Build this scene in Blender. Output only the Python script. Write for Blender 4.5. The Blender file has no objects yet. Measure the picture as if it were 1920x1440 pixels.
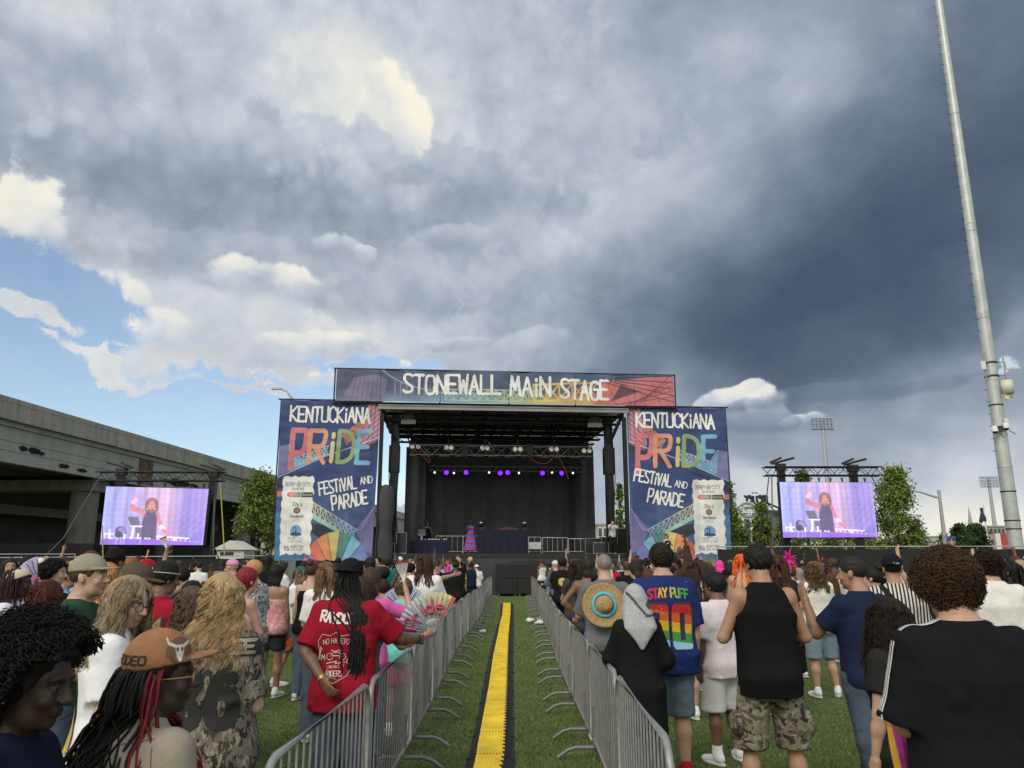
import bpy, bmesh, math, random
import numpy as np
from mathutils import Vector, Matrix
from mathutils.bvhtree import BVHTree
R = math.radians
rnd = random.Random(7)
scn = bpy.context.scene
COL = scn.collection

# ------------------------------------------------------------------ camera
CAMH, FPX, PITCH = 1.78, 1445.0, R(12.79)
cam = bpy.data.cameras.new('camera')
cam.sensor_fit = 'HORIZONTAL'; cam.sensor_width = 36.0
cam.lens = 36.0 * FPX / 1920.0
cam.clip_start = 0.05; cam.clip_end = 6000
camo = bpy.data.objects.new('camera', cam); COL.objects.link(camo)
camo.location = (0, 0, CAMH); camo.rotation_euler = (R(90) + PITCH, 0, 0)
scn.camera = camo
scn.render.engine = 'CYCLES'
scn.cycles.use_denoising = True
scn.cycles.max_bounces = 6
scn.cycles.diffuse_bounces = 3
scn.cycles.transparent_max_bounces = 8
scn.view_settings.view_transform = 'Standard'
scn.view_settings.look = 'None'
scn.view_settings.exposure = 0.0
scn.view_settings.gamma = 1.0

CP, SP = math.cos(PITCH), math.sin(PITCH)
def ray(px, py):
    """world direction (scaled so that its forward part is 1) through a point of the 1920x1440 photograph"""
    xc, yc = (px - 960) / FPX, (720 - py) / FPX
    return xc, CP - yc * SP, SP + yc * CP
def at(px, py, d):
    """world point seen at (px, py) at ground distance d"""
    x, y, z = ray(px, py)
    return Vector((x / y * d, d, CAMH + z / y * d))
def ground(px, py):
    x, y, z = ray(px, py)
    t = -CAMH / z
    return Vector((x * t, y * t, 0))

# ------------------------------------------------------------------ node helpers
class NT:
    def __init__(s, tree): s.t = tree; s.n = tree.nodes; s.l = tree.links
    def node(s, kind, **kw):
        n = s.n.new(kind)
        for k, v in kw.items(): setattr(n, k, v)
        return n
    def put(s, sock, v):
        if isinstance(v, bpy.types.NodeSocket): s.l.new(v, sock)
        elif v is not None: sock.default_value = v
    def m(s, op, a, b=None, c=None, clamp=False):
        n = s.n.new('ShaderNodeMath'); n.operation = op; n.use_clamp = clamp
        s.put(n.inputs[0], a); s.put(n.inputs[1], b)
        if c is not None: s.put(n.inputs[2], c)
        return n.outputs[0]
    def noise(s, vec, scale, detail=4, rough=.5, dist=0, dim='3D'):
        n = s.n.new('ShaderNodeTexNoise'); n.noise_dimensions = dim
        s.put(n.inputs['Vector'], vec); n.inputs['Scale'].default_value = scale
        n.inputs['Detail'].default_value = detail; n.inputs['Roughness'].default_value = rough
        n.inputs['Distortion'].default_value = dist
        return n
    def mix(s, fac, a, b, blend='MIX'):
        n = s.n.new('ShaderNodeMix'); n.data_type = 'RGBA'; n.blend_type = blend
        s.put(n.inputs['Factor'], fac); s.put(n.inputs['A'], a); s.put(n.inputs['B'], b)
        return n.outputs['Result']
    def ramp(s, fac, stops, interp='LINEAR'):
        n = s.n.new('ShaderNodeValToRGB'); cr = n.color_ramp; cr.interpolation = interp
        while len(cr.elements) < len(stops): cr.elements.new(.5)
        for e, (p, c) in zip(cr.elements, stops):
            e.position = p; e.color = tuple(c) + ((1,) if len(c) == 3 else ())
        s.put(n.inputs[0], fac)
        return n.outputs[0]
    def comb(s, x, y, z=0.0):
        n = s.n.new('ShaderNodeCombineXYZ')
        for i, v in enumerate((x, y, z)): s.put(n.inputs[i], v)
        return n.outputs[0]
    def sstep(s, v, lo, hi):
        n = s.n.new('ShaderNodeMapRange'); n.interpolation_type = 'SMOOTHSTEP'
        s.put(n.inputs['Value'], v); n.inputs['From Min'].default_value = lo; n.inputs['From Max'].default_value = hi
        return n.outputs['Result']
def lin(r, g, b):
    f = lambda c: (c / 255 / 12.92) if c <= 10 else ((c / 255 + .055) / 1.055) ** 2.4
    return (f(r), f(g), f(b))

# ------------------------------------------------------------------ sun and sky
SUN_EL, SUN_AZ = R(38), R(205)      # behind the camera, to its left; soft, through cloud
sun = bpy.data.lights.new('sun', 'SUN'); sun.energy = 1.5; sun.angle = R(24); sun.color = (1, .95, .87)
suno = bpy.data.objects.new('sun', sun); COL.objects.link(suno)
sd = Vector((math.sin(SUN_AZ) * math.cos(SUN_EL), math.cos(SUN_AZ) * math.cos(SUN_EL), math.sin(SUN_EL)))
suno.rotation_euler = (-sd).to_track_quat('-Z', 'Y').to_euler(); suno.location = sd * 50

world = bpy.data.worlds.new('World'); scn.world = world
world.use_nodes = True
def build_world():
    w = NT(world.node_tree); w.n.clear()
    tc = w.node('ShaderNodeTexCoord')
    sp = w.node('ShaderNodeSeparateXYZ'); w.l.new(tc.outputs['Generated'], sp.inputs[0])
    X, Y, Z = sp.outputs
    deg = 180 / math.pi
    az = w.m('MULTIPLY', w.m('ARCTAN2', X, Y), deg)
    el = w.m('MULTIPLY', w.m('ARCSINE', Z), deg)
    # stretched coordinates: clouds flatten towards the horizon
    P0 = w.comb(az, w.m('MULTIPLY', el, 1.6))
    def warp(P, scale, amp, detail=5):
        n = w.noise(P, scale, detail, .55)
        v = w.node('ShaderNodeVectorMath', operation='SUBTRACT'); w.l.new(n.outputs['Color'], v.inputs[0]); v.inputs[1].default_value = (.5, .5, .5)
        v2 = w.node('ShaderNodeVectorMath', operation='SCALE'); w.l.new(v.outputs[0], v2.inputs[0]); v2.inputs['Scale'].default_value = amp
        v3 = w.node('ShaderNodeVectorMath', operation='ADD'); w.put(v3.inputs[0], P); w.l.new(v2.outputs[0], v3.inputs[1])
        return v3.outputs[0]
    base = w.comb(az, el)
    Pw = warp(base, .10, 11.0, 2)         # slow bending of the big masses
    Pf = warp(warp(base, .12, 5.0, 2), .42, 3.6, 6)    # crisp ragged edges
    def split(P):
        s = w.node('ShaderNodeSeparateXYZ'); w.l.new(P, s.inputs[0]); return s.outputs[0], s.outputs[1]
    sw, sf = split(Pw), split(Pf)
    def rad(src, px, py, rx, ry, rot=0):
        x, y, z = ray(px, py)
        a0 = math.degrees(math.atan2(x, y)); e0 = math.degrees(math.atan2(z, math.hypot(x, y)))
        k = 180 / math.pi / FPX
        dx = w.m('SUBTRACT', src[0], a0); dy = w.m('SUBTRACT', src[1], e0)
        c, s_ = math.cos(R(rot)), math.sin(R(rot))
        u = w.m('MULTIPLY', w.m('ADD', w.m('MULTIPLY', dx, c), w.m('MULTIPLY', dy, s_)), 1 / (rx * k))
        v = w.m('MULTIPLY', w.m('SUBTRACT', w.m('MULTIPLY', dy, c), w.m('MULTIPLY', dx, s_)), 1 / (ry * k))
        return w.m('ADD', w.m('MULTIPLY', u, u), w.m('MULTIPLY', v, v))
    def soft(px, py, rx, ry, rot=0, src=None):
        return w.m('EXPONENT', w.m('MULTIPLY', rad(src or sw, px, py, rx, ry, rot), -1.0))
    def edge(px, py, rx, ry, rot=0, e=.30):
        return w.sstep(rad(sf, px, py, rx, ry, rot), 1 + e, 1 - e)
    def add(acc, v, k): return w.m('MULTIPLY_ADD', v, k, acc)
    # brightness of the cloud deck, 0 dark slate .. 1 sunlit white
    b = w.m('MULTIPLY_ADD', w.sstep(sw[0], 0.0, 30.0), -.25, .635)
    n1 = w.noise(P0, .055, 7, .56, .6).outputs[0]
    n2 = w.noise(P0, .22, 7, .58, .4).outputs[0]
    b = add(b, w.m('SUBTRACT', n1, .5), .30)
    b = add(b, w.m('SUBTRACT', n2, .5), .15)
    for px, py, rx, ry, rot, k in (
        (1560, 470, 520, 190, 22, -.20), (1330, 590, 330, 110, 12, -.17), (1700, 560, 430, 130, 12, -.16), (1880, 120, 260, 260, 0, -.10),
        (1230, 60, 260, 120, 0, -.03), (1150, 380, 260, 120, 10, .06), (1500, 170, 240, 90, 14, .07), (440, 400, 300, 60, -8, -.10), (800, 440, 260, 60, -8, -.08), (140, 250, 240, 60, -15, -.08), (330, 170, 170, 70, 0, -.06),
        (1000, 560, 240, 90, 0, -.04), (1450, 860, 230, 70, 0, -.13), (1640, 850, 260, 60, 4, -.06), (960, 130, 170, 200, 0, -.02),
        (1320, 190, 280, 110, 14, .13), (640, 120, 230, 110, -10, .10), (450, 270, 250, 60, 6, .12), (690, 320, 170, 60, 0, .10),
        (720, 190, 150, 110, -35, .14), (1740, 955, 380, 95, 0, .52), (1720, 810, 320, 60, 0, .17), (1480, 900, 160, 40, 0, .10), (1900, 680, 100, 40, 0, .12), (1600, 700, 260, 26, 6, -.05),
        (60, 520, 120, 60, 0, .05), (520, 540, 220, 70, 0, .12), (600, 640, 220, 60, 0, .12), (120, 90, 110, 60, 0, .16), (1000, 640, 260, 50, 0, .05)):
        b = add(b, soft(px, py, rx, ry, rot), k)
    # cumulus lobes, back to front: crisp cauliflower tops that darken towards a soft base
    nh = w.noise(warp(base, .5, 2.2, 3), .30, 9, .62, .5).outputs[0]
    def voro(scale):
        v = w.node('ShaderNodeTexVoronoi', feature='F1'); w.put(v.inputs['Vector'], warp(base, .6, 1.2, 4)); v.inputs['Scale'].default_value = scale; return v.outputs['Distance']
    bump = w.m('ADD', w.m('MULTIPLY', w.m('SUBTRACT', voro(.26), .45), .75), w.m('ADD', w.m('MULTIPLY', w.m('SUBTRACT', voro(.70), .45), .42), w.m('MULTIPLY', w.m('SUBTRACT', nh, .5), 1.7)))
    tex = w.m('ADD', w.m('MULTIPLY', w.m('SUBTRACT', nh, .5), .42), w.m('MULTIPLY', bump, -.10))
    b = w.m('ADD', b, w.m('MULTIPLY', tex, w.m('MULTIPLY_ADD', w.sstep(sw[0], 2.0, 18.0), -.75, 1.10)))
    se = split(warp(base, .16, 2.4, 3))
    def local(px, py, rx, ry, rot):
        x, y, z = ray(px, py); a0 = math.degrees(math.atan2(x, y)); e0 = math.degrees(math.atan2(z, math.hypot(x, y))); k = 180 / math.pi / FPX
        dx = w.m('SUBTRACT', se[0], a0); dy = w.m('SUBTRACT', se[1], e0); c, s_ = math.cos(R(rot)), math.sin(R(rot))
        return w.m('MULTIPLY', w.m('ADD', w.m('MULTIPLY', dx, c), w.m('MULTIPLY', dy, s_)), 1 / (rx * k)), w.m('MULTIPLY', w.m('SUBTRACT', w.m('MULTIPLY', dy, c), w.m('MULTIPLY', dx, s_)), 1 / (ry * k))
    for px, py, rx, ry, rot, bt, bb, al in (
        (120, 100, 150, 80, -10, .70, .52, .7), (130, 270, 230, 90, 0, .62, .44, .6), (700, 330, 260, 90, 0, .62, .46, .6), (490, 235, 46, 42, 0, .63, .54, .8), (430, 335, 300, 115, 4, .68, .43, .9), (880, 370, 230, 80, 0, .62, .47, .7), (650, 385, 190, 72, 0, .67, .45, .85),
        (1150, 250, 200, 90, 15, .60, .48, .5), (1340, 200, 170, 70, 20, .58, .46, .5), (20, 450, 92, 110, 0, .96, .66, .95), (230, 480, 100, 40, 0, .74, .54, .7), (420, 490, 200, 60, 0, .62, .48, .6), (640, 470, 64, 30, 0, .80, .52, .7), (850, 450, 74, 34, 0, .72, .50, .6), (690, 470, 26, 18, 0, .84, .6, .7),
        (215, 570, 60, 64, 0, .90, .60, .85), (500, 535, 120, 44, 0, .93, .58, .9), (740, 560, 170, 60, 0, .58, .44, .6), (280, 630, 76, 48, 0, .90, .62, .9), (560, 655, 150, 42, 6, .90, .58, .9), (420, 650, 110, 44, 0, .70, .56, .7), (660, 640, 54, 22, 0, .92, .66, .8), (855, 648, 66, 20, 0, .82, .58, .7), (985, 650, 80, 34, 24, .78, .58, .45), (765, 692, 54, 24, 0, 1.05, .8, .9), (625, 702, 40, 18, 0, .95, .7, .9),
        (740, 205, 90, 60, -46, 1.05, .80, .9), (1375, 752, 70, 26, 8, 1.0, .62, .8), (1440, 768, 44, 34, 0, .95, .5, .8), (1505, 793, 46, 14, 0, .95, .6, .8), (1400, 800, 110, 24, 0, .50, .34, .8), (1600, 735, 200, 20, 4, .34, .26, .5)):
        u, v = local(px, py, rx, ry, rot)
        rr = w.m('ADD', w.m('ADD', w.m('MULTIPLY', u, u), w.m('MULTIPLY', v, v)), w.m('MULTIPLY', bump, 1.15))
        mk = w.m('MULTIPLY', w.m('MULTIPLY', w.sstep(rr, 1.22, .70), w.sstep(v, -1.0, -.05)), al)
        sh = w.m('ADD', w.m('MULTIPLY_ADD', w.sstep(w.m('SUBTRACT', v, w.m('MULTIPLY', bump, .9)), -.55, .95), bt - bb, bb), tex)
        b = w.m('ADD', w.m('MULTIPLY', b, w.m('SUBTRACT', 1.0, mk)), w.m('MULTIPLY', sh, mk))
    # the sky behind and above the camera: unseen cloud, brightened to light the crowd
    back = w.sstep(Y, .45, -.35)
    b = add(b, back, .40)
    cloud = w.ramp(b, [(0.0, lin(74, 87, 108)), (.16, lin(90, 104, 124)), (.34, lin(118, 132, 150)), (.52, lin(160, 170, 184)), (.68, lin(194, 202, 212)),
                       (.82, lin(226, 227, 224)), (1.0, lin(250, 243, 226))])
    n3 = w.noise(P0, .5, 8, .6, .3).outputs[0]
    wob = w.m('MULTIPLY_ADD', w.m('SUBTRACT', n3, .5), .10, 1.0)
    cm = w.node('ShaderNodeVectorMath', operation='SCALE'); w.l.new(cloud, cm.inputs[0]); w.l.new(wob, cm.inputs['Scale'])
    # blue gaps with billowing edges
    gs = None
    for px, py, rx, ry, rot, k in ((60, 660, 190, 120, -30, 1.25), (300, 770, 330, 66, -6, 1.3), (120, 535, 130, 34, -6, 1.0), (120, 830, 420, 120, 0, 1.5), (700, 700, 130, 22, 0, .8), (1880, 700, 26, 9, 20, .6), (480, 880, 260, 90, 0, 1.3)):
        g = w.m('MULTIPLY', soft(px, py, rx, ry, rot, sf), k); gs = g if gs is None else w.m('ADD', gs, g)
    for px, py, rx, ry, rot, k in ((170, 668, 86, 22, -8, 1.5), (30, 572, 56, 18, -5, 1.5), (68, 603, 50, 9, 3, 1.1), (76, 631, 15, 7, 0, 1.0), (255, 703, 60, 9, 0, 1.0), (450, 738, 110, 14, -8, 1.2), (175, 745, 16, 5, 0, .9), (276, 746, 22, 5, 0, .9), (315, 765, 22, 5, 0, .8), (345, 758, 20, 7, 0, .8), (420, 690, 200, 20, -6, .5)):
        gs = w.m('SUBTRACT', gs, w.m('MULTIPLY', soft(px, py, rx, ry, rot, sf), k))
    g0 = gs
    gs = w.m('ADD', gs, w.m('MULTIPLY', w.m('ADD', w.m('MULTIPLY', bump, .75), w.m('MULTIPLY', w.sstep(w.noise(P0, .30, 8, .62, .4).outputs[0], .56, .70), -.8)), w.sstep(g0, .0, .35)))
    gap = w.m('MULTIPLY', w.sstep(gs, .14, .74), .90)
    gap = w.m('MULTIPLY', gap, w.m('SUBTRACT', 1.0, back))
    fringe = w.m('MULTIPLY', w.m('MULTIPLY', w.sstep(g0, .06, .45), w.sstep(gs, -.1, .34)), w.sstep(nh, .34, .60))
    cm2 = w.mix(w.m('MULTIPLY', fringe, .72), cm.outputs[0], lin(238, 236, 230) + (1,))
    low = soft(150, 690, 380, 120, 0, (az, el))
    cm3 = w.mix(w.m('MULTIPLY', low, .6), cm2, lin(232, 232, 230) + (1,))
    sky = w.node('ShaderNodeTexSky', sky_type='NISHITA'); sky.sun_disc = False
    sky.sun_elevation = SUN_EL; sky.sun_rotation = SUN_AZ
    sky.air_density = 1.0; sky.dust_density = .6; sky.ozone_density = 1.2
    b1 = w.node('ShaderNodeBackground'); w.l.new(sky.outputs[0], b1.inputs[0]); b1.inputs[1].default_value = .15
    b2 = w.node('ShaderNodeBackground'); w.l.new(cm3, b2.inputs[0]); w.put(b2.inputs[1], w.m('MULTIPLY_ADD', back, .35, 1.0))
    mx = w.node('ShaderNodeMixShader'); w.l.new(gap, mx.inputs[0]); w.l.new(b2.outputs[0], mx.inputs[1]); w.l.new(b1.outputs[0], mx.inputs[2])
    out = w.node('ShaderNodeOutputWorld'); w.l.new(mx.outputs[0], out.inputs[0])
build_world()

# ------------------------------------------------------------------ objects
def tag(o, label=None, cat=None, group=None, kind=None):
    if label: o['label'] = label
    if cat: o['category'] = cat
    if group: o['group'] = group
    if kind: o['kind'] = kind
    return o
def empty(name, loc=(0, 0, 0), rz=0, label=None, cat=None, group=None):
    o = bpy.data.objects.new(name, None); COL.objects.link(o)
    o.location = loc; o.rotation_euler = (0, 0, rz); o.empty_display_size = .2
    return tag(o, label, cat, group)
def mesh_np(name, V, Fc, smooth=True, col=None, colname='Col', mats=None):
    """numpy arrays -> mesh; Fc: (n,k) array or list of such arrays"""
    me = bpy.data.meshes.new(name)
    fs = [f for f in (Fc if isinstance(Fc, list) else [Fc]) if len(f)]
    V = np.asarray(V, np.float32)
    me.vertices.add(len(V)); me.vertices.foreach_set('co', V.ravel())
    nl = sum(f.size for f in fs); nf = sum(len(f) for f in fs)
    me.loops.add(nl); me.polygons.add(nf)
    me.loops.foreach_set('vertex_index', np.concatenate([np.asarray(f, np.int32).ravel() for f in fs]))
    st = np.cumsum(np.concatenate([[0]] + [np.full(len(f), f.shape[1]) for f in fs]))[:-1]
    me.polygons.foreach_set('loop_start', st.astype(np.int32))
    me.polygons.foreach_set('use_smooth', np.full(nf, smooth))
    if mats is not None: me.polygons.foreach_set('material_index', np.asarray(mats, np.int32))
    me.update(calc_edges=True)
    if col is not None:
        a = me.color_attributes.new(colname, 'FLOAT_COLOR', 'POINT')
        c = np.ones((len(V), 4), np.float32); c[:, :3] = col
        a.data.foreach_set('color', c.ravel())
    return me
def link(name, me, mat=None, parent=None, loc=None, color=None):
    o = bpy.data.objects.new(name, me); COL.objects.link(o)
    for m_ in (mat if isinstance(mat, (list, tuple)) else [mat]):
        if m_: me.materials.append(m_)
    if parent: o.parent = parent
    if loc is not None: o.location = loc
    if color is not None: o.color = tuple(color)[:3] + (1,)
    return o
class MB:
    def __init__(s): s.v = []; s.f = []; s.m = []; s.sm = []; s.cur = 0
    def face(s, pts, smooth=False):
        i = len(s.v); s.v += [tuple(p) for p in pts]; s.f.append(tuple(range(i, i + len(pts)))); s.m.append(s.cur); s.sm.append(smooth); return s
    def add(s, vs, fs, smooth=False):
        i = len(s.v); s.v += [tuple(p) for p in vs]
        for f in fs: s.f.append(tuple(i + k for k in f)); s.m.append(s.cur); s.sm.append(smooth)
        return s
    def box(s, c, d, rz=0, M=None):
        x, y, z = (k / 2 for k in d); vs = []
        for a in (-1, 1):
            for b in (-1, 1):
                for e in (-1, 1):
                    p = Vector((a * x, b * y, e * z))
                    if M is not None: p = M @ p
                    if rz: p = Matrix.Rotation(rz, 3, 'Z') @ p
                    vs.append(p + Vector(c))
        return s.add(vs, [(0, 1, 3, 2), (4, 6, 7, 5), (0, 4, 5, 1), (2, 3, 7, 6), (0, 2, 6, 4), (1, 5, 7, 3)])
    def bx(s, x0, x1, y0, y1, z0, z1): return s.box(((x0 + x1) / 2, (y0 + y1) / 2, (z0 + z1) / 2), (abs(x1 - x0), abs(y1 - y0), abs(z1 - z0)))
    def tube(s, path, r, n=6, caps=True, smooth=True):
        path = [Vector(p) for p in path]; rs = r if isinstance(r, (list, tuple)) else [r] * len(path)
        rings = []; up = None
        for i, p in enumerate(path):
            t = (path[min(i + 1, len(path) - 1)] - path[max(i - 1, 0)])
            if t.length < 1e-9: t = Vector((0, 0, 1))
            t.normalize()
            if up is None: up = Vector((0, 0, 1)) if abs(t.z) < .9 else Vector((0, 1, 0))
            a = t.cross(up)
            if a.length < 1e-4: up = Vector((1, 0, 0)); a = t.cross(up)
            a.normalize(); b = t.cross(a).normalized(); up = -b if False else up
            rings.append([p + (a * math.cos(k * 2 * math.pi / n) + b * math.sin(k * 2 * math.pi / n)) * rs[i] for k in range(n)])
        vs = [q for g in rings for q in g]; fs = []
        for i in range(len(rings) - 1):
            for k in range(n):
                k2 = (k + 1) % n; fs.append((i * n + k, i * n + k2, (i + 1) * n + k2, (i + 1) * n + k))
        s.add(vs, fs, smooth)
        if caps:
            s.face([q for q in reversed(rings[0])]); s.face(rings[-1])
        return s
    def lathe(s, prof, c=(0, 0, 0), n=16, smooth=True):
        vs = []; fs = []
        for r, z in prof:
            for k in range(n):
                a = k * 2 * math.pi / n; vs.append((c[0] + r * math.cos(a), c[1] + r * math.sin(a), c[2] + z))
        for i in range(len(prof) - 1):
            for k in range(n):
                k2 = (k + 1) % n; fs.append((i * n + k, i * n + k2, (i + 1) * n + k2, (i + 1) * n + k))
        return s.add(vs, fs, smooth)
    def ball(s, c, r, n=10, sc=(1, 1, 1)):
        prof = [(max(1e-4, math.sin(math.pi * i / n)), -math.cos(math.pi * i / n)) for i in range(n + 1)]
        k = len(s.v); s.lathe(prof, (0, 0, 0), n + 2)
        for i in range(k, len(s.v)):
            x, y, z = s.v[i]; s.v[i] = (c[0] + x * r * sc[0], c[1] + y * r * sc[1], c[2] + z * r * sc[2])
        return s
    def truss(s, a, b, size=.3, r=.025, rd=.012, step=None, flat=False):
        a, b = Vector(a), Vector(b); t = (b - a); L = t.length; t.normalize()
        up = Vector((0, 0, 1)) if abs(t.z) < .9 else Vector((0, 1, 0)); sd_ = t.cross(up).normalized(); up = sd_.cross(t)
        h = size / 2; cs = [(-h, -h), (h, -h), (h, h), (-h, h)]
        C4 = [[a + sd_ * u + up * v, b + sd_ * u + up * v] for u, v in cs]
        for c in C4: s.tube(c, r, 5)
        n = max(2, round(L / (step or size)))
        for q in range(4):
            c0, c1 = C4[q], C4[(q + 1) % 4]
            for i in range(n):
                p = (c0 if i % 2 == 0 else c1)[0] + t * (L * i / n); p2 = (c1 if i % 2 == 0 else c0)[0] + t * (L * (i + 1) / n)
                s.tube([p, p2], rd, 4, caps=False)
        return s
    def build(s, name, mat=None, parent=None, loc=None, color=None):
        me = bpy.data.meshes.new(name); me.from_pydata(s.v, [], s.f)
        me.polygons.foreach_set('material_index', s.m); me.polygons.foreach_set('use_smooth', s.sm); me.update()
        return link(name, me, mat, parent, loc, color)

# ------------------------------------------------------------------ materials
_M = {}
def mat(name, color=(.5, .5, .5), rough=.6, metal=0, var=.15, vscale=6, bump=0, bscale=40, objcol=False, attr=None, emit=0, spec=None, detail=5, stretch=None, coord='Object', rvar=0, sheen=0):
    if name in _M: return _M[name]
    m = bpy.data.materials.new(name); m.use_nodes = True; t = NT(m.node_tree)
    bs = t.n['Principled BSDF']; tc = t.node('ShaderNodeTexCoord'); vec = tc.outputs[coord]
    if stretch:
        mp = t.node('ShaderNodeMapping'); t.l.new(vec, mp.inputs[0]); mp.inputs['Scale'].default_value = stretch; vec = mp.outputs[0]
    c = tuple(color) + (1,)
    if objcol: c = t.node('ShaderNodeObjectInfo').outputs['Color']
    if attr:
        a = t.node('ShaderNodeAttribute', attribute_name=attr).outputs['Color']
        c = t.mix(1.0, c, a, 'MULTIPLY') if objcol else a
    nz = t.noise(vec, vscale, detail, .6)
    if var:
        lo, hi = 1 - var, 1 + var
        g = t.ramp(nz.outputs[0], [(.25, (lo, lo, lo)), (.75, (hi, hi, hi))])
        c = t.mix(1.0, c, g, 'MULTIPLY')
    t.put(bs.inputs['Base Color'], c)
    bs.inputs['Roughness'].default_value = rough; bs.inputs['Metallic'].default_value = metal
    if rvar: t.put(bs.inputs['Roughness'], t.m('MULTIPLY_ADD', nz.outputs[0], rvar, rough - rvar / 2))
    if spec is not None: bs.inputs['Specular IOR Level'].default_value = spec
    if sheen: bs.inputs['Sheen Weight'].default_value = sheen
    if emit:
        t.put(bs.inputs['Emission Color'], c); bs.inputs['Emission Strength'].default_value = emit
    if bump:
        b = t.node('ShaderNodeBump'); b.inputs['Strength'].default_value = 1; b.inputs['Distance'].default_value = bump
        t.l.new(t.noise(vec, bscale, 4, .6).outputs[0], b.inputs['Height']); t.l.new(b.outputs[0], bs.inputs['Normal'])
    _M[name] = m
    return m
# ------------------------------------------------------------------ brush lettering and printed artwork
GL = {'A': '00 3a 60;14 54', 'B': '00 0a;~0a 3a 5a 58 56 35 05;~05 35 65 63 60 30 00', 'C': '~68 5a 2a 08 02 20 50 62', 'D': '00 0a;~0a 3a 68 62 30 00', 'E': '6a 0a 00 60;05 55', 'F': '6a 0a 00;05 55',
      'G': '~69 5a 2a 08 02 20 50 62 65;65 35', 'H': '00 0a;60 6a;05 65', 'I': '10 1a', 'J': '~4a 42 30 10 02', 'K': '00 0a;6a 05 60', 'L': '0a 00 60', 'M': '00 1a 33 5a 60', 'N': '00 0a 60 6a',
      'O': '~3a 1a 08 02 10 30 50 62 68 5a 3a', 'P': '00 0a;~0a 4a 6a 67 54 04', 'Q': '~3a 1a 08 02 10 30 50 62 68 5a 3a;43 70', 'R': '00 0a;~0a 4a 6a 67 55 05;25 60', 'S': '~69 4a 1a 08 16 44 63 61 40 10 01',
      'T': '0a 6a;3a 30', 'U': '~0a 05 00 30 60 65 6a', 'V': '0a 30 6a', 'W': '0a 10 37 50 6a', 'X': '00 6a;0a 60', 'Y': '0a 35 6a;35 30', 'Z': '0a 6a 00 60', '!': '10 17;19 1a',
      'i': '10 16;18 19', 'e': '04 54 ;~54 56 26 04 02 20 50', 't': '~29 22 20 50;06 46', 'o': '~26 04 02 20 40 52 54 36 26', 's': '~55 26 05 23 51 20 01', 'd': '~54 26 04 02 20 51;5a 50', 'r': '00 06;~04 26 45',
      'l': '10 1a', 'u': '~06 02 20 51 56;56 50', 'g': '~54 26 04 02 20 51;~56 50 4d 1d', 'm': '00 06;~04 26 36 34 30;~34 56 66 64 60', 'j': '~36 31 1d 0d;38 39', 'n': '00 06;~04 26 46 44 40', 'a': '~54 26 04 02 20 51;56 50',
      'h': '00 0a;~04 26 46 44 40', 'c': '~55 26 04 02 20 51', 'k': '00 0a;46 02 50', 'w': '06 10 34 50 66', "'": '1a 18', '+': '05 65;38 32', '8': '~35 17 08 1a 3a 5a 68 57 35 13 02 10 30 50 62 53 35', '0': '~3a 1a 08 02 10 30 50 62 68 5a 3a',
      '6': '~59 3a 18 04 01 20 50 63 56 26 05', '1': '18 3a 30', '.': '10 11', '-': '15 55', '4': '50 5a 03 63', '*': '00 6a;0a 60;05 65'}
NARROW = {'I': 2, 'i': 2, 'l': 2, '!': 2, "'": 2, '.': 2, 'j': 4, 't': 5, '1': 4}
def _hx(c): return 13 - 16 if c == 'd' else int(c, 16)
def _chaikin(p, n=2):
    p = [np.array(q, float) for q in p]
    for _ in range(n):
        o = [p[0]]
        for a, b in zip(p[:-1], p[1:]): o += [a * .75 + b * .25, a * .25 + b * .75]
        o.append(p[-1]); p = o
    return p
def strokes(text, gap=1.7):
    """polylines of a text with cap height 10; returns (list, width)"""
    out = []; x = 0
    for ch in text:
        if ch == ' ': x += 4.5; continue
        for st in GL.get(ch, '').split(';'):
            if not st: continue
            sm = st.startswith('~'); pts = [(_hx(q[0]) + x, _hx(q[1])) for q in st.lstrip('~').split()]
            out.append(_chaikin(pts) if sm else [np.array(q, float) for q in pts])
        x += NARROW.get(ch, 6) + gap
    return out, x - gap
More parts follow.
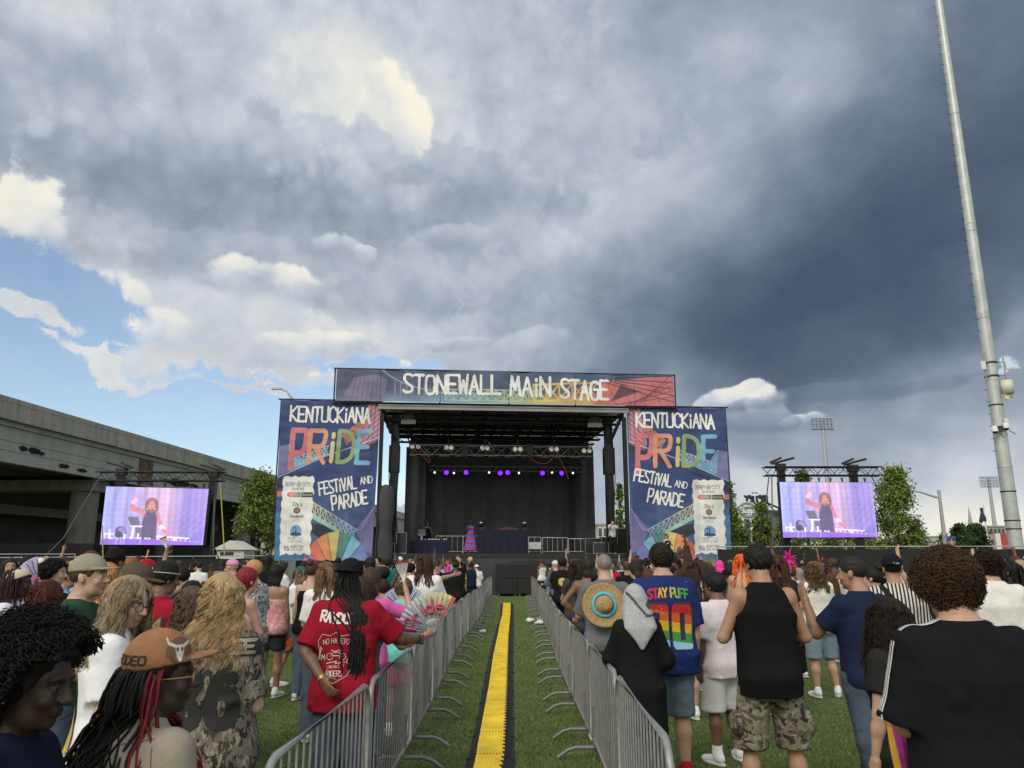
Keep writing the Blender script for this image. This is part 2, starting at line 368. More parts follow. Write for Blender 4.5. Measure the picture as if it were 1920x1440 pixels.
class Raster:
    """a printed sheet w x h metres, painted at n px per metre (origin bottom left)"""
    def __init__(s, w, h, n, bg=(1, 1, 1), alpha=1.0):
        s.w, s.h, s.n = w, h, n; s.nx, s.ny = int(round(w * n)) + 1, int(round(h * n)) + 1
        s.c = np.ones((s.nx, s.ny, 3), np.float32) * np.array(bg, np.float32); s.a = np.full((s.nx, s.ny), alpha, np.float32)
        s.x = np.linspace(0, w, s.nx)[:, None]; s.y = np.linspace(0, h, s.ny)[None, :]
    def _box(s, x0, x1, y0, y1):
        i0, i1 = max(0, int(x0 * s.n) - 1), min(s.nx, int(x1 * s.n) + 3); j0, j1 = max(0, int(y0 * s.n) - 1), min(s.ny, int(y1 * s.n) + 3)
        return slice(i0, i1), slice(j0, j1)
    def blend(s, sl, m, col):
        m = np.clip(m, 0, 1)
        if callable(col): col = col(s.x[sl[0]], s.y[:, sl[1]])
        s.c[sl] = s.c[sl] * (1 - m[..., None]) + np.asarray(col, np.float32) * m[..., None]
        s.a[sl] = np.maximum(s.a[sl], m)
    def poly(s, pts, col, k=1.0):
        p = np.array(pts, float); sl = s._box(p[:, 0].min(), p[:, 0].max(), p[:, 1].min(), p[:, 1].max())
        if sl[0].start >= sl[0].stop or sl[1].start >= sl[1].stop: return
        acc = 0
        for ox, oy in ((-.25, -.25), (.25, -.25), (-.25, .25), (.25, .25)):
            X = s.x[sl[0]] + ox / s.n; Y = s.y[:, sl[1]] + oy / s.n; ins = np.zeros((X.shape[0], Y.shape[1]), bool)
            for (xa, ya), (xb, yb) in zip(p, np.roll(p, -1, 0)):
                if ya == yb: continue
                t = (Y - ya) / (yb - ya); ins ^= ((ya > Y) != (yb > Y)) & (X < xa + t * (xb - xa))
            acc = acc + ins
        s.blend(sl, acc / 4.0 * k, col)
    def line(s, pts, th, col, k=1.0):
        p = np.array(pts, float); sl = s._box(p[:, 0].min() - th, p[:, 0].max() + th, p[:, 1].min() - th, p[:, 1].max() + th)
        if sl[0].start >= sl[0].stop or sl[1].start >= sl[1].stop: return
        X = s.x[sl[0]]; Y = s.y[:, sl[1]]; D = np.full((X.shape[0], Y.shape[1]), 1e9)
        for (xa, ya), (xb, yb) in zip(p[:-1], p[1:]):
            dx, dy = xb - xa, yb - ya; L = dx * dx + dy * dy + 1e-12
            t = np.clip(((X - xa) * dx + (Y - ya) * dy) / L, 0, 1); D = np.minimum(D, np.hypot(X - xa - t * dx, Y - ya - t * dy))
        s.blend(sl, ((th / 2 - D) * s.n + .5) * k, col)
    def disc(s, cx, cy, rx, ry, col, k=1.0, rot=0):
        t = np.linspace(0, 2 * math.pi, 40)[:-1]; c, q = math.cos(rot), math.sin(rot)
        s.poly(np.stack([cx + rx * np.cos(t) * c - ry * np.sin(t) * q, cy + rx * np.cos(t) * q + ry * np.sin(t) * c], 1), col, k)
    def rect(s, x0, y0, x1, y1, col, k=1.0): s.poly([(x0, y0), (x1, y0), (x1, y1), (x0, y1)], col, k)
    def text(s, t, x, y, h, w=None, th=.16, col=(1, 1, 1), rot=0, shear=0, jit=0, gap=1.7, center=False, colf=None, arc=0):
        st, W = strokes(t, gap); kx = (w / W) if w else h / 10; ky = h / 10
        if center: x -= kx * W / 2 * math.cos(rot); y -= kx * W / 2 * math.sin(rot)
        c, q = math.cos(rot), math.sin(rot)
        for pl in st:
            P = []
            cx = np.mean([p[0] for p in pl]); jy = math.sin(cx * 2.3) * jit
            for a, b in pl:
                u, v = a * kx + (b * ky) * shear, b * ky + jy * h
                if arc: v += arc * (1 - (2 * a / W - 1) ** 2)
                P.append((x + u * c - v * q, y + u * q + v * c))
            s.line(P, th * h, colf(cx / W) if colf else col)
    def grid(s, fn, name, amask=None, flip=False):
        """mesh of the painted part; fn(x, y) arrays -> (n,3) points"""
        idx = np.arange(s.nx * s.ny).reshape(s.nx, s.ny)
        q = np.stack([idx[:-1, :-1], idx[1:, :-1], idx[1:, 1:], idx[:-1, 1:]], -1).reshape(-1, 4)
        if amask is not None:
            ok = (s.a > amask).ravel(); q = q[ok[q].all(1)]
        X, Y = np.broadcast_arrays(s.x, s.y)
        used = np.unique(q); mp = np.full(s.nx * s.ny, -1); mp[used] = np.arange(len(used)); q = mp[q]
        V = fn(X.ravel()[used], Y.ravel()[used]); C = s.c.reshape(-1, 3)[used]
        good = np.isfinite(V).all(1)
        if not good.all():
            q = q[good[q].all(1)]; u2 = np.unique(q); mp = np.full(len(V), -1); mp[u2] = np.arange(len(u2)); q = mp[q]; V, C = V[u2], C[u2]
        if flip: q = q[:, ::-1]
        return mesh_np(name, V, q, True, C)
# ------------------------------------------------------------------ ground, grass
def ground_material():
    m = bpy.data.materials.new('lawn'); m.use_nodes = True; t = NT(m.node_tree); bs = t.n['Principled BSDF']
    p = t.node('ShaderNodeTexCoord').outputs['Object']
    big = t.noise(p, .35, 4, .6).outputs[0]; mid = t.noise(p, 3.0, 5, .65).outputs[0]; fine = t.noise(p, 60, 5, .7).outputs[0]
    c = t.ramp(t.m('ADD', t.m('MULTIPLY', mid, .55), t.m('MULTIPLY', fine, .45)), [(.3, (.078, .108, .036)), (.5, (.125, .172, .055)), (.68, (.18, .215, .085))])
    c = t.mix(t.m('MULTIPLY', t.sstep(big, .52, .75), .6), c, (.17, .165, .075, 1)); c = t.mix(t.m('MULTIPLY', t.sstep(t.noise(p, .9, 5, .7).outputs[0], .60, .72), .55), c, (.15, .115, .07, 1))
    vo = t.node('ShaderNodeTexVoronoi'); t.l.new(p, vo.inputs['Vector']); vo.inputs['Scale'].default_value = 26
    patch = t.sstep(t.noise(p, 1.1, 3, .6).outputs[0], .53, .62)
    dot = t.m('MULTIPLY', t.sstep(vo.outputs['Distance'], .16, .08), patch)
    c = t.mix(dot, c, (.42, .43, .34, 1))
    t.l.new(c, bs.inputs['Base Color']); bs.inputs['Roughness'].default_value = .9; bs.inputs['Specular IOR Level'].default_value = .15
    b = t.node('ShaderNodeBump'); b.inputs['Distance'].default_value = .03; t.l.new(fine, b.inputs['Height']); t.l.new(b.outputs[0], bs.inputs['Normal'])
    return m
tag(MB().face([(-1500, -300, 0), (1500, -300, 0), (1500, 3000, 0), (-1500, 3000, 0)]).build('ground', ground_material()), kind='structure')
def grass():
    rs = np.random.RandomState(3); n = 170000
    y = 5.2 + 24 * rs.rand(n) ** 2.0; x = (rs.rand(n) - .5) * (2.2 + y * .62)
    keep = (np.abs(x) < y * .55 + .6); x, y = x[keep], y[keep]; n = len(x)
    h = (.012 + .022 * rs.rand(n)) * (1 + .3 * (y > 14)); a = rs.rand(n) * 6.283; w = .0022 + .0022 * rs.rand(n) + y * .00020; l = h * (.3 + .9 * rs.rand(n)); b = rs.rand(n) * 6.283
    P = np.zeros((n, 3, 3), np.float32)
    P[:, 0] = np.stack([x - np.cos(a) * w, y - np.sin(a) * w, np.zeros(n)], 1); P[:, 1] = np.stack([x + np.cos(a) * w, y + np.sin(a) * w, np.zeros(n)], 1)
    P[:, 2] = np.stack([x + np.cos(b) * l, y + np.sin(b) * l, h], 1)
    t = rs.rand(n, 1); dry = (rs.rand(n, 1) < .12)
    c = np.array([.132, .190, .058]) * (.55 + .8 * t) * (1 - dry) + dry * np.array([.14, .13, .055]) * (.6 + .6 * t)
    me = mesh_np('grass', P.reshape(-1, 3), np.arange(3 * n).reshape(n, 3), False, np.repeat(c, 3, 0))
    tag(link('grass', me, mat('blades', attr='Col', rough=.75, var=0, spec=.25)), kind='stuff')
grass()
# ------------------------------------------------------------------ cable ramp
def cable_ramp():
    rows = [(1475, 883, 936, 858, 965), (1440, 891, 944, 869, 965), (1424, 893.5, 946, 876, 965), (1373, 902.5, 948, 889, 964.5), (1299, 916, 951, 903, 963.8), (1235, 925, 953, 916, 963), (1197, 933, 954.5, 925, 963.2), (1171.6, 937.6, 956.8, 932.8, 963.8), (1155, 942, 958, 937.5, 963.5), (1127, 943.7, 958.4, 940, 962)]
    pts = []
    for py, a, b, c, d in rows:
        g = [ground(q, py) for q in (c, a, b, d)]; pts.append((g[0].y, [q.x for q in g]))
    Y = np.array([p[0] for p in pts]); Q = np.array([p[1] for p in pts])
    cx = lambda y, k: float(np.interp(y, Y, Q[:, k]))
    t = empty('cable_ramp', (0, 0, 0), 0, 'long yellow and black cable ramp running up the grass lane to the stage', 'cable ramp')
    yel = mat('ramp_yellow', (.90, .65, .020), .5, var=.26, vscale=3.5, bump=.001, bscale=120, rvar=.3)
    blk = mat('ramp_black', (.018, .018, .02), .75, var=.3, vscale=9, bump=.002, bscale=60)
    y = 6.6; k = 0; L = .91
    while y < 31.5:
        y0, y1 = y + .012, y + L - .012; lid = MB(); base = MB(); N = 12; rib = MB()
        for i in range(N):
            ya, yb = y0 + (y1 - y0) * i / N, y0 + (y1 - y0) * (i + 1) / N
            A = [cx(ya, q) for q in range(4)]; B = [cx(yb, q) for q in range(4)]; z = .068
            lid.face([(A[1], ya, z), (A[2], ya, z), (B[2], yb, z), (B[1], yb, z)], True)
            lid.face([(A[1], ya, .03), (A[1], ya, z), (B[1], yb, z), (B[1], yb, .03)]); lid.face([(A[2], ya, z), (A[2], ya, .03), (B[2], yb, .03), (B[2], yb, z)])
            for (u0, u1) in ((.06, .12), (.18, .24), (.30, .36), (.42, .48), (.54, .60), (.66, .72), (.78, .84), (.90, .95)):   # raised tread
                if i in (3, 8) and .25 < u0 < .7: continue
                f = lambda S, u: S[1] + (S[2] - S[1]) * u
                yc0, yc1 = ya + .006, yb - .006
                lid.face([(f(A, u0), yc0, z + .006), (f(A, u1), yc0, z + .006), (f(B, u1), yc1, z + .006), (f(B, u0), yc1, z + .006)])
                lid.face([(f(A, u0), yc0, z), (f(A, u1), yc0, z), (f(A, u1), yc0, z + .006), (f(A, u0), yc0, z + .006)])
                lid.face([(f(A, u0), yc0, z), (f(A, u0), yc0, z + .006), (f(B, u0), yc1, z + .006), (f(B, u0), yc1, z)])
                lid.face([(f(A, u1), yc0, z + .006), (f(A, u1), yc0, z), (f(B, u1), yc1, z), (f(B, u1), yc1, z + .006)])
            for s, (o, e) in ((-1, (0, 1)), (1, (3, 2))):
                prof = [(0, .004), (.35, .024), (.36, .018), (.70, .046), (.71, .040), (1, .063)]
                for (u0, z0), (u1, z1) in zip(prof[:-1], prof[1:]):
                    g = lambda S, u: S[o] + (S[e] - S[o]) * u - (.0 if u < 1 else s * -.001)
                    q = [(g(A, u0), ya, z0), (g(A, u1), ya, z1), (g(B, u1), yb, z1), (g(B, u0), yb, z0)]
                    base.face(q if s < 0 else q[::-1])
            if i % 2 == 0:   # black hinge teeth biting into the lid on its right edge
                base.bx(A[2] - .022, A[2] + .004, ya + .01, ya + .05, .03, .0765)
        for ye in (y0, y1):
            S = [cx(ye, q) for q in range(4)]; base.bx(S[0], S[3], ye - .004, ye + .004, .001, .03)
        lid.build('lid', yel, t); base.build('base', blk, t); y += L
cable_ramp()
# ------------------------------------------------------------------ crowd barriers
steel = mat('galvanised', (.29, .295, .295), .5, .40, var=.25, vscale=14, rvar=.3, bump=.0006, bscale=90)
def barrier_mesh(L=2.1, H=.98):
    f = MB(); r = .019; c = .16; z0 = .17
    f.tube([(0, 0, z0), (0, 0, H - c), (0, .012, H - c * .6), (0, .05, H - .045), (0, .10, H - .012), (0, c, H), (0, L - c, H), (0, L - .10, H - .012), (0, L - .05, H - .045), (0, L - .012, H - c * .6), (0, L, H - c), (0, L, z0), (0, 0, z0)], r, 8)
    b = MB(); n = 17
    for i in range(1, n + 1):
        y = L * i / (n + 1); b.tube([(0, y, z0), (0, y, H - .005)], .0068, 5, caps=False)
    ft = MB()
    ft.tube([(-.34, 0, .02), (-.24, 0, .085), (-.17, 0, .105), (.17, 0, .105), (.24, 0, .085), (.34, 0, .02)], .018, 7); ft.tube([(0, 0, .105), (0, 0, .45)], .021, 7)
    return f, b, ft
def barriers():
    f, b, ft = barrier_mesh(); L = 2.1
    proto = empty('crowd_barrier'); f.build('frame', steel, proto); b.build('bars', steel, proto)
    for y in (.36, L - .36): ft.build('foot', mat('foot_steel', (.19, .195, .195), .55, .4, var=.25, vscale=14), proto, (0, y, 0))
    used = False
    def place(x, y, rz, label):
        nonlocal used
        if not used: o = proto; used = True
        else:
            o = proto.copy(); COL.objects.link(o)
            for ch in proto.children:
                c = ch.copy(); COL.objects.link(c); c.parent = o
        o.location = (x, y, 0); o.rotation_euler = (0, 0, rz); tag(o, label, 'barrier', 'steel barriers lining the grass lane'); return o
    words = ['first', 'second', 'third', 'fourth', 'fifth', 'sixth', 'seventh', 'eighth', 'ninth', 'tenth', 'eleventh', 'twelfth', 'thirteenth', 'fourteenth', 'fifteenth', 'sixteenth']
    near = {0: 'beside the red slogan shirt', 1: 'where the aqua shirted person leans', }
    for side, y, off in ((-1, 3.32, 0), (1, 3.68, 0)):
        for i in range(16):
            x = (-.985 + .05 * math.sin(i * .8) if side < 0 else .70 + .013 * (y - 3.7) * .6 + .03 * math.sin(i * 1.1))
            x2 = (-.985 + .05 * math.sin((i + 1) * .8) if side < 0 else .70 + .013 * (y + L - 3.7) * .6 + .03 * math.sin((i + 1) * 1.1))
            place(x, y, math.atan2(-(x2 - x), L), '%s steel barrier of the row on the %s side of the ramp' % (words[i], 'steel pole' if side > 0 else 'overpass')); y += L + .06
barriers()
# ------------------------------------------------------------------ stage
TH, SD = R(5), 40.0
SO = at(945, 1050, SD); SO.z = 0
SM = Matrix.Translation(SO) @ Matrix.Rotation(TH, 4, 'Z')
def S(x, y, z=0): return SM @ Vector((x, y, z))
def sloc(px, py, yl=0.0):
    x, y, z = ray(px, py); nx, ny = -math.sin(TH), math.cos(TH)
    ox, oy = SO.x + nx * yl, SO.y + ny * yl; t = (ox * nx + oy * ny) / (x * nx + y * ny)
    X, Y = x * t - SO.x, y * t - SO.y
    return X * math.cos(TH) + Y * math.sin(TH), CAMH + z * t
def sthing(name, x, y, z, label, cat, group=None, rz=0): return empty(name, S(x, y, z), TH + rz, label, cat, group)
black = mat('stage_black', (.012, .012, .014), .55, var=.3); blacksteel = mat('black_steel', (.016, .016, .018), .4, .5, var=.3)
alu = mat('aluminium', (.45, .46, .48), .35, .9, var=.2); curtainm = mat('curtain', (.044, .045, .050), .9, var=.25, vscale=1.2, bump=.006, bscale=5, sheen=.1)
roofm = mat('roof_underside', (.45, .45, .50), .32, .85, var=.25, vscale=5, bump=.01, bscale=6)
navy = mat('navy_cloth', (.010, .010, .032), .9, var=.2, bump=.004, bscale=5)
DK = 2.05
def stage():
    st = sthing('stage', 0, 0, 0, 'large black mobile concert stage with arched roof and open front', 'stage')
    MB().bx(-6.3, 6.3, 0, 8.4, DK - .2, DK).build('deck', black, st)
    m = MB(); m.bx(-6.3, 6.3, .03, .1, .01, DK - .2); m.build('front_skirt', curtainm, st)
    # roof shell: panels rising from front to back, trusses under it
    m = MB(); m.bx(-6.55, 6.55, -.5, 8.6, 9.45, 9.6); m.build('roof', black, st)
    m = MB(); m.bx(-6.55, 6.55, -.56, -.5, 9.30, 9.62); m.bx(-6.5, 6.5, -.6, -.565, 9.47, 9.53); m.build('roof_edge', mat('roof_trim', (.26, .26, .27), .5, .4), st)
    m = MB()
    for i in range(6): m.face([(-6.3 + i * 2.1, .1, 9.42), (-6.3 + i * 2.1 + 2.0, .1, 9.42), (-6.3 + i * 2.1 + 2.0, 8.2, 9.42), (-6.3 + i * 2.1, 8.2, 9.42)][::-1])
    m.build('roof_lining', roofm, st)
    for y in (.5, 2.3, 4.1, 6.0, 7.9): MB().truss((-6.3, y, 9.05), (6.3, y, 9.05), .42, .04, .022, .8).build('roof_truss', blacksteel, st)
    for x in (-5.2, -3.1, -1.0, 1.1, 3.2, 5.3): MB().truss((x, .2, 9.0), (x, 8.1, 9.0), .26, .025, .015, .6).build('rafter', blacksteel, st)
    for x in (-5.72, 5.72):
        m = MB(); m.bx(x - .2, x + .2, .7, 1.1, DK, 9.2); m.bx(x - .3, x + .3, .6, 1.2, DK, DK + .5); m.bx(x - .28, x + .28, .62, 1.18, 6.2, 7.6)
        m.tube([(x * .985, .6, 9.2), (x * .95, .55, 7.2), (x * .97, .5, 4.2), (x * .93, .5, DK)], .03, 5); m.tube([(x * 1.02, .6, 9.2), (x * 1.04, .5, 6), (x * 1.0, .55, DK)], .025, 5)
        m.build('mast', blacksteel, st)
        MB().bx(x * 1.11 - .10, x * 1.11 + .10, -.35, -.15, .02, 9.1).build('mast', blacksteel, st)
        MB().bx(x * .93 - .09, x * .93 + .09, 6.9, 7.1, DK, 8.4).build('mast', blacksteel, st)
        m = MB(); s = 1 if x > 0 else -1
        m.tube([(x * 1.1, -.2, 9.3), (x * 1.0, .4, 7.9)], .09, 6); m.tube([(x * 1.13, .3, 9.3), (x * .98, 1.6, 7.7)], .05, 6); m.build('knee_brace', blacksteel, st)
    # curtain: pleated back wall and wrapped sides
    def pleat(x0, x1, y, z0, z1, amp, name, seed):
        rs = np.random.RandomState(seed); nx, nz = int((x1 - x0) * 26), 24
        xs = np.linspace(x0, x1, nx); zs = np.linspace(z0, z1, nz); X, Z = np.meshgrid(xs, zs, indexing='ij')
        ph = rs.rand(6) * 6.28
        D = amp * (np.sin(X * 5.1 + ph[0] + .25 * np.sin(Z * .8)) * .5 + np.sin(X * 9.7 + ph[1] + .3 * np.sin(Z * 1.1 + ph[2])) * .35 + np.sin(X * 2.1 + Z * .35 + ph[3]) * .6)
        V = np.stack([X, y + D, Z], -1).reshape(-1, 3); idx = np.arange(nx * nz).reshape(nx, nz)
        q = np.stack([idx[:-1, :-1], idx[1:, :-1], idx[1:, 1:], idx[:-1, 1:]], -1).reshape(-1, 4)
        link(name, mesh_np(name, V, q), curtainm, st)
    pleat(-4.4, 5.3, 7.2, DK, 7.1, .13, 'back_curtain', 1)
    pleat(-5.3, -4.2, 6.6, DK, 8.3, .16, 'side_curtain', 2); pleat(4.9, 6.0, 6.6, DK, 8.3, .16, 'side_curtain', 3)
    MB().bx(-5.2, 5.9, 7.5, 7.56, 6.9, 9.0).build('valance', curtainm, st)
    return st
stage()
def hung(name, x, y, z, label, cat, group=None): return sthing(name, x, y, z, label, cat, group)
# lighting trusses and lamps
t = hung('lighting_truss', 0, 2.6, 7.62, 'long aluminium box truss with lamps hanging across the stage opening', 'truss')
MB().truss((-5.0, 0, 0), (5.1, 0, 0), .55, .035, .018, .6).build('front_chords', mat('truss_steel', (.30, .30, .31), .35, .9, var=.3), t)
for x in (-2.0, 1.6): MB().bx(x - .18, x + .18, -.33, .33, -.36, .36).build('joint', blacksteel, t)
t = hung('rear_truss', 0, 6.3, 7.05, 'thin black rear truss carrying the purple stage lights', 'truss')
MB().truss((-4.0, 0, 0), (5.4, 0, 0), .28, .018, .01, .35).build('chords', mat('truss_steel'), t)
purple = mat('purple_lamp', (.17, .015, .75), .4, var=0, emit=2.2); white_l = mat('white_lamp', (.85, .9, 1), .4, var=0, emit=2.2); warm_l = mat('warm_lamp', (.62, .60, .50), .3, var=.15, emit=.35)
pl = [(837, 886), (874, 886), (938, 887), (952, 886), (1017, 887), (1053, 887)]
nm = ['first', 'second', 'third', 'fourth', 'fifth', 'sixth', 'seventh', 'eighth']
for i, (px, py) in enumerate(pl):
    x, z = sloc(px, py, 6.1); o = hung('wash_light', x, 6.1, z, 'purple glowing wash light, %s of six purple lamps on the rear truss' % nm[i], 'stage light', 'purple lamps on the rear truss')
    m = MB(); m.lathe([(.02, .26), (.17, .22), (.2, .02), (.19, .0)], n=14); b = m.build('housing', black, o); b.rotation_euler = (R(-100), 0, R(18 if i % 2 else -14))
    m = MB(); m.lathe([(.001, .0), (.135, .0), (.145, .012)], n=16); b = m.build('lens', purple, o); b.rotation_euler = (R(-100), 0, R(18 if i % 2 else -14)); b.location = (0, -.02, -.0)
    MB().bx(-.02, .02, .05, .1, 0, .6 - (z - 6.6)).build('clamp', black, o)
for i, px in enumerate((815, 851, 917, 973, 1035, 1074)):
    x, z = sloc(px, 886 + (i % 2), 6.2); o = hung('spot_light', x, 6.2, z, 'small white spot light, %s of six white lamps between the purple ones' % nm[i], 'stage light', 'white lamps on the rear truss')
    MB().bx(-.12, .12, .0, .22, -.12, .14).build('housing', black, o); MB().ball((0, -.02, 0), .055, 8).build('lens', white_l, o)
bl = [(773, 784, 837), (837, 846, 839), (904.5, 914, 840), (966, 975.5, 842), (1034, 1043.6, 842), (1095, 1105, 845)]
for i, (pa, pb, py) in enumerate(bl):
    xa, z = sloc(pa, py, 2.4); xb, _ = sloc(pb, py, 2.4); xm = (xa + xb) / 2
    o = hung('blinder', xm, 2.4, z, 'black twin blinder lamp, %s of six below the front truss' % nm[i], 'stage light', 'twin blinders on the front truss')
    MB().bx(-.34, .34, .03, .25, -.2, .18).build('housing', black, o)
    for xx in (xa, xb):
        m = MB(); m.lathe([(.001, 0), (.115, 0), (.125, .02)], n=14); b = m.build('lamp', warm_l, o); b.rotation_euler = (R(90), 0, 0); b.location = (xx - xm, .02, 0)
    MB().bx(-.03, .03, .1, .16, .18, .5).build('bracket', black, o)
for i in range(11):
    x = -4.5 + i * .92; o = hung('par_can', x, 2.6, 7.5, 'black par can inside the front truss, number %s from the stage mast' % (nm + ['ninth', 'tenth', 'eleventh'])[i], 'stage light', 'par cans inside the front truss')
    m = MB(); m.lathe([(.05, .2), (.13, .05), (.14, -.2), (.11, -.2)], n=10); m.build('can', black, o)
    MB().ball((.02, -.1, .14), .035, 6).build('glint_knob', alu, o)
for i, px in enumerate((766, 1115)):
    x, z = sloc(px, 791 + 6 * i, .3); o = hung('strobe_bar', x, .3, z, 'grey strobe bar hanging under the %s end of the stage roof' % ('screen-side overpass', 'big steel pole')[i], 'stage light')
    MB().bx(-.38, .38, -.12, .12, -.12, .1).build('body', mat('grey_box', (.16, .17, .18), .5), o); MB().bx(-.25, .25, -.04, .04, .1, 9.3 - z).build('hanger', blacksteel, o)
wire = mat('cable_red', (.35, .04, .06), .5, var=.1); wirep = mat('cable_violet', (.32, .18, .55), .5, var=.1); wireb = mat('cable_black', (.012, .012, .012), .6)
def cable(pts, yl, r, m, label):
    P = [Vector((*[sloc(a, b, yl)[0]], yl, sloc(a, b, yl)[1])) for a, b in pts]
    Q = [np.array(p) for p in P]; Q = _chaikin(Q, 2)
    o = MB().tube([SM @ Vector(q) for q in Q], r, 5).build('cable', m); tag(o, label, 'cable')
cable([(786, 842), (795, 850), (806, 860), (808, 868), (802, 866), (790, 850), (783, 842)], 2.4, .018, wire, 'red cable loop dangling under the overpass end of the front truss')
cable([(788, 838), (792, 846), (800, 850), (804, 856)], 2.3, .018, wirep, 'short violet cable dangling beside the red loop')
cable([(915, 828), (920, 834), (925, 842), (927, 845)], 2.3, .018, wirep, 'short violet cable hanging at the middle of the front truss')
cable([(982, 842), (995, 862), (1016, 871), (1032, 866), (1038, 852), (1038, 840), (1050, 862), (1060, 880), (1066, 898)], 2.3, .016, wire, 'long red cable swagged below the front truss')
# ------------------------------------------------------------------ printed banners
CR, PK, OR, YE, GR, TE, BL, PU, NV, DKG = (lin(222, 222, 220), lin(196, 92, 104), lin(205, 126, 88), lin(200, 178, 104), lin(122, 150, 92), lin(74, 128, 128), lin(84, 136, 178), lin(118, 108, 158), lin(46, 61, 108), lin(44, 50, 62))
_g = lambda c, k=.16: tuple(v * (1 - k) + k * sum(c) / 3 for v in c)
PK, OR, YE, GR, TE, BL, PU = (_g(c) for c in (PK, OR, YE, GR, TE, BL, PU))
def rainbow(t):
    cs = [lin(200, 116, 128), lin(208, 146, 120), lin(206, 188, 132), lin(134, 160, 120), lin(112, 166, 194)]; t = min(max(t, 0), .999) * 4; i = int(t); f = t - i
    return tuple(a * (1 - f) + b * f for a, b in zip(cs[i], cs[i + 1]))
def bridge_art(r, x0, y0, x1, y1, h, c0, c1, flip=1, n=9, th=.05):
    """lattice girder between two points, deck below"""
    a = np.array((x0, y0)); b = np.array((x1, y1)); up = np.array((0, h))
    for i in range(n):
        f0, f1 = i / n, (i + 1) / n; p, q = a + (b - a) * f0, a + (b - a) * f1
        c = tuple(np.array(c0) * (1 - f0) + np.array(c1) * f0)
        r.line([p, q], th, c); r.line([p + up, q + up], th, c); r.line([p, q + up], th * .7, c); r.line([p + up, q], th * .7, c); r.line([p, p + up], th * .8, c)
def wing_art(mirror=False):
    W, H = 5.15, 8.0; r = Raster(W, H, 52, NV)
    top, mid, low = np.array(lin(54, 68, 114)), np.array(lin(48, 68, 118)), np.array(lin(84, 112, 150))
    def bg(x, y):
        t = np.clip(y / H, 0, 1) + 0 * x; t3 = t[..., None]
        return np.where(t3 > .5, mid + (top - mid) * (t3 - .5) * 2, low + (mid - low) * t3 * 2)
    r.rect(0, 0, W, H, bg)
    # pink and orange suspension tower in the upper corner
    r.poly([(5.15, 8), (4.55, 8), (4.2, 6.0), (4.35, 5.5), (5.15, 6.0)], lin(186, 132, 150))
    for k in range(7): r.line([(4.3 + .05 * k, 5.6 + .3 * k), (5.15, 6.3 + .27 * k)], .035, lin(92, 70, 96))
    for k in range(4): r.line([(4.5 + .2 * k, 7.9), (4.3 + .25 * k, 5.7)], .03, lin(88, 66, 92))
    r.poly([(3.2, 6.2), (4.4, 7.2), (4.5, 6.9), (3.5, 5.7)], OR, .8)
    for k in range(5): r.line([(3.2 + .2 * k, 6.1 + .2 * k), (3.6 + .16 * k, 5.8 + .28 * k)], .03, DKG)
    # dark road band running up to the corner
    r.poly([(0, 4.05), (0, 3.4), (1.2, 4.2), (2.9, 5.15), (5.15, 6.1), (5.15, 5.3), (4.9, 4.9), (5.15, 0), (3.7, 0), (3.9, 4.6)], NV, .55)
    r.poly([(0, 3.95), (0, 3.45), (2.6, 4.9), (5.15, 5.95), (5.15, 5.55)], DKG, .9); r.line([(0, 4.05), (2.6, 5.2), (5.15, 6.1)], .03, CR, .8)
    r.poly([(0, 5.6), (.5, 5.7), (.62, 4.4), (.0, 4.1)], lin(112, 112, 156)); r.line([(.5, 5.7), (1.0, 4.95), (2.3, 5.0)], .04, lin(150, 170, 200)); r.poly([(.5, 5.6), (1.0, 4.9), (2.6, 5.2), (1.0, 4.5), (.6, 4.4)], lin(120, 158, 190), .9)
    bridge_art(r, .85, 4.62, 2.55, 5.25, .42, lin(160, 190, 215), lin(170, 200, 190), n=8, th=.045)
    r.rect(0, 3.1, .3, 3.35, lin(206, 108, 112)); r.poly([(0, 0), (0, 2.3), (1.2, 2.2), (1.2, 0)], lin(74, 118, 160))
    # lower bridge sweeping down
    r.poly([(1.5, 1.9), (2.5, 1.7), (3.5, 1.2), (4.5, .55), (5.0, .0), (4.2, 0), (3.2, .65), (1.6, 1.5)], DKG)
    r.poly([(4.2, 1.5), (5.1, 2.6), (5.15, 0.3), (4.6, .5)], lin(120, 112, 160), .8)
    for k in range(6): r.line([(4.3 + .14 * k, 1.5 + .18 * k), (4.3 + .14 * k, 1.0)], .025, lin(74, 78, 120))
    r.line([(4.0, 1.4), (4.5, 1.55), (5.1, 2.6)], .04, lin(150, 140, 190))
    bridge_art(r, 1.75, 2.35, 4.25, .95, .55, lin(200, 190, 130), lin(120, 160, 200), n=9, th=.06)
    r.poly([(1.75, 2.35), (4.25, .95), (4.4, .78), (1.75, 2.1)], lin(150, 190, 176))
    # sunburst
    cols = [lin(196, 120, 148), lin(206, 110, 86), lin(212, 138, 92), lin(206, 186, 112), lin(84, 134, 130), lin(126, 176, 200), lin(106, 124, 178), lin(136, 132, 178)]
    ang = np.linspace(165, 6, 9); cx, cy = 3.25, -.75
    arc = lambda a: (min(cx + 1.85 * math.cos(R(a)), 5.1), cy + 2.15 * math.sin(R(a)))
    for i in range(8):
        a0, a1 = ang[i], ang[i + 1]; r.poly([(cx, cy), arc(a0), arc((a0 + a1) / 2), arc(a1)], cols[i]); r.line([(cx, cy), arc(a1)], .075, lin(62, 84, 118))
    if mirror: r.c = r.c[::-1].copy()
    ox_ = 5.15 - 2.16 if mirror else 0
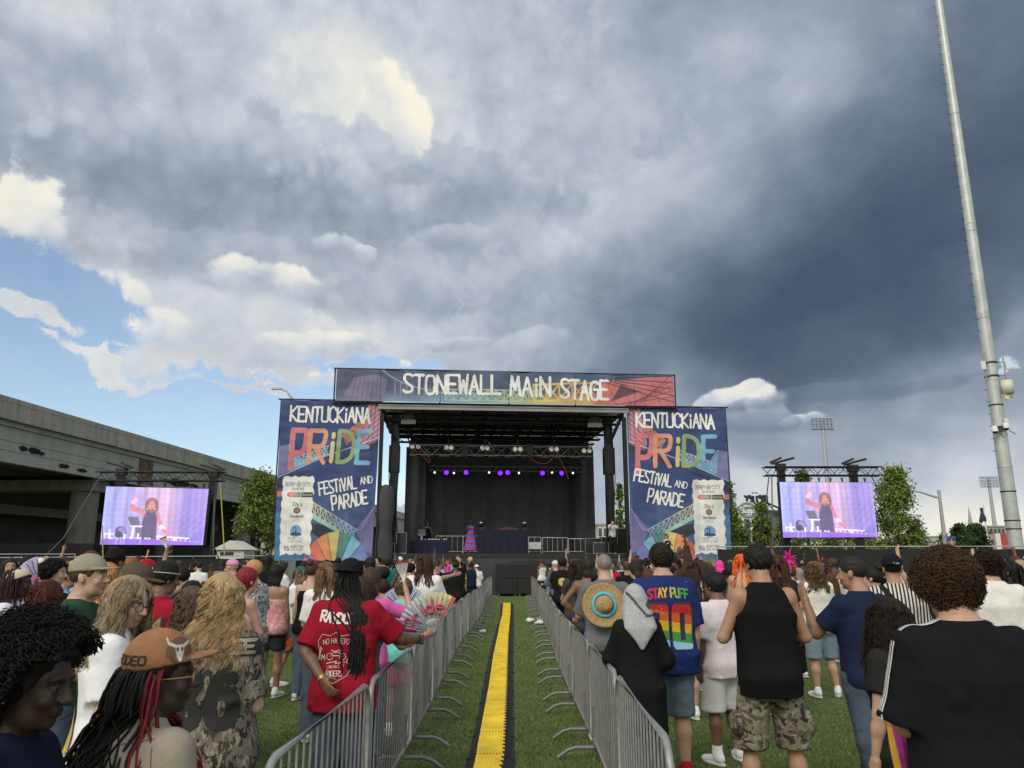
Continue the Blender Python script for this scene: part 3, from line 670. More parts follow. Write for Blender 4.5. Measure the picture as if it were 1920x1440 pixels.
    # sponsor panel
    class Sh:
        def __getattr__(q, n):
            f = getattr(r, n)
            def g(*a, **k):
                a = list(a)
                if n in ('poly', 'line'): a[0] = [(u + ox_, v) for u, v in a[0]]
                elif n == 'text': a[1] += ox_
                elif n == 'rect': a[0] += ox_; a[2] += ox_
                else: a[0] += ox_
                return f(*a, **k)
            return g
    w_ = Sh()
    e = []; 
    for i in range(25): e.append((.28 + .035 * math.sin(i * 1.9), .22 + 3.85 * i / 24))
    for i in range(9): e.append((.34 + 1.48 * i / 8, 4.1 + .045 * math.sin(i * 2.6)))
    for i in range(25): e.append((1.88 + .05 * math.sin(i * 1.7), 4.05 - 3.8 * i / 24))
    for i in range(7): e.append((1.8 - 1.4 * i / 6, .24 + .12 * (i % 2)))
    w_.poly(e, CR)
    k = lin(60, 62, 70); gx = 1.08
    w_.text('DERBY', .42, 3.62, .19, .52, .13, lin(96, 92, 84)); w_.text('CITY', 1.28, 3.62, .19, .42, .13, lin(96, 92, 84)); w_.disc(gx + .02, 3.71, .12, .14, lin(120, 116, 104)); w_.disc(gx + .02, 3.71, .09, .11, CR); w_.text('*', gx - .03, 3.64, .13, .1, .2, lin(96, 92, 84))
    w_.text('GAMING', gx, 3.42, .13, .62, .15, k, center=True, gap=4)
    w_.poly([(.5, 3.2), (.62, 3.32), (.95, 3.32), (.95, 3.08), (.62, 3.08)], lin(200, 96, 88)); w_.rect(.95, 3.08, 1.22, 3.32, lin(120, 128, 96)); w_.rect(1.26, 3.08, 1.86, 3.32, lin(52, 54, 58)); w_.text('HOTEL', .66, 3.15, .11, .5, .15, CR); w_.text('Downtown', 1.3, 3.16, .1, .5, .13, CR, shear=.2)
    w_.text("Tito's", gx, 2.62, .2, .52, .14, k, shear=.2, center=True); w_.disc(gx, 2.42, .17, .15, lin(74, 52, 44)); w_.disc(gx, 2.42, .1, .09, lin(190, 170, 140)); w_.text('*', gx - .05, 2.36, .12, .1, .2, lin(74, 52, 44))
    w_.text('Handmade', gx, 2.07, .15, .7, .14, k, shear=.2, center=True); w_.text('VODKA', gx, 1.93, .07, .36, .13, lin(120, 120, 124), center=True, gap=4); w_.line([(.8, 1.87), (1.36, 1.87)], .015, lin(160, 160, 160))
    w_.disc(gx, 1.42, .30, .30, lin(112, 158, 200)); w_.poly([(gx - .31, 1.2), (gx - .25, 1.36), (gx - .18, 1.3), (gx - .12, 1.42), (gx - .05, 1.3), (gx, 1.64), (gx + .05, 1.3), (gx + .12, 1.36), (gx + .2, 1.3), (gx + .27, 1.36), (gx + .31, 1.2)], lin(46, 62, 92)); w_.line([(gx - .2, 1.56), (gx - .02, 1.6)], .03, lin(46, 62, 92))
    w_.text('DERBY CITY', gx, 1.02, .1, .78, .15, lin(110, 112, 122), center=True); w_.text('PrEP CLINIC', gx, .87, .1, .78, .15, lin(110, 112, 122), center=True)
    w_.rect(.5, .46, .78, .7, lin(110, 110, 150)); w_.line([(.53, .47), (.64, .69)], .05, CR); w_.line([(.64, .47), (.76, .69)], .04, CR)
    w_.text('NORTON', .86, .6, .13, .64, .15, lin(62, 66, 92)); w_.text('HEALTHCARE', .86, .47, .09, .64, .14, lin(92, 96, 116))
    for i in range(7): w_.poly([(.3 + .22 * i, .2), (.42 + .22 * i, .36 if i % 2 else .3), (.56 + .22 * i, .2), (.45 + .22 * i, .05)], lin(74, 106, 146))
    # faint darker band painted down the sheet where the frame shows through
    for x_ in (2.75,): r.rect(x_, 0, x_ + .85, H, lin(40, 50, 80), .16)
    return r
def wing_lettering(mirror):
    """letters only (transparent sheet)"""
    W, H = 5.15, 8.0; r = Raster(W, H, 52, CR, 0.0); o = 0
    sh = lambda x: x
    r.text('KENTUCKiANA', .52 if not mirror else .42, 6.9, .76, 4.1, .165, CR, rot=-.012, jit=.03)
    x0 = .62 if not mirror else .42
    for i, (ch, w, hh) in enumerate((('P', .72, 1.75), ('R', .78, 1.62), ('i', .1, 1.55), ('D', .78, 1.58), ('E', .62, 1.62))):
        c = rainbow(i / 4.0); cl = lambda x, y, c=c, x0=x0: np.asarray(c) * np.ones(np.broadcast_shapes(x.shape, y.shape) + (1,))
        r.text(ch, x0 + [0, .92, 1.95, 2.42, 3.42][i], 6.42 - hh - (.18 if i == 0 else 0), hh + (.18 if i == 0 else 0), w if ch != 'i' else None, .155 if ch != 'i' else .15, tuple(c), shear=.04)
    if mirror: a, fx, fy, px_, py_ = -.17, .22, 4.05, .9, 2.95
    else: a, fx, fy, px_, py_ = .17, 2.22, 3.2, 2.95, 2.45
    r.text('FESTiVAL', fx, fy, .62, 1.95, .17, CR, rot=a, jit=.04)
    q = (fx + 2.15 * math.cos(a), fy + 2.15 * math.sin(a)); r.text('AND', q[0], q[1] + (.16 if not mirror else .05), .34, .62, .2, CR, rot=a)
    r.text('PARADE', px_, py_, .66, 1.85, .17, CR, rot=a, jit=.04)
    return r
def header_art():
    W, H = 17.7, 1.62; r = Raster(W, H, 40, lin(70, 84, 116))
    def bg(x, y):
        t = np.clip(x / W + 0 * y, 0, 1)[..., None]; v = np.clip(y / H + 0 * x, 0, 1)[..., None]
        c = np.array(lin(84, 88, 112)) * (1 - t) + np.array(lin(66, 92, 124)) * t
        low = np.stack([np.interp(t[..., 0], [0, .3, .5, .7, .85, 1], [lin(110, 112, 140)[q], lin(126, 160, 180)[q], lin(150, 178, 138)[q], lin(206, 170, 110)[q], lin(206, 120, 110)[q], lin(190, 120, 132)[q]][0:6]) for q in range(3)], -1)
        f = np.clip(1 - v * 2.6, 0, 1); return c * (1 - f) + low * f
    r.rect(0, 0, W, H, bg)
    # pale tower with curved hangers
    r.poly([(.3, 0), (2.4, 0), (2.6, 1.1), (2.0, 1.35), (.9, 1.2), (.5, .5)], lin(124, 116, 142), .8)
    for k in range(6): r.line([(.8 + .25 * k, .1), (1.0 + .22 * k, 1.15)], .03, lin(84, 80, 104))
    cu = [(2.3, 1.6), (2.8, 1.25), (3.4, .95), (4.2, .7), (5.4, .5), (7, .42)]; r.line(cu, .05, lin(150, 170, 190)); r.line([(a, b - .12) for a, b in cu], .03, lin(90, 104, 130))
    for k in range(12): r.line([(3.0 + .3 * k, 1.1 - .055 * k), (3.0 + .3 * k, .25)], .03, lin(150, 170, 186), .8)
    bridge_art(r, 5.6, .12, 10.4, .12, .55, lin(150, 180, 200), lin(180, 190, 130), n=11, th=.07)
    bridge_art(r, 10.2, .15, 13.6, .3, .85, lin(206, 190, 110), lin(210, 130, 90), n=5, th=.11)
    r.poly([(13.4, 0), (14.0, 1.25), (17.5, 1.6), (17.7, 1.6), (17.7, 0)], lin(188, 112, 116)); r.poly([(14.3, .2), (14.9, 1.1), (15.9, .75)], DKG, .8)
    for (a, b) in (((13.4, 0), (14.1, 1.3)), ((13.9, 0), (14.5, 1.3))): r.line([a, b], .16, lin(214, 116, 90))
    for k in range(5): r.line([(13.8 + .2 * k, 1.25 + .05 * k), (17.7, .2 + .34 * k)], .05, DKG, .8); r.line([(14.6 + .3 * k, .05), (17.7, .5 + .3 * k)], .045, lin(110, 66, 86), .8)
    for k in range(5): r.line([(14.1 + .8 * k, 1.3), (14.6 + .8 * k, 0)], .04, lin(116, 66, 84), .7)
    for x_ in (2.25, 5.35, 8.9, 12.4, 15.6): r.line([(x_, 0), (x_, H)], .035, lin(50, 56, 74), .7)
    return r
def header_letters():
    r = Raster(17.7, 1.62, 40, CR, 0.0)
    r.text('STONEWALL', 3.45, .45, .94, 5.0, .175, CR, jit=.03); r.text('MAiN', 8.98, .40, .98, 2.1, .17, CR, jit=.03); r.text('STAGE', 11.65, .32, .96, 2.5, .175, CR, jit=.04, rot=-.02)
    return r
printm = mat('banner_print', attr='Col', rough=.7, var=.12, vscale=1.6, bump=.02, bscale=2.5); framem = mat('frame_pole', (.04, .04, .045), .4, .6)
def wrinkle(x, y, s):
    return .05 * np.sin(x * 1.3 + y * .5 + s) * np.sin(y * .9 + 1.7 * s) + .028 * np.sin(x * 3.1 - y * 2.2 + s * 2) + .008 * np.sin(y * 11 + x * 1.5 + s) * np.sin(x * 2.3 + s) + .010 * np.sin(x * 7 + y * 1.1 + s) * np.exp(-((y - 1.5) / 2.2) ** 2)
def banner(name, art, letters, x0, x1, y, zt, zb, label, seed, skew=0, mirror_art=False, pole_only=False):
    o = sthing(name, 0, 0, 0, label, 'banner'); W, H = art.w, art.h
    def fn(off):
        def f(u, v):
            a, b = u / W, v / H
            if off == 0 and mirror_art: a = 1 - a
            s0 = x0 + .14 * (1 - b) * skew; s1 = x1 - .16 * (1 - b) * abs(skew)
            X = s0 + (s1 - s0) * a; Z = zb + (zt - zb) * b - .03 * np.sin(a * 9.4) * (b > .98)
            uu = a * W
            return np.stack([X, y + wrinkle(uu, v, seed) - off, Z], 1)
        return f
    link('artwork', art.grid(fn(0), 'artwork', flip=mirror_art), printm, o)
    link('lettering', letters.grid(fn(.012), 'lettering', .5), printm, o)
    m = MB(); m.tube([(x0 - .15, y + .05, zt + .03), (x1 + .15, y + .05, zt + .03)], .04, 6)
    if not pole_only: m.tube([(x0 - .02, y + .08, 0.02), (x0 - .02, y + .08, zt)], .035, 6); m.tube([(x1 + .02, y + .08, 0.02), (x1 + .02, y + .08, zt)], .035, 6)
    m.build('frame', framem, o); return o
wa = wing_art()
banner('wing_banner', wa, wing_lettering(False), -11.45, -6.42, -.45, 9.72, 1.7, 'tall printed festival banner with sunburst, on the overpass side of the stage', 1.0, 1)
banner('wing_banner', wing_art(True), wing_lettering(True), 6.55, 11.85, -.45, 9.68, 1.75, 'tall printed festival banner mirrored, on the steel pole side of the stage', 2.3, -1, False)
hb = banner('header_banner', header_art(), header_letters(), -8.7, 8.95, -.75, 11.33, 9.66, 'long printed banner naming the main stage above the roof', .4, 0, False, True)
m = MB()
for x in (-8.8, -6.6, -3.4, .2, 3.7, 6.9, 9.1): m.tube([(x, -.55, 9.5), (x, -.6, 11.35)], .04, 6)
m.tube([(-8.8, -.6, 9.6), (9.1, -.6, 9.6)], .05, 6); m.build('support_frame', framem, hb)
# ------------------------------------------------------------------ things on and in front of the stage
def subs():
    x0 = sloc(930, 1090, -1.1)[0]
    for i in range(3):
        for k in range(2):
            o = sthing('subwoofer', x0 + .55 + 1.02 * i, -1.1, .12 + k * .72, 'black subwoofer cabinet, %s row, %s cabinet, on the grass before the stage' % (('bottom', 'upper')[k], ('first', 'middle', 'third')[i]), 'speaker', 'subwoofers stacked before the stage')
            MB().bx(-.5, .5, 0, .9, .0, .7).build('cabinet', black, o)
            m = MB(); m.bx(-.46, .46, -.02, 0.0, .05, .65); m.build('grille', mat('grille', (.006, .006, .007), .7, var=.3, vscale=60), o)
            m = MB(); m.bx(-.40, -.25, -.03, -.02, .33, .37); m.bx(.25, .40, -.03, -.02, .33, .37); m.build('handle', blacksteel, o)
            if k == 0:
                for xx in (-.4, .4):
                    m = MB(); m.tube([(xx - .03, .1, -.05), (xx + .03, .1, -.05)], .055, 10); m.build('caster', mat('caster', (.3, .3, .3), .5), o)
    o = sthing('pedal_board', x0 + 1.6, -.8, 1.56, 'low black electronics tray on top of the middle subwoofers', 'equipment'); m = MB(); m.bx(-.9, .9, 0, .3, 0, .06)
    rs = random.Random(4)
    for i in range(9): m.bx(-.8 + .18 * i, -.7 + .18 * i, .05, .2, .06, .1 + .1 * rs.random())
    m.build('tray', black, o)
subs()
def cloth_table(name, xa, xb, y0, y1, z1, label, seed):
    o = sthing(name, (xa + xb) / 2, y0, DK, label, 'table'); w = (xb - xa) / 2; h = z1 - DK
    MB().bx(-w, w, 0, y1 - y0, h - .04, h).build('tabletop', navy, o)
    nx = 60; xs = np.linspace(-w, w, nx); zs = np.linspace(.01, h - .04, 6); X, Z = np.meshgrid(xs, zs, indexing='ij')
    V = np.stack([X, -.02 + .03 * np.sin(X * 14 + seed) * (1 - Z / h), Z], -1).reshape(-1, 3); idx = np.arange(nx * 6).reshape(nx, 6)
    q = np.stack([idx[:-1, :-1], idx[1:, :-1], idx[1:, 1:], idx[:-1, 1:]], -1).reshape(-1, 4)
    link('cloth_front', mesh_np('cloth_front', V, q), navy, o)
    m = MB(); m.bx(-w, -w + .02, 0, y1 - y0, .01, h - .04); m.bx(w - .02, w, 0, y1 - y0, .01, h - .04); m.build('cloth_side', navy, o); return o
xa, z1 = sloc(768, 1014, 2.0); xb, _ = sloc(842, 1014, 2.0); cloth_table('dj_table', xa, xb, 2.0, 2.9, z1, 'navy draped table with mixing gear beside the guard rail', 1)
ga = mat('gear', (.02, .02, .024), .4, var=.3); wht = mat('white_plastic', (.7, .7, .72), .4, var=.05)
o = sthing('mixing_desk', (xa + xb) / 2 + .2, 2.2, z1, 'black disc jockey mixing desk with lit knobs on the draped table', 'mixer'); m = MB(); m.bx(-.75, .75, 0, .45, 0, .07); m.build('body', ga, o)
m = MB(); rs = random.Random(2)
for i in range(34): a, b = rs.uniform(-.72, .7), rs.uniform(.0, .4); m.bx(a, a + .03, b, b + .03, .07, .1 + rs.random() * .03)
m.build('knobs', wht, o)
o = sthing('laptop', xa + .62, 2.1, z1, 'open laptop on a stand at the end of the draped table', 'laptop'); m = MB(); m.bx(-.03, .03, .1, .16, 0, .3); m.bx(-.2, .2, .02, .24, .3, .32); m.build('stand', alu, o); m = MB(); m.bx(-.2, .2, .24, .26, .32, .62); m.build('lid', mat('laptop_grey', (.1, .1, .11), .4, .5), o)
xa2, z2 = sloc(897, 993, 3.2); xb2, _ = sloc(990, 993, 3.2); bo = cloth_table('dj_booth', xa2, xb2, 3.2, 4.4, z2, 'wide navy draped booth at the middle of the stage', 2)
o = sthing('turntable', (xa2 + xb2) / 2 + .3, 3.4, z2, 'low deck with faint red light on top of the navy booth', 'turntable'); MB().bx(-.55, .55, 0, .4, 0, .1).build('body', ga, o); MB().bx(-.5, .5, -.012, 0, .03, .05).build('light_strip', mat('red_led', (.25, .02, .03), .5, emit=.5), o); MB().bx(-.3, .3, .1, .3, .1, .17).build('player', ga, o)
for px, lab in ((902, 'performer'), (983, 'microphone stand')):
    x, z = sloc(px, 985, 3.4); o = sthing('moving_head', x, 3.4, z2, 'round black moving head lamp on the booth end nearest the %s' % lab, 'stage light'); m = MB(); m.bx(-.15, .15, -.1, .2, 0, .12); m.build('foot', black, o); MB().ball((0, .05, .33), .2, 10).build('head', ga, o); MB().bx(-.05, .05, -.17, -.13, .36, .42).build('glass', wht, o)
def guard_rail(pxa, pxb, py, label, yl):
    xa, z = sloc(pxa, py, yl); xb, _ = sloc(pxb, py, yl); o = sthing('guard_rail', (xa + xb) / 2, yl, DK, label, 'railing', 'rails along the back of the stage'); w = (xb - xa) / 2; h = z - DK; m = MB()
    wm = mat('rail_paint', (.62, .62, .58), .4, .3, var=.1)
    m.tube([(-w, 0, .01), (-w, 0, h), (w, 0, h), (w, 0, .01)], .025, 6); m.tube([(-w, 0, .15), (w, 0, .15)], .02, 6); m.build('frame', wm, o); m = MB(); n = int(2 * w / .29)
    for i in range(1, n): x = -w + 2 * w * i / n; m.tube([(x, 0, .15), (x, 0, h)], .012, 5)
    m.build('bars', wm, o)
guard_rail(818, 868, 1005, 'white stage guard rail between the draped table and the performer', 6.0)
guard_rail(869, 898, 1005, 'white stage guard rail half hidden behind the performer in the tiered dress', 6.1)
guard_rail(991, 1014, 1007, 'short white stage guard rail with a small white plate beside the booth', 6.0)
guard_rail(1017, 1064, 1008, 'white stage guard rail behind the microphone stand', 6.05)
guard_rail(1066, 1111, 1010, 'white stage guard rail at the curtain edge by the photographer', 6.1)
x, z = sloc(1003, 1023, 5.8); o = tag(MB().bx(-.35, .35, 0, .02, -.2, .2).build('sign_plate', wht), 'blank white plate hung on the short rail', 'plate'); o.matrix_world = SM @ Matrix.Translation((x, 5.75, z))
x, z = sloc(1015, 945, 5.0); o = sthing('microphone_stand', x, 5.0, DK, 'tall thin microphone stand before the curtain', 'stand'); m = MB(); m.tube([(0, 0, .02), (0, 0, z - DK)], .022, 6); m.tube([(-.25, 0, .02), (.25, 0, .02)], .02, 5); m.build('pole', blacksteel, o); MB().ball((0, 0, z - DK + .05), .1, 8).build('head', black, o)
# flight cases and racks at the stage sides
def case(px, py, w, h, d, yl, label, frame=True):
    x, z = sloc(px, py, yl); o = sthing('equipment_case', x, yl, DK if z > DK else z, label, 'case'); MB().bx(-w / 2, w / 2, 0, d, 0, h).build('body', ga, o)
    if frame:
        m = MB(); r_ = .02
        for a in (-w / 2, w / 2): m.tube([(a, -.01, 0), (a, -.01, h)], r_, 4)
        for b in (0.01, h): m.tube([(-w / 2, -.01, b), (w / 2, -.01, b)], r_, 4)
        m.build('edges', alu, o)
    return o
case(728, 1035, .62, .5, .6, .6, 'black flight case with silver edges below the covered speaker'); case(752, 1036, .5, 1.05, .6, .9, 'black amplifier rack standing beside the draped table'); case(752, 1002, .7, .35, .3, 1.9, 'small dark lamp case behind the amplifier rack', False)
case(1127, 1034, .8, .55, .6, .6, 'silver edged flight case near the photographer'); case(1113, 1030, .9, .8, .5, 1.8, 'black flight case with dark gear at the curtain edge'); case(1168, 1020, .6, 1.3, .5, 1.2, 'tall black rack against the mast near the sign interpreter'); case(1135, 1022, .5, .9, .5, 2.6, 'dark rack behind the photographer', False)
o = sthing('covered_speaker', sloc(722, 970, -.1)[0], -.1, .05, 'tall loudspeaker stack wrapped in a black cover', 'speaker'); zt = sloc(722, 910, -.1)[1]; m = MB()
rs = random.Random(3); m.lathe([(.34, 0), (.42, .6), (.36, 1.6), (.44, 2.4), (.34, 3.2), (.46, zt - 1.2), (.42, zt - .5), (.3, zt - .1), (.02, zt)], n=9); m.build('cover', curtainm, o)
# ------------------------------------------------------------------ video screens
def screen_art():
    W, H = 4.9, 2.75; r = Raster(W, H, 66, lin(150, 140, 200))
    def bg(x, y):
        t = np.clip(x / W + 0 * y, 0, 1); xs = [0, .12, .3, .45, .62, .72, .8, 1]; cs = [lin(150, 158, 228), lin(146, 148, 222), lin(158, 146, 208), lin(182, 152, 196), lin(192, 158, 194), lin(160, 138, 192), lin(128, 112, 188), lin(150, 130, 206)]
        c = np.stack([np.interp(t, xs, [q[k] for q in cs]) for k in range(3)], -1)
        f = 1 + .16 * np.sin(x * 9 + .6 * np.sin(y * 1.2)) * np.clip(1.3 - np.abs(t - .3) * 2, .2, 1) + .10 * np.sin(x * 21 + y * .4) + .07 * np.sin((x - y) * 17) * (t > .72) * (y < 1.7)
        f = f * (1 - .10 * ((y * 11) % 1 > .8)) * np.clip(1 + .12 * (y / H - .5), .8, 1.2)
        return c * f[..., None]
    r.rect(0, 0, W, H, bg)
    r.line([(.15, 1.75), (.75, 2.75)], .02, lin(80, 80, 140), .8)
    wh = lin(235, 225, 250)
    r.line([(.15, .52), (.62, .5)], .05, wh); r.line([(.2, .3), (.2, .5)], .04, wh); r.line([(2.5, .42), (4.45, .3)], .05, wh)
    for k in range(8): r.line([(2.75 + .22 * k, .40 - .013 * k), (2.75 + .22 * k, .15)], .03, wh)
    r.poly([(4.1, .2), (4.85, .8), (4.85, .2)], lin(112, 104, 190))
    sk, skd, dr = lin(186, 112, 108), lin(150, 84, 86), lin(70, 58, 94)
    # raised arm, fist, falling arm
    r.line([(1.95, 1.55), (1.45, 1.72), (1.35, 1.8)], .25, sk); r.line([(1.35, 1.78), (1.4, 2.05), (1.5, 2.28)], .17, sk); r.line([(1.48, 2.26), (1.56, 2.36)], .17, lin(206, 140, 150)); r.line([(1.4, 2.02), (1.52, 2.16)], .2, lin(220, 176, 196), .8)
    r.line([(2.62, 1.5), (2.72, 1.2), (2.82, .95), (2.92, .8)], .17, lin(206, 110, 140)); r.line([(2.86, .86), (2.96, .78)], .18, lin(240, 220, 240)); r.line([(2.95, .72), (3.1, .62), (3.2, .6)], .13, lin(226, 110, 156)); r.line([(3.0, .7), (3.05, .56)], .08, lin(220, 100, 150))
    # torso, dress, neck, hair, face
    r.poly([(1.95, 1.62), (2.25, 1.68), (2.6, 1.62), (2.72, 1.45), (2.55, 1.2), (2.0, 1.25), (1.9, 1.5)], sk)
    r.poly([(2.1, 1.62), (2.5, 1.62), (2.62, 1.25), (2.64, .9), (2.68, .22), (1.95, .22), (1.9, .9), (1.95, 1.25)], dr); r.line([(2.38, 1.5), (2.42, .3)], .02, lin(52, 44, 76)); r.line([(2.12, 1.6), (2.2, 1.72)], .06, dr); r.line([(2.5, 1.6), (2.42, 1.72)], .06, dr)
    r.disc(2.3, 1.92, .32, .34, lin(112, 70, 62)); r.disc(2.12, 1.78, .14, .2, lin(124, 80, 70)); r.disc(2.5, 1.78, .14, .22, lin(120, 76, 66)); r.disc(2.28, 2.14, .2, .12, lin(136, 92, 76))
    r.line([(2.3, 1.62), (2.3, 1.78)], .18, skd); r.disc(2.3, 1.89, .15, .2, lin(206, 134, 122)); r.disc(2.24, 1.94, .035, .02, lin(70, 44, 50)); r.disc(2.37, 1.94, .035, .02, lin(70, 44, 50)); r.disc(2.31, 1.79, .05, .03, lin(120, 44, 60)); r.line([(2.3, 1.92), (2.315, 1.86)], .025, lin(170, 100, 92)); r.line([(2.19, 1.99), (2.28, 2.0)], .02, lin(84, 50, 50)); r.line([(2.33, 2.0), (2.42, 1.99)], .02, lin(84, 50, 50)); r.disc(2.13, 1.72, .02, .06, lin(226, 190, 170)); r.disc(2.47, 1.72, .02, .06, lin(226, 190, 170))
    # laptop and stand, fan, gear, table edge
    r.poly([(1.2, 1.32), (1.72, 1.32), (1.86, .9), (1.4, .9)], lin(84, 82, 96)); r.disc(1.5, 1.1, .03, .04, lin(60, 60, 72)); r.line([(1.4, .88), (1.95, .88)], .05, wh); r.line([(1.55, .85), (1.5, .3)], .1, wh); r.line([(1.85, .85), (1.98, .4)], .03, wh); r.poly([(1.62, .8), (1.95, .8), (2.0, .35), (1.7, .3)], lin(96, 90, 112))
    r.disc(.95, .6, .3, .24, lin(62, 58, 84), rot=-.6); r.disc(1.0, .64, .2, .14, lin(132, 120, 188), rot=-.6); r.disc(.85, .48, .18, .16, lin(40, 38, 54))
    r.line([(.42, .3), (.42, .52)], .14, lin(222, 214, 246)); r.line([(.42, .55), (.42, .68)], .07, lin(222, 214, 246))
    rs = random.Random(8)
    for i in range(46):
        a = rs.uniform(.1, 3.6); r.rect(a, .2, a + rs.uniform(.03, .12), .24 + rs.random() * .12, wh if rs.random() < .6 else lin(150, 90, 170), .9)
    r.rect(1.75, .25, 1.84, .55, wh); r.rect(1.1, .25, 1.2, .5, wh)
    r.poly([(0, 0), (0, .27), (2.6, .26), (4.7, .1), (4.75, 0)], lin(126, 86, 200)); r.poly([(2.2, .0), (2.2, .2), (4.5, .06), (4.5, 0)], lin(140, 70, 214), .7)
    for x_ in (.8, 1.02, 1.16, 1.95): r.line([(x_, .25), (x_ - .04, .02)], .02, wh, .8)
    for k in range(1, 10): r.line([(0, k * H / 10), (W, k * H / 10)], .014, lin(96, 88, 150), .55)
    for _ in range(2): c = r.c; p = np.pad(c, ((1, 1), (1, 1), (0, 0)), 'edge'); r.c = (p[1:-1, 1:-1] * 2 + p[:-2, 1:-1] + p[2:, 1:-1] + p[1:-1, :-2] + p[1:-1, 2:]) / 6
    nz = np.random.RandomState(2).randn(*r.c.shape[:2], 1); r.c = np.clip(r.c * (1 + .05 * nz) * .84 + .16 * np.array((.46, .42, .62)), 0, 1).astype(np.float32)
    return r
sa = screen_art()
def video_screen(p_bl, p_br, p_tl, p_tr, label, tower_px, truss_px, tlabel, lamp_dir):
    bl, br, tl, tr = (np.array(p) for p in (p_bl, p_br, p_tl, p_tr))
    o = empty('video_screen', Vector(((bl + br) / 2)), 0, label, 'screen'); off = (bl + br) / 2
    nrm = np.cross(br - bl, tl - bl); nrm /= np.linalg.norm(nrm)
    if nrm[1] > 0: nrm = -nrm
    def fn(u, v):
        a, b = (u / sa.w)[:, None], (v / sa.h)[:, None]
        return (bl * (1 - a) + br * a) * (1 - b) + (tl * (1 - a) + tr * a) * b + nrm * .03 - off
    link('picture', sa.grid(fn, 'picture'), mat('led_picture', attr='Col', rough=.5, var=.12, vscale=1.2, emit=.78, spec=.2), o)
    q = [bl, br, tr, tl]; e = [(p - off) + (p - sum(q) / 4) * .012 for p in q]; bk = [p - nrm * .18 for p in e]
    m = MB(); m.face(e); m.face(bk[::-1])
    for i in range(4): m.face([e[i], bk[i], bk[(i + 1) % 4], e[(i + 1) % 4]])
    m.build('cabinet', black, o)
    d = float(bl[1]); m = MB()
    for px in np.linspace(0.06, .94, 8):
        p = tl * (1 - px) + tr * px - off - nrm * .08; m.tube([p, p + np.array((0, 0, .25))], .03, 4); m.tube([p + np.array((-.08, 0, .25)), p, p + np.array((.08, 0, .25))], .015, 4)
    m.build('hanging_bracket', blacksteel, o)
    dt = float((bl[1] + br[1]) / 2) + .35
    t_ = empty('screen_support', at(tower_px[0][0], 1050, dt).xy.to_3d(), 0, tlabel, 'truss frame'); o0 = t_.location
    (xa, ya), (xb, yb) = truss_px; a, b = at(xa, ya, dt) - o0, at(xb, yb, dt) - o0; zc = (a.z + b.z) / 2; a.z = b.z = zc
    MB().truss(a, b, .42, .035, .016, .42).build('top_truss', blacksteel, t_)
    for (px, py) in tower_px:
        p = at(px, py, dt) - o0
        m = MB(); m.bx(p.x - .16, p.x + .16, p.y + .1, p.y + .42, .0, p.z - .15); m.build('tower', blacksteel, t_)
        m = MB(); m.bx(p.x - .22, p.x + .22, p.y + .05, p.y + .45, p.z - .35, p.z - .02); l = lamp_dir
        m.tube([(p.x - .45 * l, p.y + .2, p.z - .02), (p.x + .7 * l, p.y + .2, p.z + .28)], .065, 6); m.tube([(p.x - .5 * l, p.y + .3, p.z + .05), (p.x + .1 * l, p.y + .3, p.z + .3)], .06, 6); m.build('winch_head', black, t_)
        m = MB(); m.tube([(p.x, p.y + .25, p.z * .5), (p.x + .9, p.y + 1.6, .02)], .03, 5); m.tube([(p.x, p.y + .25, p.z * .5), (p.x - .9, p.y + 1.6, .02)], .03, 5); m.build('outrigger', blacksteel, t_)
    return t_
t1 = video_screen(at(188, 1021, 37.5), at(381, 1022, 36.5), at(200, 912, 37.5), at(392, 917, 36.5), 'large video screen hung in front of the concrete overpass', [(224, 877), (398, 881)], ((182, 893), (420, 894)), 'black truss and towers holding the screen before the overpass', -1)
t2 = video_screen(at(1468, 1008, 37.5), at(1645, 1007, 38.5), at(1461, 904, 37.5), at(1634, 905, 38.5), 'large video screen hung in front of the green trees', [(1466, 868), (1602, 870)], ((1432, 884), (1651, 884)), 'black truss and towers holding the screen before the trees', 1)
strap = mat('ratchet_strap', (.42, .36, .10), .7); rope = mat('rope', (.10, .10, .10), .8)
for a, b, dm, mt, lab in (((413, 905), (421, 1040), 36.8, strap, 'yellow ratchet strap hanging from the screen truss near the white tent'), ((192, 985), (193, 1043), 37.2, strap, 'yellow ratchet strap below the corner of the overpass screen'), ((186, 897), (120, 1008), 36.8, rope, 'guy rope slanting from the overpass screen truss down to the fence'), ((402, 932), (400, 1040), 36.6, rope, 'dark vertical rope beside the overpass screen'), ((1447, 893), (1449, 1025), 37, rope, 'pale vertical rope beside the tree side screen'), ((1442, 890), (1436, 945), 37, rope, 'short dark rope at the end of the tree side truss'), ((1634, 893), (1680, 985), 39, rope, 'guy rope slanting from the tree side truss into the big tree'), ((120, 1008), (86, 1042), 36.8, rope, 'lower guy rope end reaching the fence by the overpass'), ((1430, 960), (1421, 1024), 37.4, wireb, 'leaning black stay pole beside the tree side screen')):
    tag(MB().tube([at(*a, dm), at(*b, dm)], .03 if mt is not wireb else .05, 5).build('stay', mt), lab, 'rope')
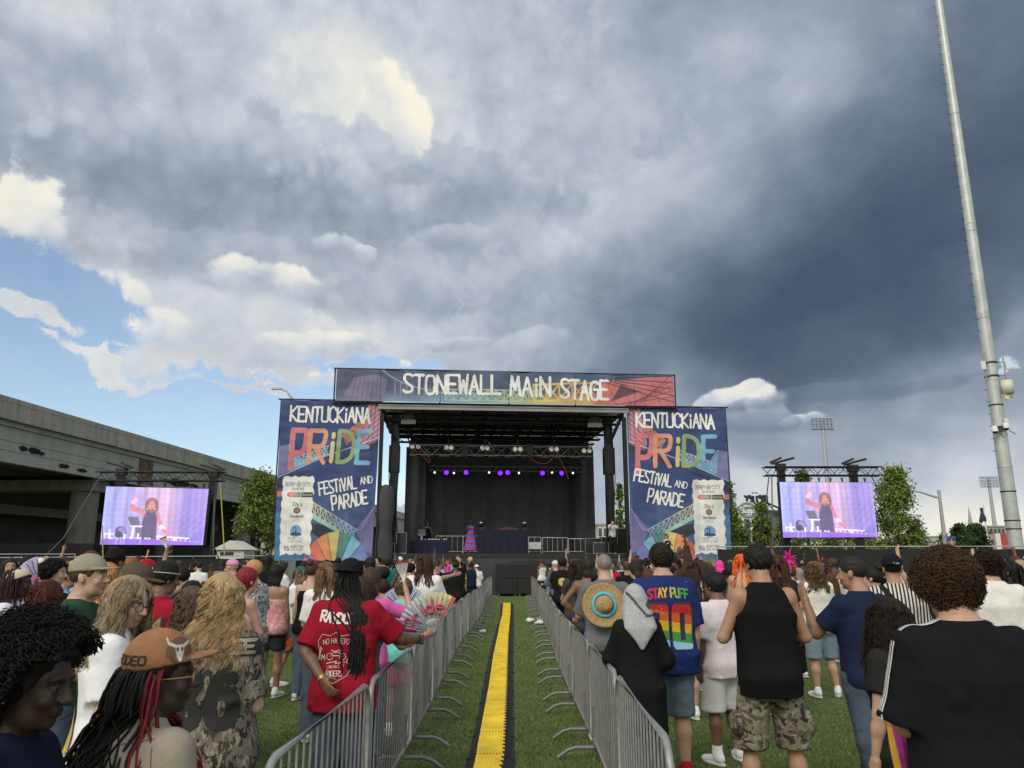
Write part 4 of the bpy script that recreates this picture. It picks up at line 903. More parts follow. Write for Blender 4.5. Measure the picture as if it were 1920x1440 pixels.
# ------------------------------------------------------------------ fences with black mesh
meshm = mat('windscreen', (.010, .010, .011), .85, var=.4, vscale=1.5, bump=.02, bscale=2.5)
def fence(pts, label, two=False):
    o = empty('mesh_fence', Vector((pts[0][0], pts[0][1], 0)), 0, label, 'fence'); o0 = o.location; nx = 0
    for (xa, ya, za), (xb, yb, zb) in zip(pts[:-1], pts[1:]):
        n = max(1, round(math.hypot(xb - xa, yb - ya) / 3.2))
        for i in range(n):
            f0, f1 = i / n, (i + 1) / n; A = Vector((xa + (xb - xa) * f0, ya + (yb - ya) * f0, za + (zb - za) * f0)) - o0; B = Vector((xa + (xb - xa) * f1, ya + (yb - ya) * f1, za + (zb - za) * f1)) - o0
            m = MB(); N = 14
            for k in range(N):
                g0, g1 = k / N, (k + 1) / N; p, q = A.lerp(B, g0), A.lerp(B, g1); w0, w1 = .03 * math.sin(g0 * 11 + i), .03 * math.sin(g1 * 11 + i)
                m.face([(p.x, p.y + w0, .05), (q.x, q.y + w1, .05), (q.x, q.y + w1, q.z - .1 - .03 * abs(math.sin(g1 * 9))), (p.x, p.y + w0, p.z - .1 - .03 * abs(math.sin(g0 * 9)))], True)
            m.build('mesh_panel', meshm, o)
            m = MB(); m.tube([(A.x, A.y + .04, .02), (A.x, A.y + .04, A.z), (B.x, B.y + .04, B.z), (B.x, B.y + .04, .02)], .028, 6); m.build('post', steel, o)
a, b = at(-60, 1046, 34), at(495, 1042, 36); fence([(a.x, a.y, a.z), (b.x, b.y, b.z)], 'steel tube fence with black mesh under the overpass screen')
a, b = at(-60, 1039, 36.5), at(140, 1039, 36.5); fence([(a.x, a.y, a.z), (b.x, b.y, b.z)], 'second steel fence standing behind the overpass side fence')
a, b = at(1345, 1025, 36), at(2010, 1024, 33); fence([(a.x, a.y, a.z), (b.x, b.y, b.z)], 'steel tube fence with black mesh below the trees')
# ------------------------------------------------------------------ overpass
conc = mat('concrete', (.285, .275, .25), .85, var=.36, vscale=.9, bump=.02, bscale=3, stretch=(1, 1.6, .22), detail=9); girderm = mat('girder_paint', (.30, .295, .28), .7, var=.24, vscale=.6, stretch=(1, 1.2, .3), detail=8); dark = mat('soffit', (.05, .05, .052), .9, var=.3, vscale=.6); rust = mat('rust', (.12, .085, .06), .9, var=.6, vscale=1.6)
pierm = mat('pier_concrete_shaded', (.15, .145, .13), .9, var=.35, vscale=.9, bump=.02, bscale=3, stretch=(1.4, 1.4, .3), detail=8)  # concrete darkened to put the shade under the deck into its colour
def overpass():
    dx, dy = .0608, .9981; O = Vector((-35.3, 52, 0)); o = empty('highway_overpass', O, math.atan2(-dx, dy), 'long concrete and steel highway overpass crossing behind the fence', 'bridge')
    # local axes: y along, x towards the viewer's side (+x)
    U0, U1 = -46, 320
    m = MB()
    for i in range(int((U1 - U0) / 12)): m.bx(-.28, 0, U0 + 12 * i + .03, U0 + 12 * i + 11.97, 11.86, 12.87)
    m.bx(-.05, .025, U0, U1, 12.50, 12.535); m.build('parapet', conc, o)
    m = MB(); m.bx(-14, .10, U0, U1, 11.30, 11.82); m.bx(-.4, .04, U0, U1, 11.82, 11.86); m.build('deck', conc, o)
    m = MB(); m.bx(-.75, -.35, U0, U1, 10.95, 11.28); m.bx(-.62, -.55, U0, U1, 8.5, 10.95); m.bx(-.54, -.50, U0, U1, 9.95, 10.02); m.bx(-.85, -.25, U0, U1, 8.40, 8.52); m.bx(-.54, -.505, U0, U1, 9.28, 9.32)
    m.build('girder', girderm, o)
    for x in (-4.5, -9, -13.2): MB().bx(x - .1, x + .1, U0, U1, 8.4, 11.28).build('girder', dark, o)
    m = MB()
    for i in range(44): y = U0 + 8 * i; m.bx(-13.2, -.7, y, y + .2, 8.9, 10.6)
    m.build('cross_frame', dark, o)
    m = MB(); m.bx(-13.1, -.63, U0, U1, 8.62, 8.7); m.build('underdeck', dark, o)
    m = MB(); u0 = 19.5; m.bx(-.53, -.475, u0, u0 + 1.6, 8.5, 10.9); m.bx(-.53, -.40, u0 + 1.7, u0 + 2.3, 8.3, 10.9); m.build('rust_stain', rust, o)
    m = MB(); rs = random.Random(5)
    for px, py, w, h in ((44, 841, 9, 9), (65, 845, 16, 12), (78, 850, 8, 7), (121, 874, 10, 9), (155, 882, 12, 7), (332, 905, 26, 14), (352, 908, 6, 8), (365, 911, 8, 6)):
        x, y, z = ray(px, py); kx, ky = math.cos(o.rotation_euler.z), math.sin(o.rotation_euler.z)
        # hit the web plane: local x = -.49
        Xw, Yw = O.x - .49 * kx, O.y - .49 * ky; t_ = (kx * Xw + ky * Yw) / (kx * x + ky * y); P = Vector((x * t_, y * t_, CAMH + z * t_)) - O; lu = -P.x * ky + P.y * kx
        W_ = w * t_ / FPX / max(.2, abs(x)) * .55; H_ = h * t_ / FPX / 2; n = 11; pts = []
        for i in range(n): a = i * 6.283 / n; q = rs.uniform(.7, 1.15); pts.append((-.49, lu + math.cos(a) * W_ * q * 1.6, P.z + math.sin(a) * H_ * q))
        m.face(pts); m.face(pts[::-1])
    m.build('peeling_patch', mat('peeled', (.03, .024, .02), .9, var=.3), o)
    piers = [(10.4, 1.5, -8.9), (14.5, 2.2, 0), (14.5, 2.0, -10), (48, 2.4, 0), (48, 2.4, -10), (86, 2.4, -2), (86, 2.4, -10), (130, 2.4, -2)]
    m = MB(); m.bx(-13, -9.4, 9.2, 11.6, 5.2, 6.4); m.build('pier_cap', pierm, o); m = MB(); m.bx(-12.8, -.9, 13.2, 15.8, 7.4, 8.3); m.build('pier_cap', pierm, o)
    for u, w, v in piers:
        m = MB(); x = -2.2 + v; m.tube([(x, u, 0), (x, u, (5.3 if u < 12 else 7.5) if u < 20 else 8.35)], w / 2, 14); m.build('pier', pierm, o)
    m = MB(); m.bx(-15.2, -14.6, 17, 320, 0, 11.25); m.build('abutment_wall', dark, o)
    m = MB(); m.bx(-11, -10.6, 2, 60, 5.7, 6.5); m.build('far_beam', mat('far_beam_grey', (.13, .13, .125), .8, var=.2), o)
overpass()
# far lane barrier below the bridge
tag(MB().bx(-70, -31, 58, 58.4, 0, 2.9).build('dark_wall', mat('dark_cloth', (.02, .022, .026), .9, var=.4)), 'dark cloth covered wall below the overpass', 'wall')
# ------------------------------------------------------------------ trees
barkm = mat('bark', (.06, .045, .032), .9, var=.4, vscale=8, bump=.02, bscale=20); leafm = mat('leaf', attr='Col', rough=.6, var=.12, vscale=3, spec=.3)
def tree(x, y, h, rx, label, seed, c0=(.066, .098, .022), base=.12, leaves=9500, ls=.21, shape=1.0, group=None):
    rs = np.random.RandomState(seed); o = empty('tree', (x, y, 0), 0, label, 'tree', group)
    m = MB(); m.tube([(0, 0, 0), (.05, 0, h * .3), (-.05, .03, h * .6), (0, 0, h * .92)], [h * .022, h * .017, h * .010, h * .003], 8)
    for k in range(9):
        a = rs.rand() * 6.28; z = h * (.18 + .6 * rs.rand()); l = rx * (.5 + .35 * rs.rand()) * (1 - .5 * z / h)
        m.tube([(0, 0, z), (math.cos(a) * l * .5, math.sin(a) * l * .5, z + l * .35), (math.cos(a) * l, math.sin(a) * l, z + l * .8)], [h * .008, h * .005, h * .002], 5)
    m.build('trunk', barkm, o)
    nc = 70; t = rs.rand(nc) ** .8; zc = h * (base + (1 - base) * t); prof = rx * np.sin(np.clip((t * .93 + .05), 0, 1) ** (.62 * shape) * math.pi) ** .65
    rr = prof * np.sqrt(rs.rand(nc) * .65 + .35) * .82; aa = rs.rand(nc) * 6.283
    C = np.stack([rr * np.cos(aa), rr * np.sin(aa), zc], 1); C[-1] = (0, 0, h * .96)
    k = rs.randint(0, nc, leaves); sg = rx * (.14 + .09 * rs.rand(nc))[k][:, None]
    P = C[k] + rs.randn(leaves, 3) * sg * np.array((1, 1, .8)); P[:, 2] = np.maximum(P[:, 2], h * base * .5)
    nrm = rs.randn(leaves, 3) + np.array((0, 0, .8)); nrm /= np.linalg.norm(nrm, axis=1)[:, None]; u = np.cross(nrm, rs.randn(leaves, 3)); u /= np.linalg.norm(u, axis=1)[:, None]; v = np.cross(nrm, u)
    s = ls * (.5 + .8 * rs.rand(leaves, 1)); Q = np.stack([P - u * s * .5, P + v * s * .28 + nrm * s * .06, P + u * s * .5, P - v * s * .28 + nrm * s * .06], 1).reshape(-1, 3)
    tint = (.6 + .8 * rs.rand(nc))[k][:, None] * (.75 + .5 * rs.rand(leaves, 1)); col = np.array(c0) * tint * 1.6; yel = rs.rand(leaves, 1) < .15; col = np.where(yel, col * np.array((1.5, 1.25, .9)), col)
    link('crown', mesh_np('crown', Q, np.arange(4 * leaves).reshape(-1, 4), False, np.repeat(col, 4, 0)), leafm, o)
def ptree(px0, px1, pytop, d, label, seed, **k):
    a = at((px0 + px1) / 2, pytop, d); rx = abs(at(px1, pytop, d).x - at(px0, pytop, d).x) / 2; tree(a.x, a.y, a.z, rx, label, seed, **k)
G2 = (.085, .118, .026)
ptree(446, 535, 890, 52, 'bright green leafy tree between the overpass and the tall banner', 11, c0=G2, leaves=12000)
ptree(505, 560, 905, 60, 'green tree mostly hidden behind the sunburst banner', 12)
ptree(1336, 1384, 906, 56, 'green tree next to the edge of the mirrored banner', 13, c0=G2)
ptree(1404, 1450, 950, 54, 'yellowish green tree in front of the oval ballpark sign', 14, c0=(.075, .105, .022))
ptree(1478, 1530, 882, 60, 'tall tree peeking above the tree side screen', 15)
ptree(1628, 1716, 884, 52, 'largest green tree, right beside the tree side screen', 16, c0=G2, leaves=15000)
ptree(1352, 1408, 978, 60, 'low green tree filling the gap below the oval sign', 28, c0=G2, leaves=7000); ptree(1400, 1462, 985, 59, 'low bushy tree below the mirrored store letters', 29, leaves=7000); ptree(1450, 1500, 962, 58, 'green tree behind the lower corner of the tree side screen', 17); ptree(1530, 1640, 950, 62, 'broad tree mostly hidden behind the tree side screen', 18)
ptree(1690, 1742, 978, 75, 'dark green tree behind the largest tree', 19, c0=(.03, .05, .014), leaves=3500); ptree(1778, 1812, 982, 80, 'dark tree beside the blue banner pole', 20, c0=(.022, .04, .012), leaves=3500, ls=.4); ptree(1806, 1850, 984, 82, 'dark spreading tree below the church spire', 21, c0=(.022, .04, .012), leaves=4500, ls=.4); ptree(1752, 1782, 1002, 84, 'small dark tree beside the white warehouse', 22, c0=(.03, .05, .015), leaves=1800)
ptree(1150, 1172, 905, 56, 'green tree seen in the gap beside the stage mast', 23, c0=G2, leaves=2600); ptree(20, 90, 990, 95, 'dusty green tree seen under the overpass', 24, c0=(.07, .08, .03), leaves=2600, ls=.5); ptree(88, 140, 1000, 100, 'small dusty tree between the overpass piers', 25, c0=(.07, .08, .03), leaves=1800, ls=.5)
ptree(740, 765, 1000, 70, 'low green tree behind the stage mast on the overpass side', 26, leaves=1500)
# ------------------------------------------------------------------ tall steel pole
galv = mat('pole_steel', (.42, .45, .44), .45, .35, var=.2, vscale=2.2, bump=.004, bscale=8, rvar=.2); beige = mat('beige_box', (.58, .56, .48), .5, var=.06); lightgrey = mat('light_grey', (.66, .67, .66), .5, var=.06)
def monopole():
    P = at(1907, 1040, 38); X, Y = P.x, P.y; o = empty('light_pole', (X, Y, 0), 0, 'enormous tapered galvanised steel pole with antennas and cameras', 'pole')
    rad = lambda z: .345 - .0046 * z
    m = MB(); zz = [0, 4, 8, 12, 16, 20, 24, 28, 32, 36, 40, 44]; m.tube([(0, 0, z) for z in zz], [rad(z) for z in zz], 20); m.build('shaft', galv, o)
    m = MB()
    for z in (6.2, 10.6, 13.9, 18.7, 19.1, 25.6, 33.2): m.lathe([(rad(z) + .012, z - .03), (rad(z) + .022, z), (rad(z) + .012, z + .03)], n=20)
    m.build('weld_band', galv, o)
    m = MB(); z = 7.0
    while z < 42:
        if not 10.3 < z < 13: m.tube([(-rad(z) + .02, 0, z), (-rad(z) - .2, -.02, z)], .013, 4)
        z += .62
    m.build('climbing_pegs', blacksteel, o)
    for z in (3.2, 3.6, 5.0): MB().lathe([(rad(z) + .03, z - .025), (rad(z) + .03, z + .025)], n=20).build('strap', blacksteel, o)
    def zat(py): return at(1870, py, 38).z
    for py in (681, 706): MB().lathe([(rad(11) + .04, zat(py) - .04), (rad(11) + .04, zat(py) + .04)], n=16).build('bracket_ring', blacksteel, o)
    for s, dx in ((-1, -.50), (1, .60)):
        m = MB(); z0, z1 = zat(712), zat(672); m.tube([(dx * .9, -.25, z0), (dx * .9, -.25, z1)], .035, 6); m.tube([(0, -.2, zat(706)), (dx * .9, -.25, zat(706))], .03, 5); m.tube([(0, -.2, zat(681)), (dx * .9, -.25, zat(681))], .03, 5); m.build('antenna_mount', steel, o)
        m = MB(); m.box((dx * 1.12, -.32, zat(688)), (.20, .10, .42)); m.build('antenna_panel', lightgrey, o)
    m = MB(); m.lathe([(.02, -.34), (.27, -.34), (.285, .32), (.02, .34)], (.50, -.30, zat(728)), 18); m.build('radome', beige, o)
    m = MB(); m.box((.62, -.2, zat(741)), (.28, .26, .32)); m.box((.36, -.32, zat(738)), (.22, .18, .24)); m.box((.38, -.32, zat(748)), (.22, .18, .22)); m.build('radio_box', beige, o)
    MB().lathe([(rad(9) + .03, zat(760) - .03), (rad(9) + .03, zat(760) + .03)], n=18).build('strap', blacksteel, o)
    m = MB(); m.box((.18, -.35, zat(790)), (.22, .02, .18)); m.build('notice_plate', mat('notice', (.62, .66, .5), .6, var=.1), o)
    for dx, py in ((-.52, 812), (.06, 806)):
        m = MB(); z = zat(py); m.lathe([(.02, .3), (.13, .26), (.14, .12), (.16, .0)], (dx, -.46, z), 12); m.tube([(dx, -.44, z + .25), (dx * .4, -.3, z + .3)], .03, 5); m.build('camera_housing', lightgrey, o); MB().ball((dx, -.46, z), .115, 8).build('camera_dome', ga, o)
    m = MB(); m.box((-.3, -.5, zat(807)), (.3, .12, .28)); m.build('floodlight', ga, o)
    m = MB(); m.tube([(-.3, -.5, zat(815)), (-.15, -.52, zat(824)), (.05, -.52, zat(816))], .015, 5); m.tube([(.15, -.5, zat(810)), (.5, -.4, zat(816))], .02, 5); m.build('loose_wire', wireb, o)
monopole()
# ------------------------------------------------------------------ distant things
def flood_tower(px, pyt, pyb, w, rows, cols, d, label, side=False, mirror=1):
    a = at(px, pyt, d); k = d / FPX; o = empty('floodlight_tower', (a.x, a.y, 0), 0, label, 'light tower', 'ballpark floodlight towers'); W = w * k; H = (pyb - pyt) * k
    m = MB(); m.tube([(0, 0, 0), (0, 0, a.z)], [.55, .28], 8); m.build('mast', mat('mast_grey', (.36, .38, .40), .5, .3), o); m = MB(); lam = MB()
    for i in range(rows):
        z = a.z - H * i / max(1, rows - 1); m.box((0, 0, z), ((.5 if side else W), .15, .1))
        for j in range(cols):
            x = (-W / 2 + W * (j + .5) / cols) if not side else 0; lam.box((x, -.35, z + .25), (W / cols * .62 if not side else .5, .5, H / rows * .5)); 
    m.build('cross_arm', blacksteel, o); lam.build('lamps', mat('floodlamp', (.42, .45, .48), .35, .6, var=.3, vscale=3), o)
flood_tower(1541, 787, 806, 42, 5, 6, 130, 'stadium floodlight tower above the tree side screen'); flood_tower(1853, 897, 913, 36, 4, 6, 170, 'stadium floodlight tower beside the big steel pole'); flood_tower(1354.5, 873, 889, 5, 4, 1, 180, 'stadium floodlight tower seen edge on beside the mirrored banner', True)
def street_lamp(px, pyt, d, arm, label, pyarm=None):
    a = at(px, pyt, d); o = empty('street_lamp', (a.x, a.y, 0), 0, label, 'street lamp'); gm = mat('lamp_grey', (.36, .37, .37), .5, .4); MB().tube([(0, 0, 0), (0, 0, a.z)], [.20, .12], 8).build('post', gm, o)
    return o, a, gm
o, a, gm = street_lamp(1760, 919, 62, -3, 'grey signal pole with a long mast arm beside the largest tree')
b = at(1693, 918, 62) - o.location; c = at(1757, 933, 62) - o.location; MB().tube([c, b.lerp(c, .5) + Vector((0, 0, .12)), b], [.09, .07, .05], 7).build('arm', gm, o)
o, a, gm = street_lamp(546, 745, 66, -1, 'curved grey street lamp rising above the sunburst banner'); b = at(519, 729, 66) - o.location; c = Vector((0, 0, a.z)); e = at(538, 734, 66) - o.location; MB().tube([c, e, b + Vector((.3, 0, .02))], [.1, .08, .06], 7).build('arm', gm, o); MB().box(b, (.9, .3, .16)).build('lamp_head', gm, o)
def sign_thing(px, py, d, name, label): a = at(px, py, d); return empty(name, (a.x, a.y, 0), 0, label, 'sign'), a
dk_letters = mat('sign_black', (.018, .022, .026), .5)
o, a = sign_thing(1416, 940, 120, 'roof_sign', 'black rooftop sign with mirrored store letters on a truss'); k = 120 / FPX
st, W = strokes('meijer'); m = MB(); hh = 21 * k
for pl in st: m.tube([(-(p[0] / W - .5) * 44 * k, 0, a.z + p[1] / 10 * hh - 0.2) for p in pl], .19, 5)
m.build('letters', dk_letters, o); m = MB(); x0 = -36 * k; x1 = 42 * k
top = [(x0, 0, a.z - 14 * k), (-22 * k, 0, a.z - 3 * k), (-6 * k, 0, a.z + 3 * k - .8), (20 * k, 0, a.z - 2 * k), (x1, 0, a.z - 12 * k)]; m.tube(top, .16, 5); m.tube([(p[0], 0, p[2] - 1.1) for p in top], .1, 5)
for p in top: m.tube([p, (p[0], 0, 0)], .1, 4)
for p, q in zip(top[:-1], top[1:]): m.tube([p, (q[0], 0, q[2] - 1.1)], .08, 4)
m.build('truss_frame', dk_letters, o); MB().bx(8 * k, 60 * k, .5, 3, 0, a.z - 16 * k).build('tower_block', mat('dark_tower', (.10, .115, .125), .6), o)
o, a = sign_thing(1402, 957, 110, 'oval_sign', 'oval ballpark name sign half hidden behind the trees'); k = 110 / FPX
for nm_, s, y, mt in (('rim', 1.0, 0, mat('sign_pale', (.45, .47, .48), .5)), ('face', .88, -.06, mat('sign_grey', (.16, .18, .20), .5))):
    m = MB(); pts = [(math.cos(i * .1963) * 19 * k * s, y, a.z + math.sin(i * .1963) * 16.5 * k * s) for i in range(32)]; m.face(pts); bk = [(p[0], p[1] + (.3 if y == 0 else .05), p[2]) for p in pts]; m.face(bk[::-1])
    for i in range(32): m.face([pts[i], bk[i], bk[(i + 1) % 32], pts[(i + 1) % 32]])
    m.build(nm_, mt, o)
m = MB()
for tx, x0, z0, h_, w_ in (('Slugger', -13.5, -5, 10, 30), ('LOUISVILLE', -8, 6, 3.4, 16), ('FIELD', -5, -11, 3.4, 10)):
    st, W = strokes(tx)
    for pl in st: m.tube([((x0 + p[0] / W * w_) * k, -.14, a.z + (z0 + p[1] / 10 * h_) * k) for p in pl], .10 if h_ > 5 else .05, 4)
m.build('lettering', mat('sign_white', (.7, .7, .7), .5), o); m = MB(); m.tube([(0, .4, 0), (0, .4, a.z)], .3, 6); m.build('post', dk_letters, o)
a = at(1829, 993, 200); k = 200 / FPX; o = empty('church', (a.x, a.y, 0), 0, 'brown brick church tower with a pale spire', 'church'); br_ = mat('brown_brick', (.13, .085, .07), .85, var=.25)
z = a.z; m = MB(); m.bx(-13 * k, 13 * k, 0, 26 * k, 0, z + 4 * k); m.build('tower', br_, o); m = MB()
for i in range(4): m.bx(-13 * k + i * 7.4 * k, -13 * k + i * 7.4 * k + 3.6 * k, -.1, 1, z + 4 * k, z + 6.5 * k)
m.build('parapet', br_, o); m = MB(); m.tube([(0, 13 * k, z + 4 * k), (0, 13 * k, z + 44 * k)], [5.0 * k, .1 * k], 8); m.build('spire', mat('slate_pale', (.30, .33, .36), .7), o)
m = MB()
for i in (-1, 0, 1): m.bx(i * 7 * k - 1.6 * k, i * 7 * k + 1.6 * k, -.05, .1, z - 12 * k, z - 3 * k)
m.build('window', ga, o)
a = at(1843, 945, 90); k = 90 / FPX; o = empty('flag_pole', (a.x, a.y, 0), 0, 'tall pole with a drooping dark flag beside the church spire', 'flag pole'); MB().tube([(0, 0, 0), (0, 0, a.z)], [.12, .06], 8).build('pole', lightgrey, o)
m = MB(); n = 8
for i in range(n):
    for j in range(6):
        f = lambda i, j: (-j * 1.2 * k - i * .3 * k + .3 * math.sin(j * 1.4), .2 * math.sin(j * 1.1 + i * .4), a.z - .3 - i * 3.2 * k - j * .9 * k)
        m.face([f(i, j), f(i + 1, j), f(i + 1, j + 1), f(i, j + 1)], True)
m.build('flag', mat('dark_flag', (.03, .035, .06), .8), o)
def block(px0, px1, pyt, d, dep, mt, label, win=None, name='building'):
    a, b = at(px0, pyt, d), at(px1, pyt, d); o = empty(name, ((a.x + b.x) / 2, d, 0), 0, label, 'building'); w = (b.x - a.x) / 2; m = MB(); m.bx(-w, w, 0, dep, 0, a.z); m.build('wall', mt, o); m = MB(); m.bx(-w - .15, w + .15, -.15, dep, a.z, a.z + .25); m.build('roof', mat('flat_roof', (.3, .3, .3), .8), o)
    if win:
        nx, nz = win
        for i in range(nx):
            for j in range(nz):
                x = -w + 2 * w * (i + .5) / nx; z = a.z * (j + .55) / nz; m = MB(); m.bx(x - w / nx * .6, x + w / nx * .6, -.05, .02, z - a.z / nz * .25, z + a.z / nz * .25); m.build('window', mat('window_glass', (.05, .06, .07), .15), o)
    return o
pale = mat('pale_wall', (.48, .47, .45), .8, var=.12); tan_ = mat('tan_wall', (.30, .26, .22), .8, var=.1)
block(1846, 1884, 988, 150, 12, tan_, 'distant tan office building with window rows beside the big pole', (5, 4)); block(1742, 1806, 1008, 120, 14, pale, 'low white warehouse behind the blue banner pole', (4, 1)); block(1690, 1755, 1016, 100, 8, mat('grey_wall', (.33, .34, .34), .8, var=.1), 'low grey shed behind the tree side fence', (3, 1)); block(1525, 1640, 1010, 90, 8, pale, 'low white building seen below the tree side screen', (6, 1))
block(1120, 1160, 985, 110, 10, pale, 'pale building seen through the gap beside the stage', (4, 3)); block(738, 770, 1000, 120, 10, pale, 'distant pale building seen through the gap beside the mast', (3, 2))
block(490, 530, 1015, 60, 4, pale, 'pale wall stub beside the sunburst banner', None)
a = at(430, 1018, 48); o = empty('white_tent', (a.x, a.y, 0), 0, 'small white shed roofed tent behind the overpass side fence', 'tent'); wt = mat('tent_white', (.62, .63, .62), .7, var=.06); m = MB(); m.bx(-.75, .95, 0, 2, 0, a.z - .35); m.build('wall', wt, o); m = MB(); zz = a.z
m.add([(-.95, -.2, zz - .4), (1.15, -.2, zz - .4), (.1, -.2, zz + .15), (-.95, 2.2, zz - .4), (1.15, 2.2, zz - .4), (.1, 2.2, zz + .15)], [(0, 1, 2), (5, 4, 3), (0, 2, 5, 3), (1, 4, 5, 2), (0, 3, 4, 1)]); m.build('roof', wt, o); MB().bx(-.5, .3, -.03, .0, zz - .75, zz - .55).build('louvre', ga, o)
a = at(1783, 1007, 55); o = empty('pole_banner', (a.x, a.y, 0), 0, 'blue banner with a gold fleur de lis on a pole', 'banner'); r = Raster(.62, .82, 60, lin(40, 66, 130)); gd = lin(206, 150, 84)
r.poly([(.31, .72), (.24, .5), (.29, .3), (.33, .3), (.38, .5)], gd); r.line([(.29, .32), (.2, .5), (.12, .5), (.1, .38)], .05, gd); r.line([(.33, .32), (.42, .5), (.5, .5), (.52, .38)], .05, gd); r.line([(.2, .3), (.42, .3)], .05, gd); r.line([(.31, .28), (.31, .12)], .06, gd); r.line([(.27, .28), (.2, .18)], .04, gd); r.line([(.35, .28), (.42, .18)], .04, gd)
link('sheet', r.grid(lambda u, v: np.stack([u - .31, 0 * u - .02, v - .82 + a.z], 1), 'sheet'), printm, o); MB().tube([(-.4, 0, 0), (-.4, 0, a.z + .1)], .05, 6).build('post', steel, o); MB().tube([(-.4, 0, a.z), (.34, 0, a.z)], .02, 5).build('arm', steel, o)
a = at(1879, 1000, 46); k = 46 / FPX; o = empty('feather_banner', (a.x, a.y, 0), 0, 'red and white banner panel standing at the foot of the big pole', 'banner'); MB().bx(-4 * k, 12 * k, 0, .05, 0.02, a.z).build('red_half', mat('banner_red', (.45, .06, .045), .7), o); MB().bx(-13 * k, -4 * k, 0, .05, 0.02, a.z).build('white_half', wht, o)
# litter in the lane
rs = random.Random(12); lit = mat('litter_white', (.72, .72, .70), .5, var=.1); clear = mat('plastic_clear', (.5, .53, .52), .2, var=.1)
for i, (px, py, mt, lab, cat) in enumerate(((995, 1168, lit, 'crumpled white paper on the lane grass, closest to the ramp', 'litter'), (1012, 1172, lit, 'crumpled wad of paper beside a barrier foot', 'litter'), (1016, 1164, lit, 'torn white napkin lying beneath the far barrier', 'litter'), (904, 1188, clear, 'clear plastic cup lying on the grass by the barriers', 'cup'))):
    g = ground(px, py); m = MB()
    if cat == 'litter':
        m.ball((0, 0, .06), .11, 7, (1.3, 1, .55)); m.v = [tuple(q * rs.uniform(.7, 1.3) for q in v) for v in m.v]
    else: m.tube([(-.07, 0, .05), (.08, .03, .05)], [.035, .05], 9)
    tag(m.build('litter' if cat == 'litter' else 'plastic_cup', mt, None, g), lab, cat)
# ------------------------------------------------------------------ bodies grown as one smooth surface
def V3(*a): return np.array(a, np.float32)
def unit(v): v = np.asarray(v, float); return v / (np.linalg.norm(v) + 1e-9)
def smin(a, b, k):
    if k <= 0: return np.minimum(a, b)
    h = np.maximum(k - np.abs(a - b), 0) / k
    return np.minimum(a, b) - h * h * k * .25
class Cap:            # tapered limb
    def __init__(s, a, b, ra, rb, k=.02): s.a, s.b, s.ra, s.rb, s.k = V3(*a), V3(*b), ra, rb, k
    def box(s): r = max(s.ra, s.rb); return np.minimum(s.a, s.b) - r, np.maximum(s.a, s.b) + r
    def d(s, X, Y, Z):
        ba = s.b - s.a; L = float(ba @ ba) + 1e-9
        px, py, pz = X - s.a[0], Y - s.a[1], Z - s.a[2]
        t = np.clip((px * ba[0] + py * ba[1] + pz * ba[2]) / L, 0, 1)
        return np.sqrt((px - t * ba[0]) ** 2 + (py - t * ba[1]) ** 2 + (pz - t * ba[2]) ** 2) - (s.ra + (s.rb - s.ra) * t)
class Ell:            # ellipsoid with its own axes
    def __init__(s, c, r, M=None, k=.02, sub=False): s.c, s.r, s.M, s.k, s.sub = V3(*c), V3(*r), M, k, sub
    def box(s): q = float(s.r.max()) if s.M is not None else s.r; return s.c - q, s.c + q
    def d(s, X, Y, Z):
        x, y, z = X - s.c[0], Y - s.c[1], Z - s.c[2]
        if s.M is not None:
            M = s.M; x, y, z = x * M[0, 0] + y * M[1, 0] + z * M[2, 0], x * M[0, 1] + y * M[1, 1] + z * M[2, 1], x * M[0, 2] + y * M[1, 2] + z * M[2, 2]
        k0 = np.sqrt((x / s.r[0]) ** 2 + (y / s.r[1]) ** 2 + (z / s.r[2]) ** 2); k1 = np.sqrt((x / s.r[0] ** 2) ** 2 + (y / s.r[1] ** 2) ** 2 + (z / s.r[2] ** 2) ** 2) + 1e-6
        return k0 * (k0 - 1) / k1
class Loft:           # stack of super-ellipses along a leaning axis
    def __init__(s, o, M, st, k=.03, p=2.3): s.o, s.M, s.st, s.k, s.p = V3(*o), M, np.array(st, np.float32), k, p
    def box(s):
        w = float(s.st[:, 1:3].max()) + .06; zs = s.st[:, 0]; P = np.array([s.o + s.M[:, 2] * z for z in (zs[0], zs[-1])]); return P.min(0) - w, P.max(0) + w
    def d(s, X, Y, Z):
        x, y, z = X - s.o[0], Y - s.o[1], Z - s.o[2]; M = s.M
        if abs(M[0, 2]) + abs(M[1, 2]) + abs(M[2, 0]) + abs(M[2, 1]) < 1e-4: q = z; u = x * M[0, 0] + y * M[1, 0]; v = x * M[0, 1] + y * M[1, 1]
        else: u = x * M[0, 0] + y * M[1, 0] + z * M[2, 0]; v = x * M[0, 1] + y * M[1, 1] + z * M[2, 1]; q = x * M[0, 2] + y * M[1, 2] + z * M[2, 2]
        zs = s.st[:, 0]; f = lambda c: np.interp(q, zs, s.st[:, c]).astype(np.float32)
        a, b, yo = f(1), f(2), f(3); p = s.p
        g = ((np.abs(u) / a) ** p + (np.abs(v - yo) / b) ** p) ** (1 / p)
        d = (g - 1) * np.minimum(a, b)
        e = np.maximum(zs[0] - q, q - zs[-1])
        return np.maximum(d, e + 0 * d)
def axis(lo, hi, h, fine):
    xs = [lo]
    while xs[-1] < hi:
        x = xs[-1]; s = h
        for a, b, f in fine:
            if a - 1e-6 <= x < b: s = min(s, f)
            elif x < a: s = min(s, max(f, a - x)) if a - x < s else s
        xs.append(x + s)
    return np.array(xs, np.float32)
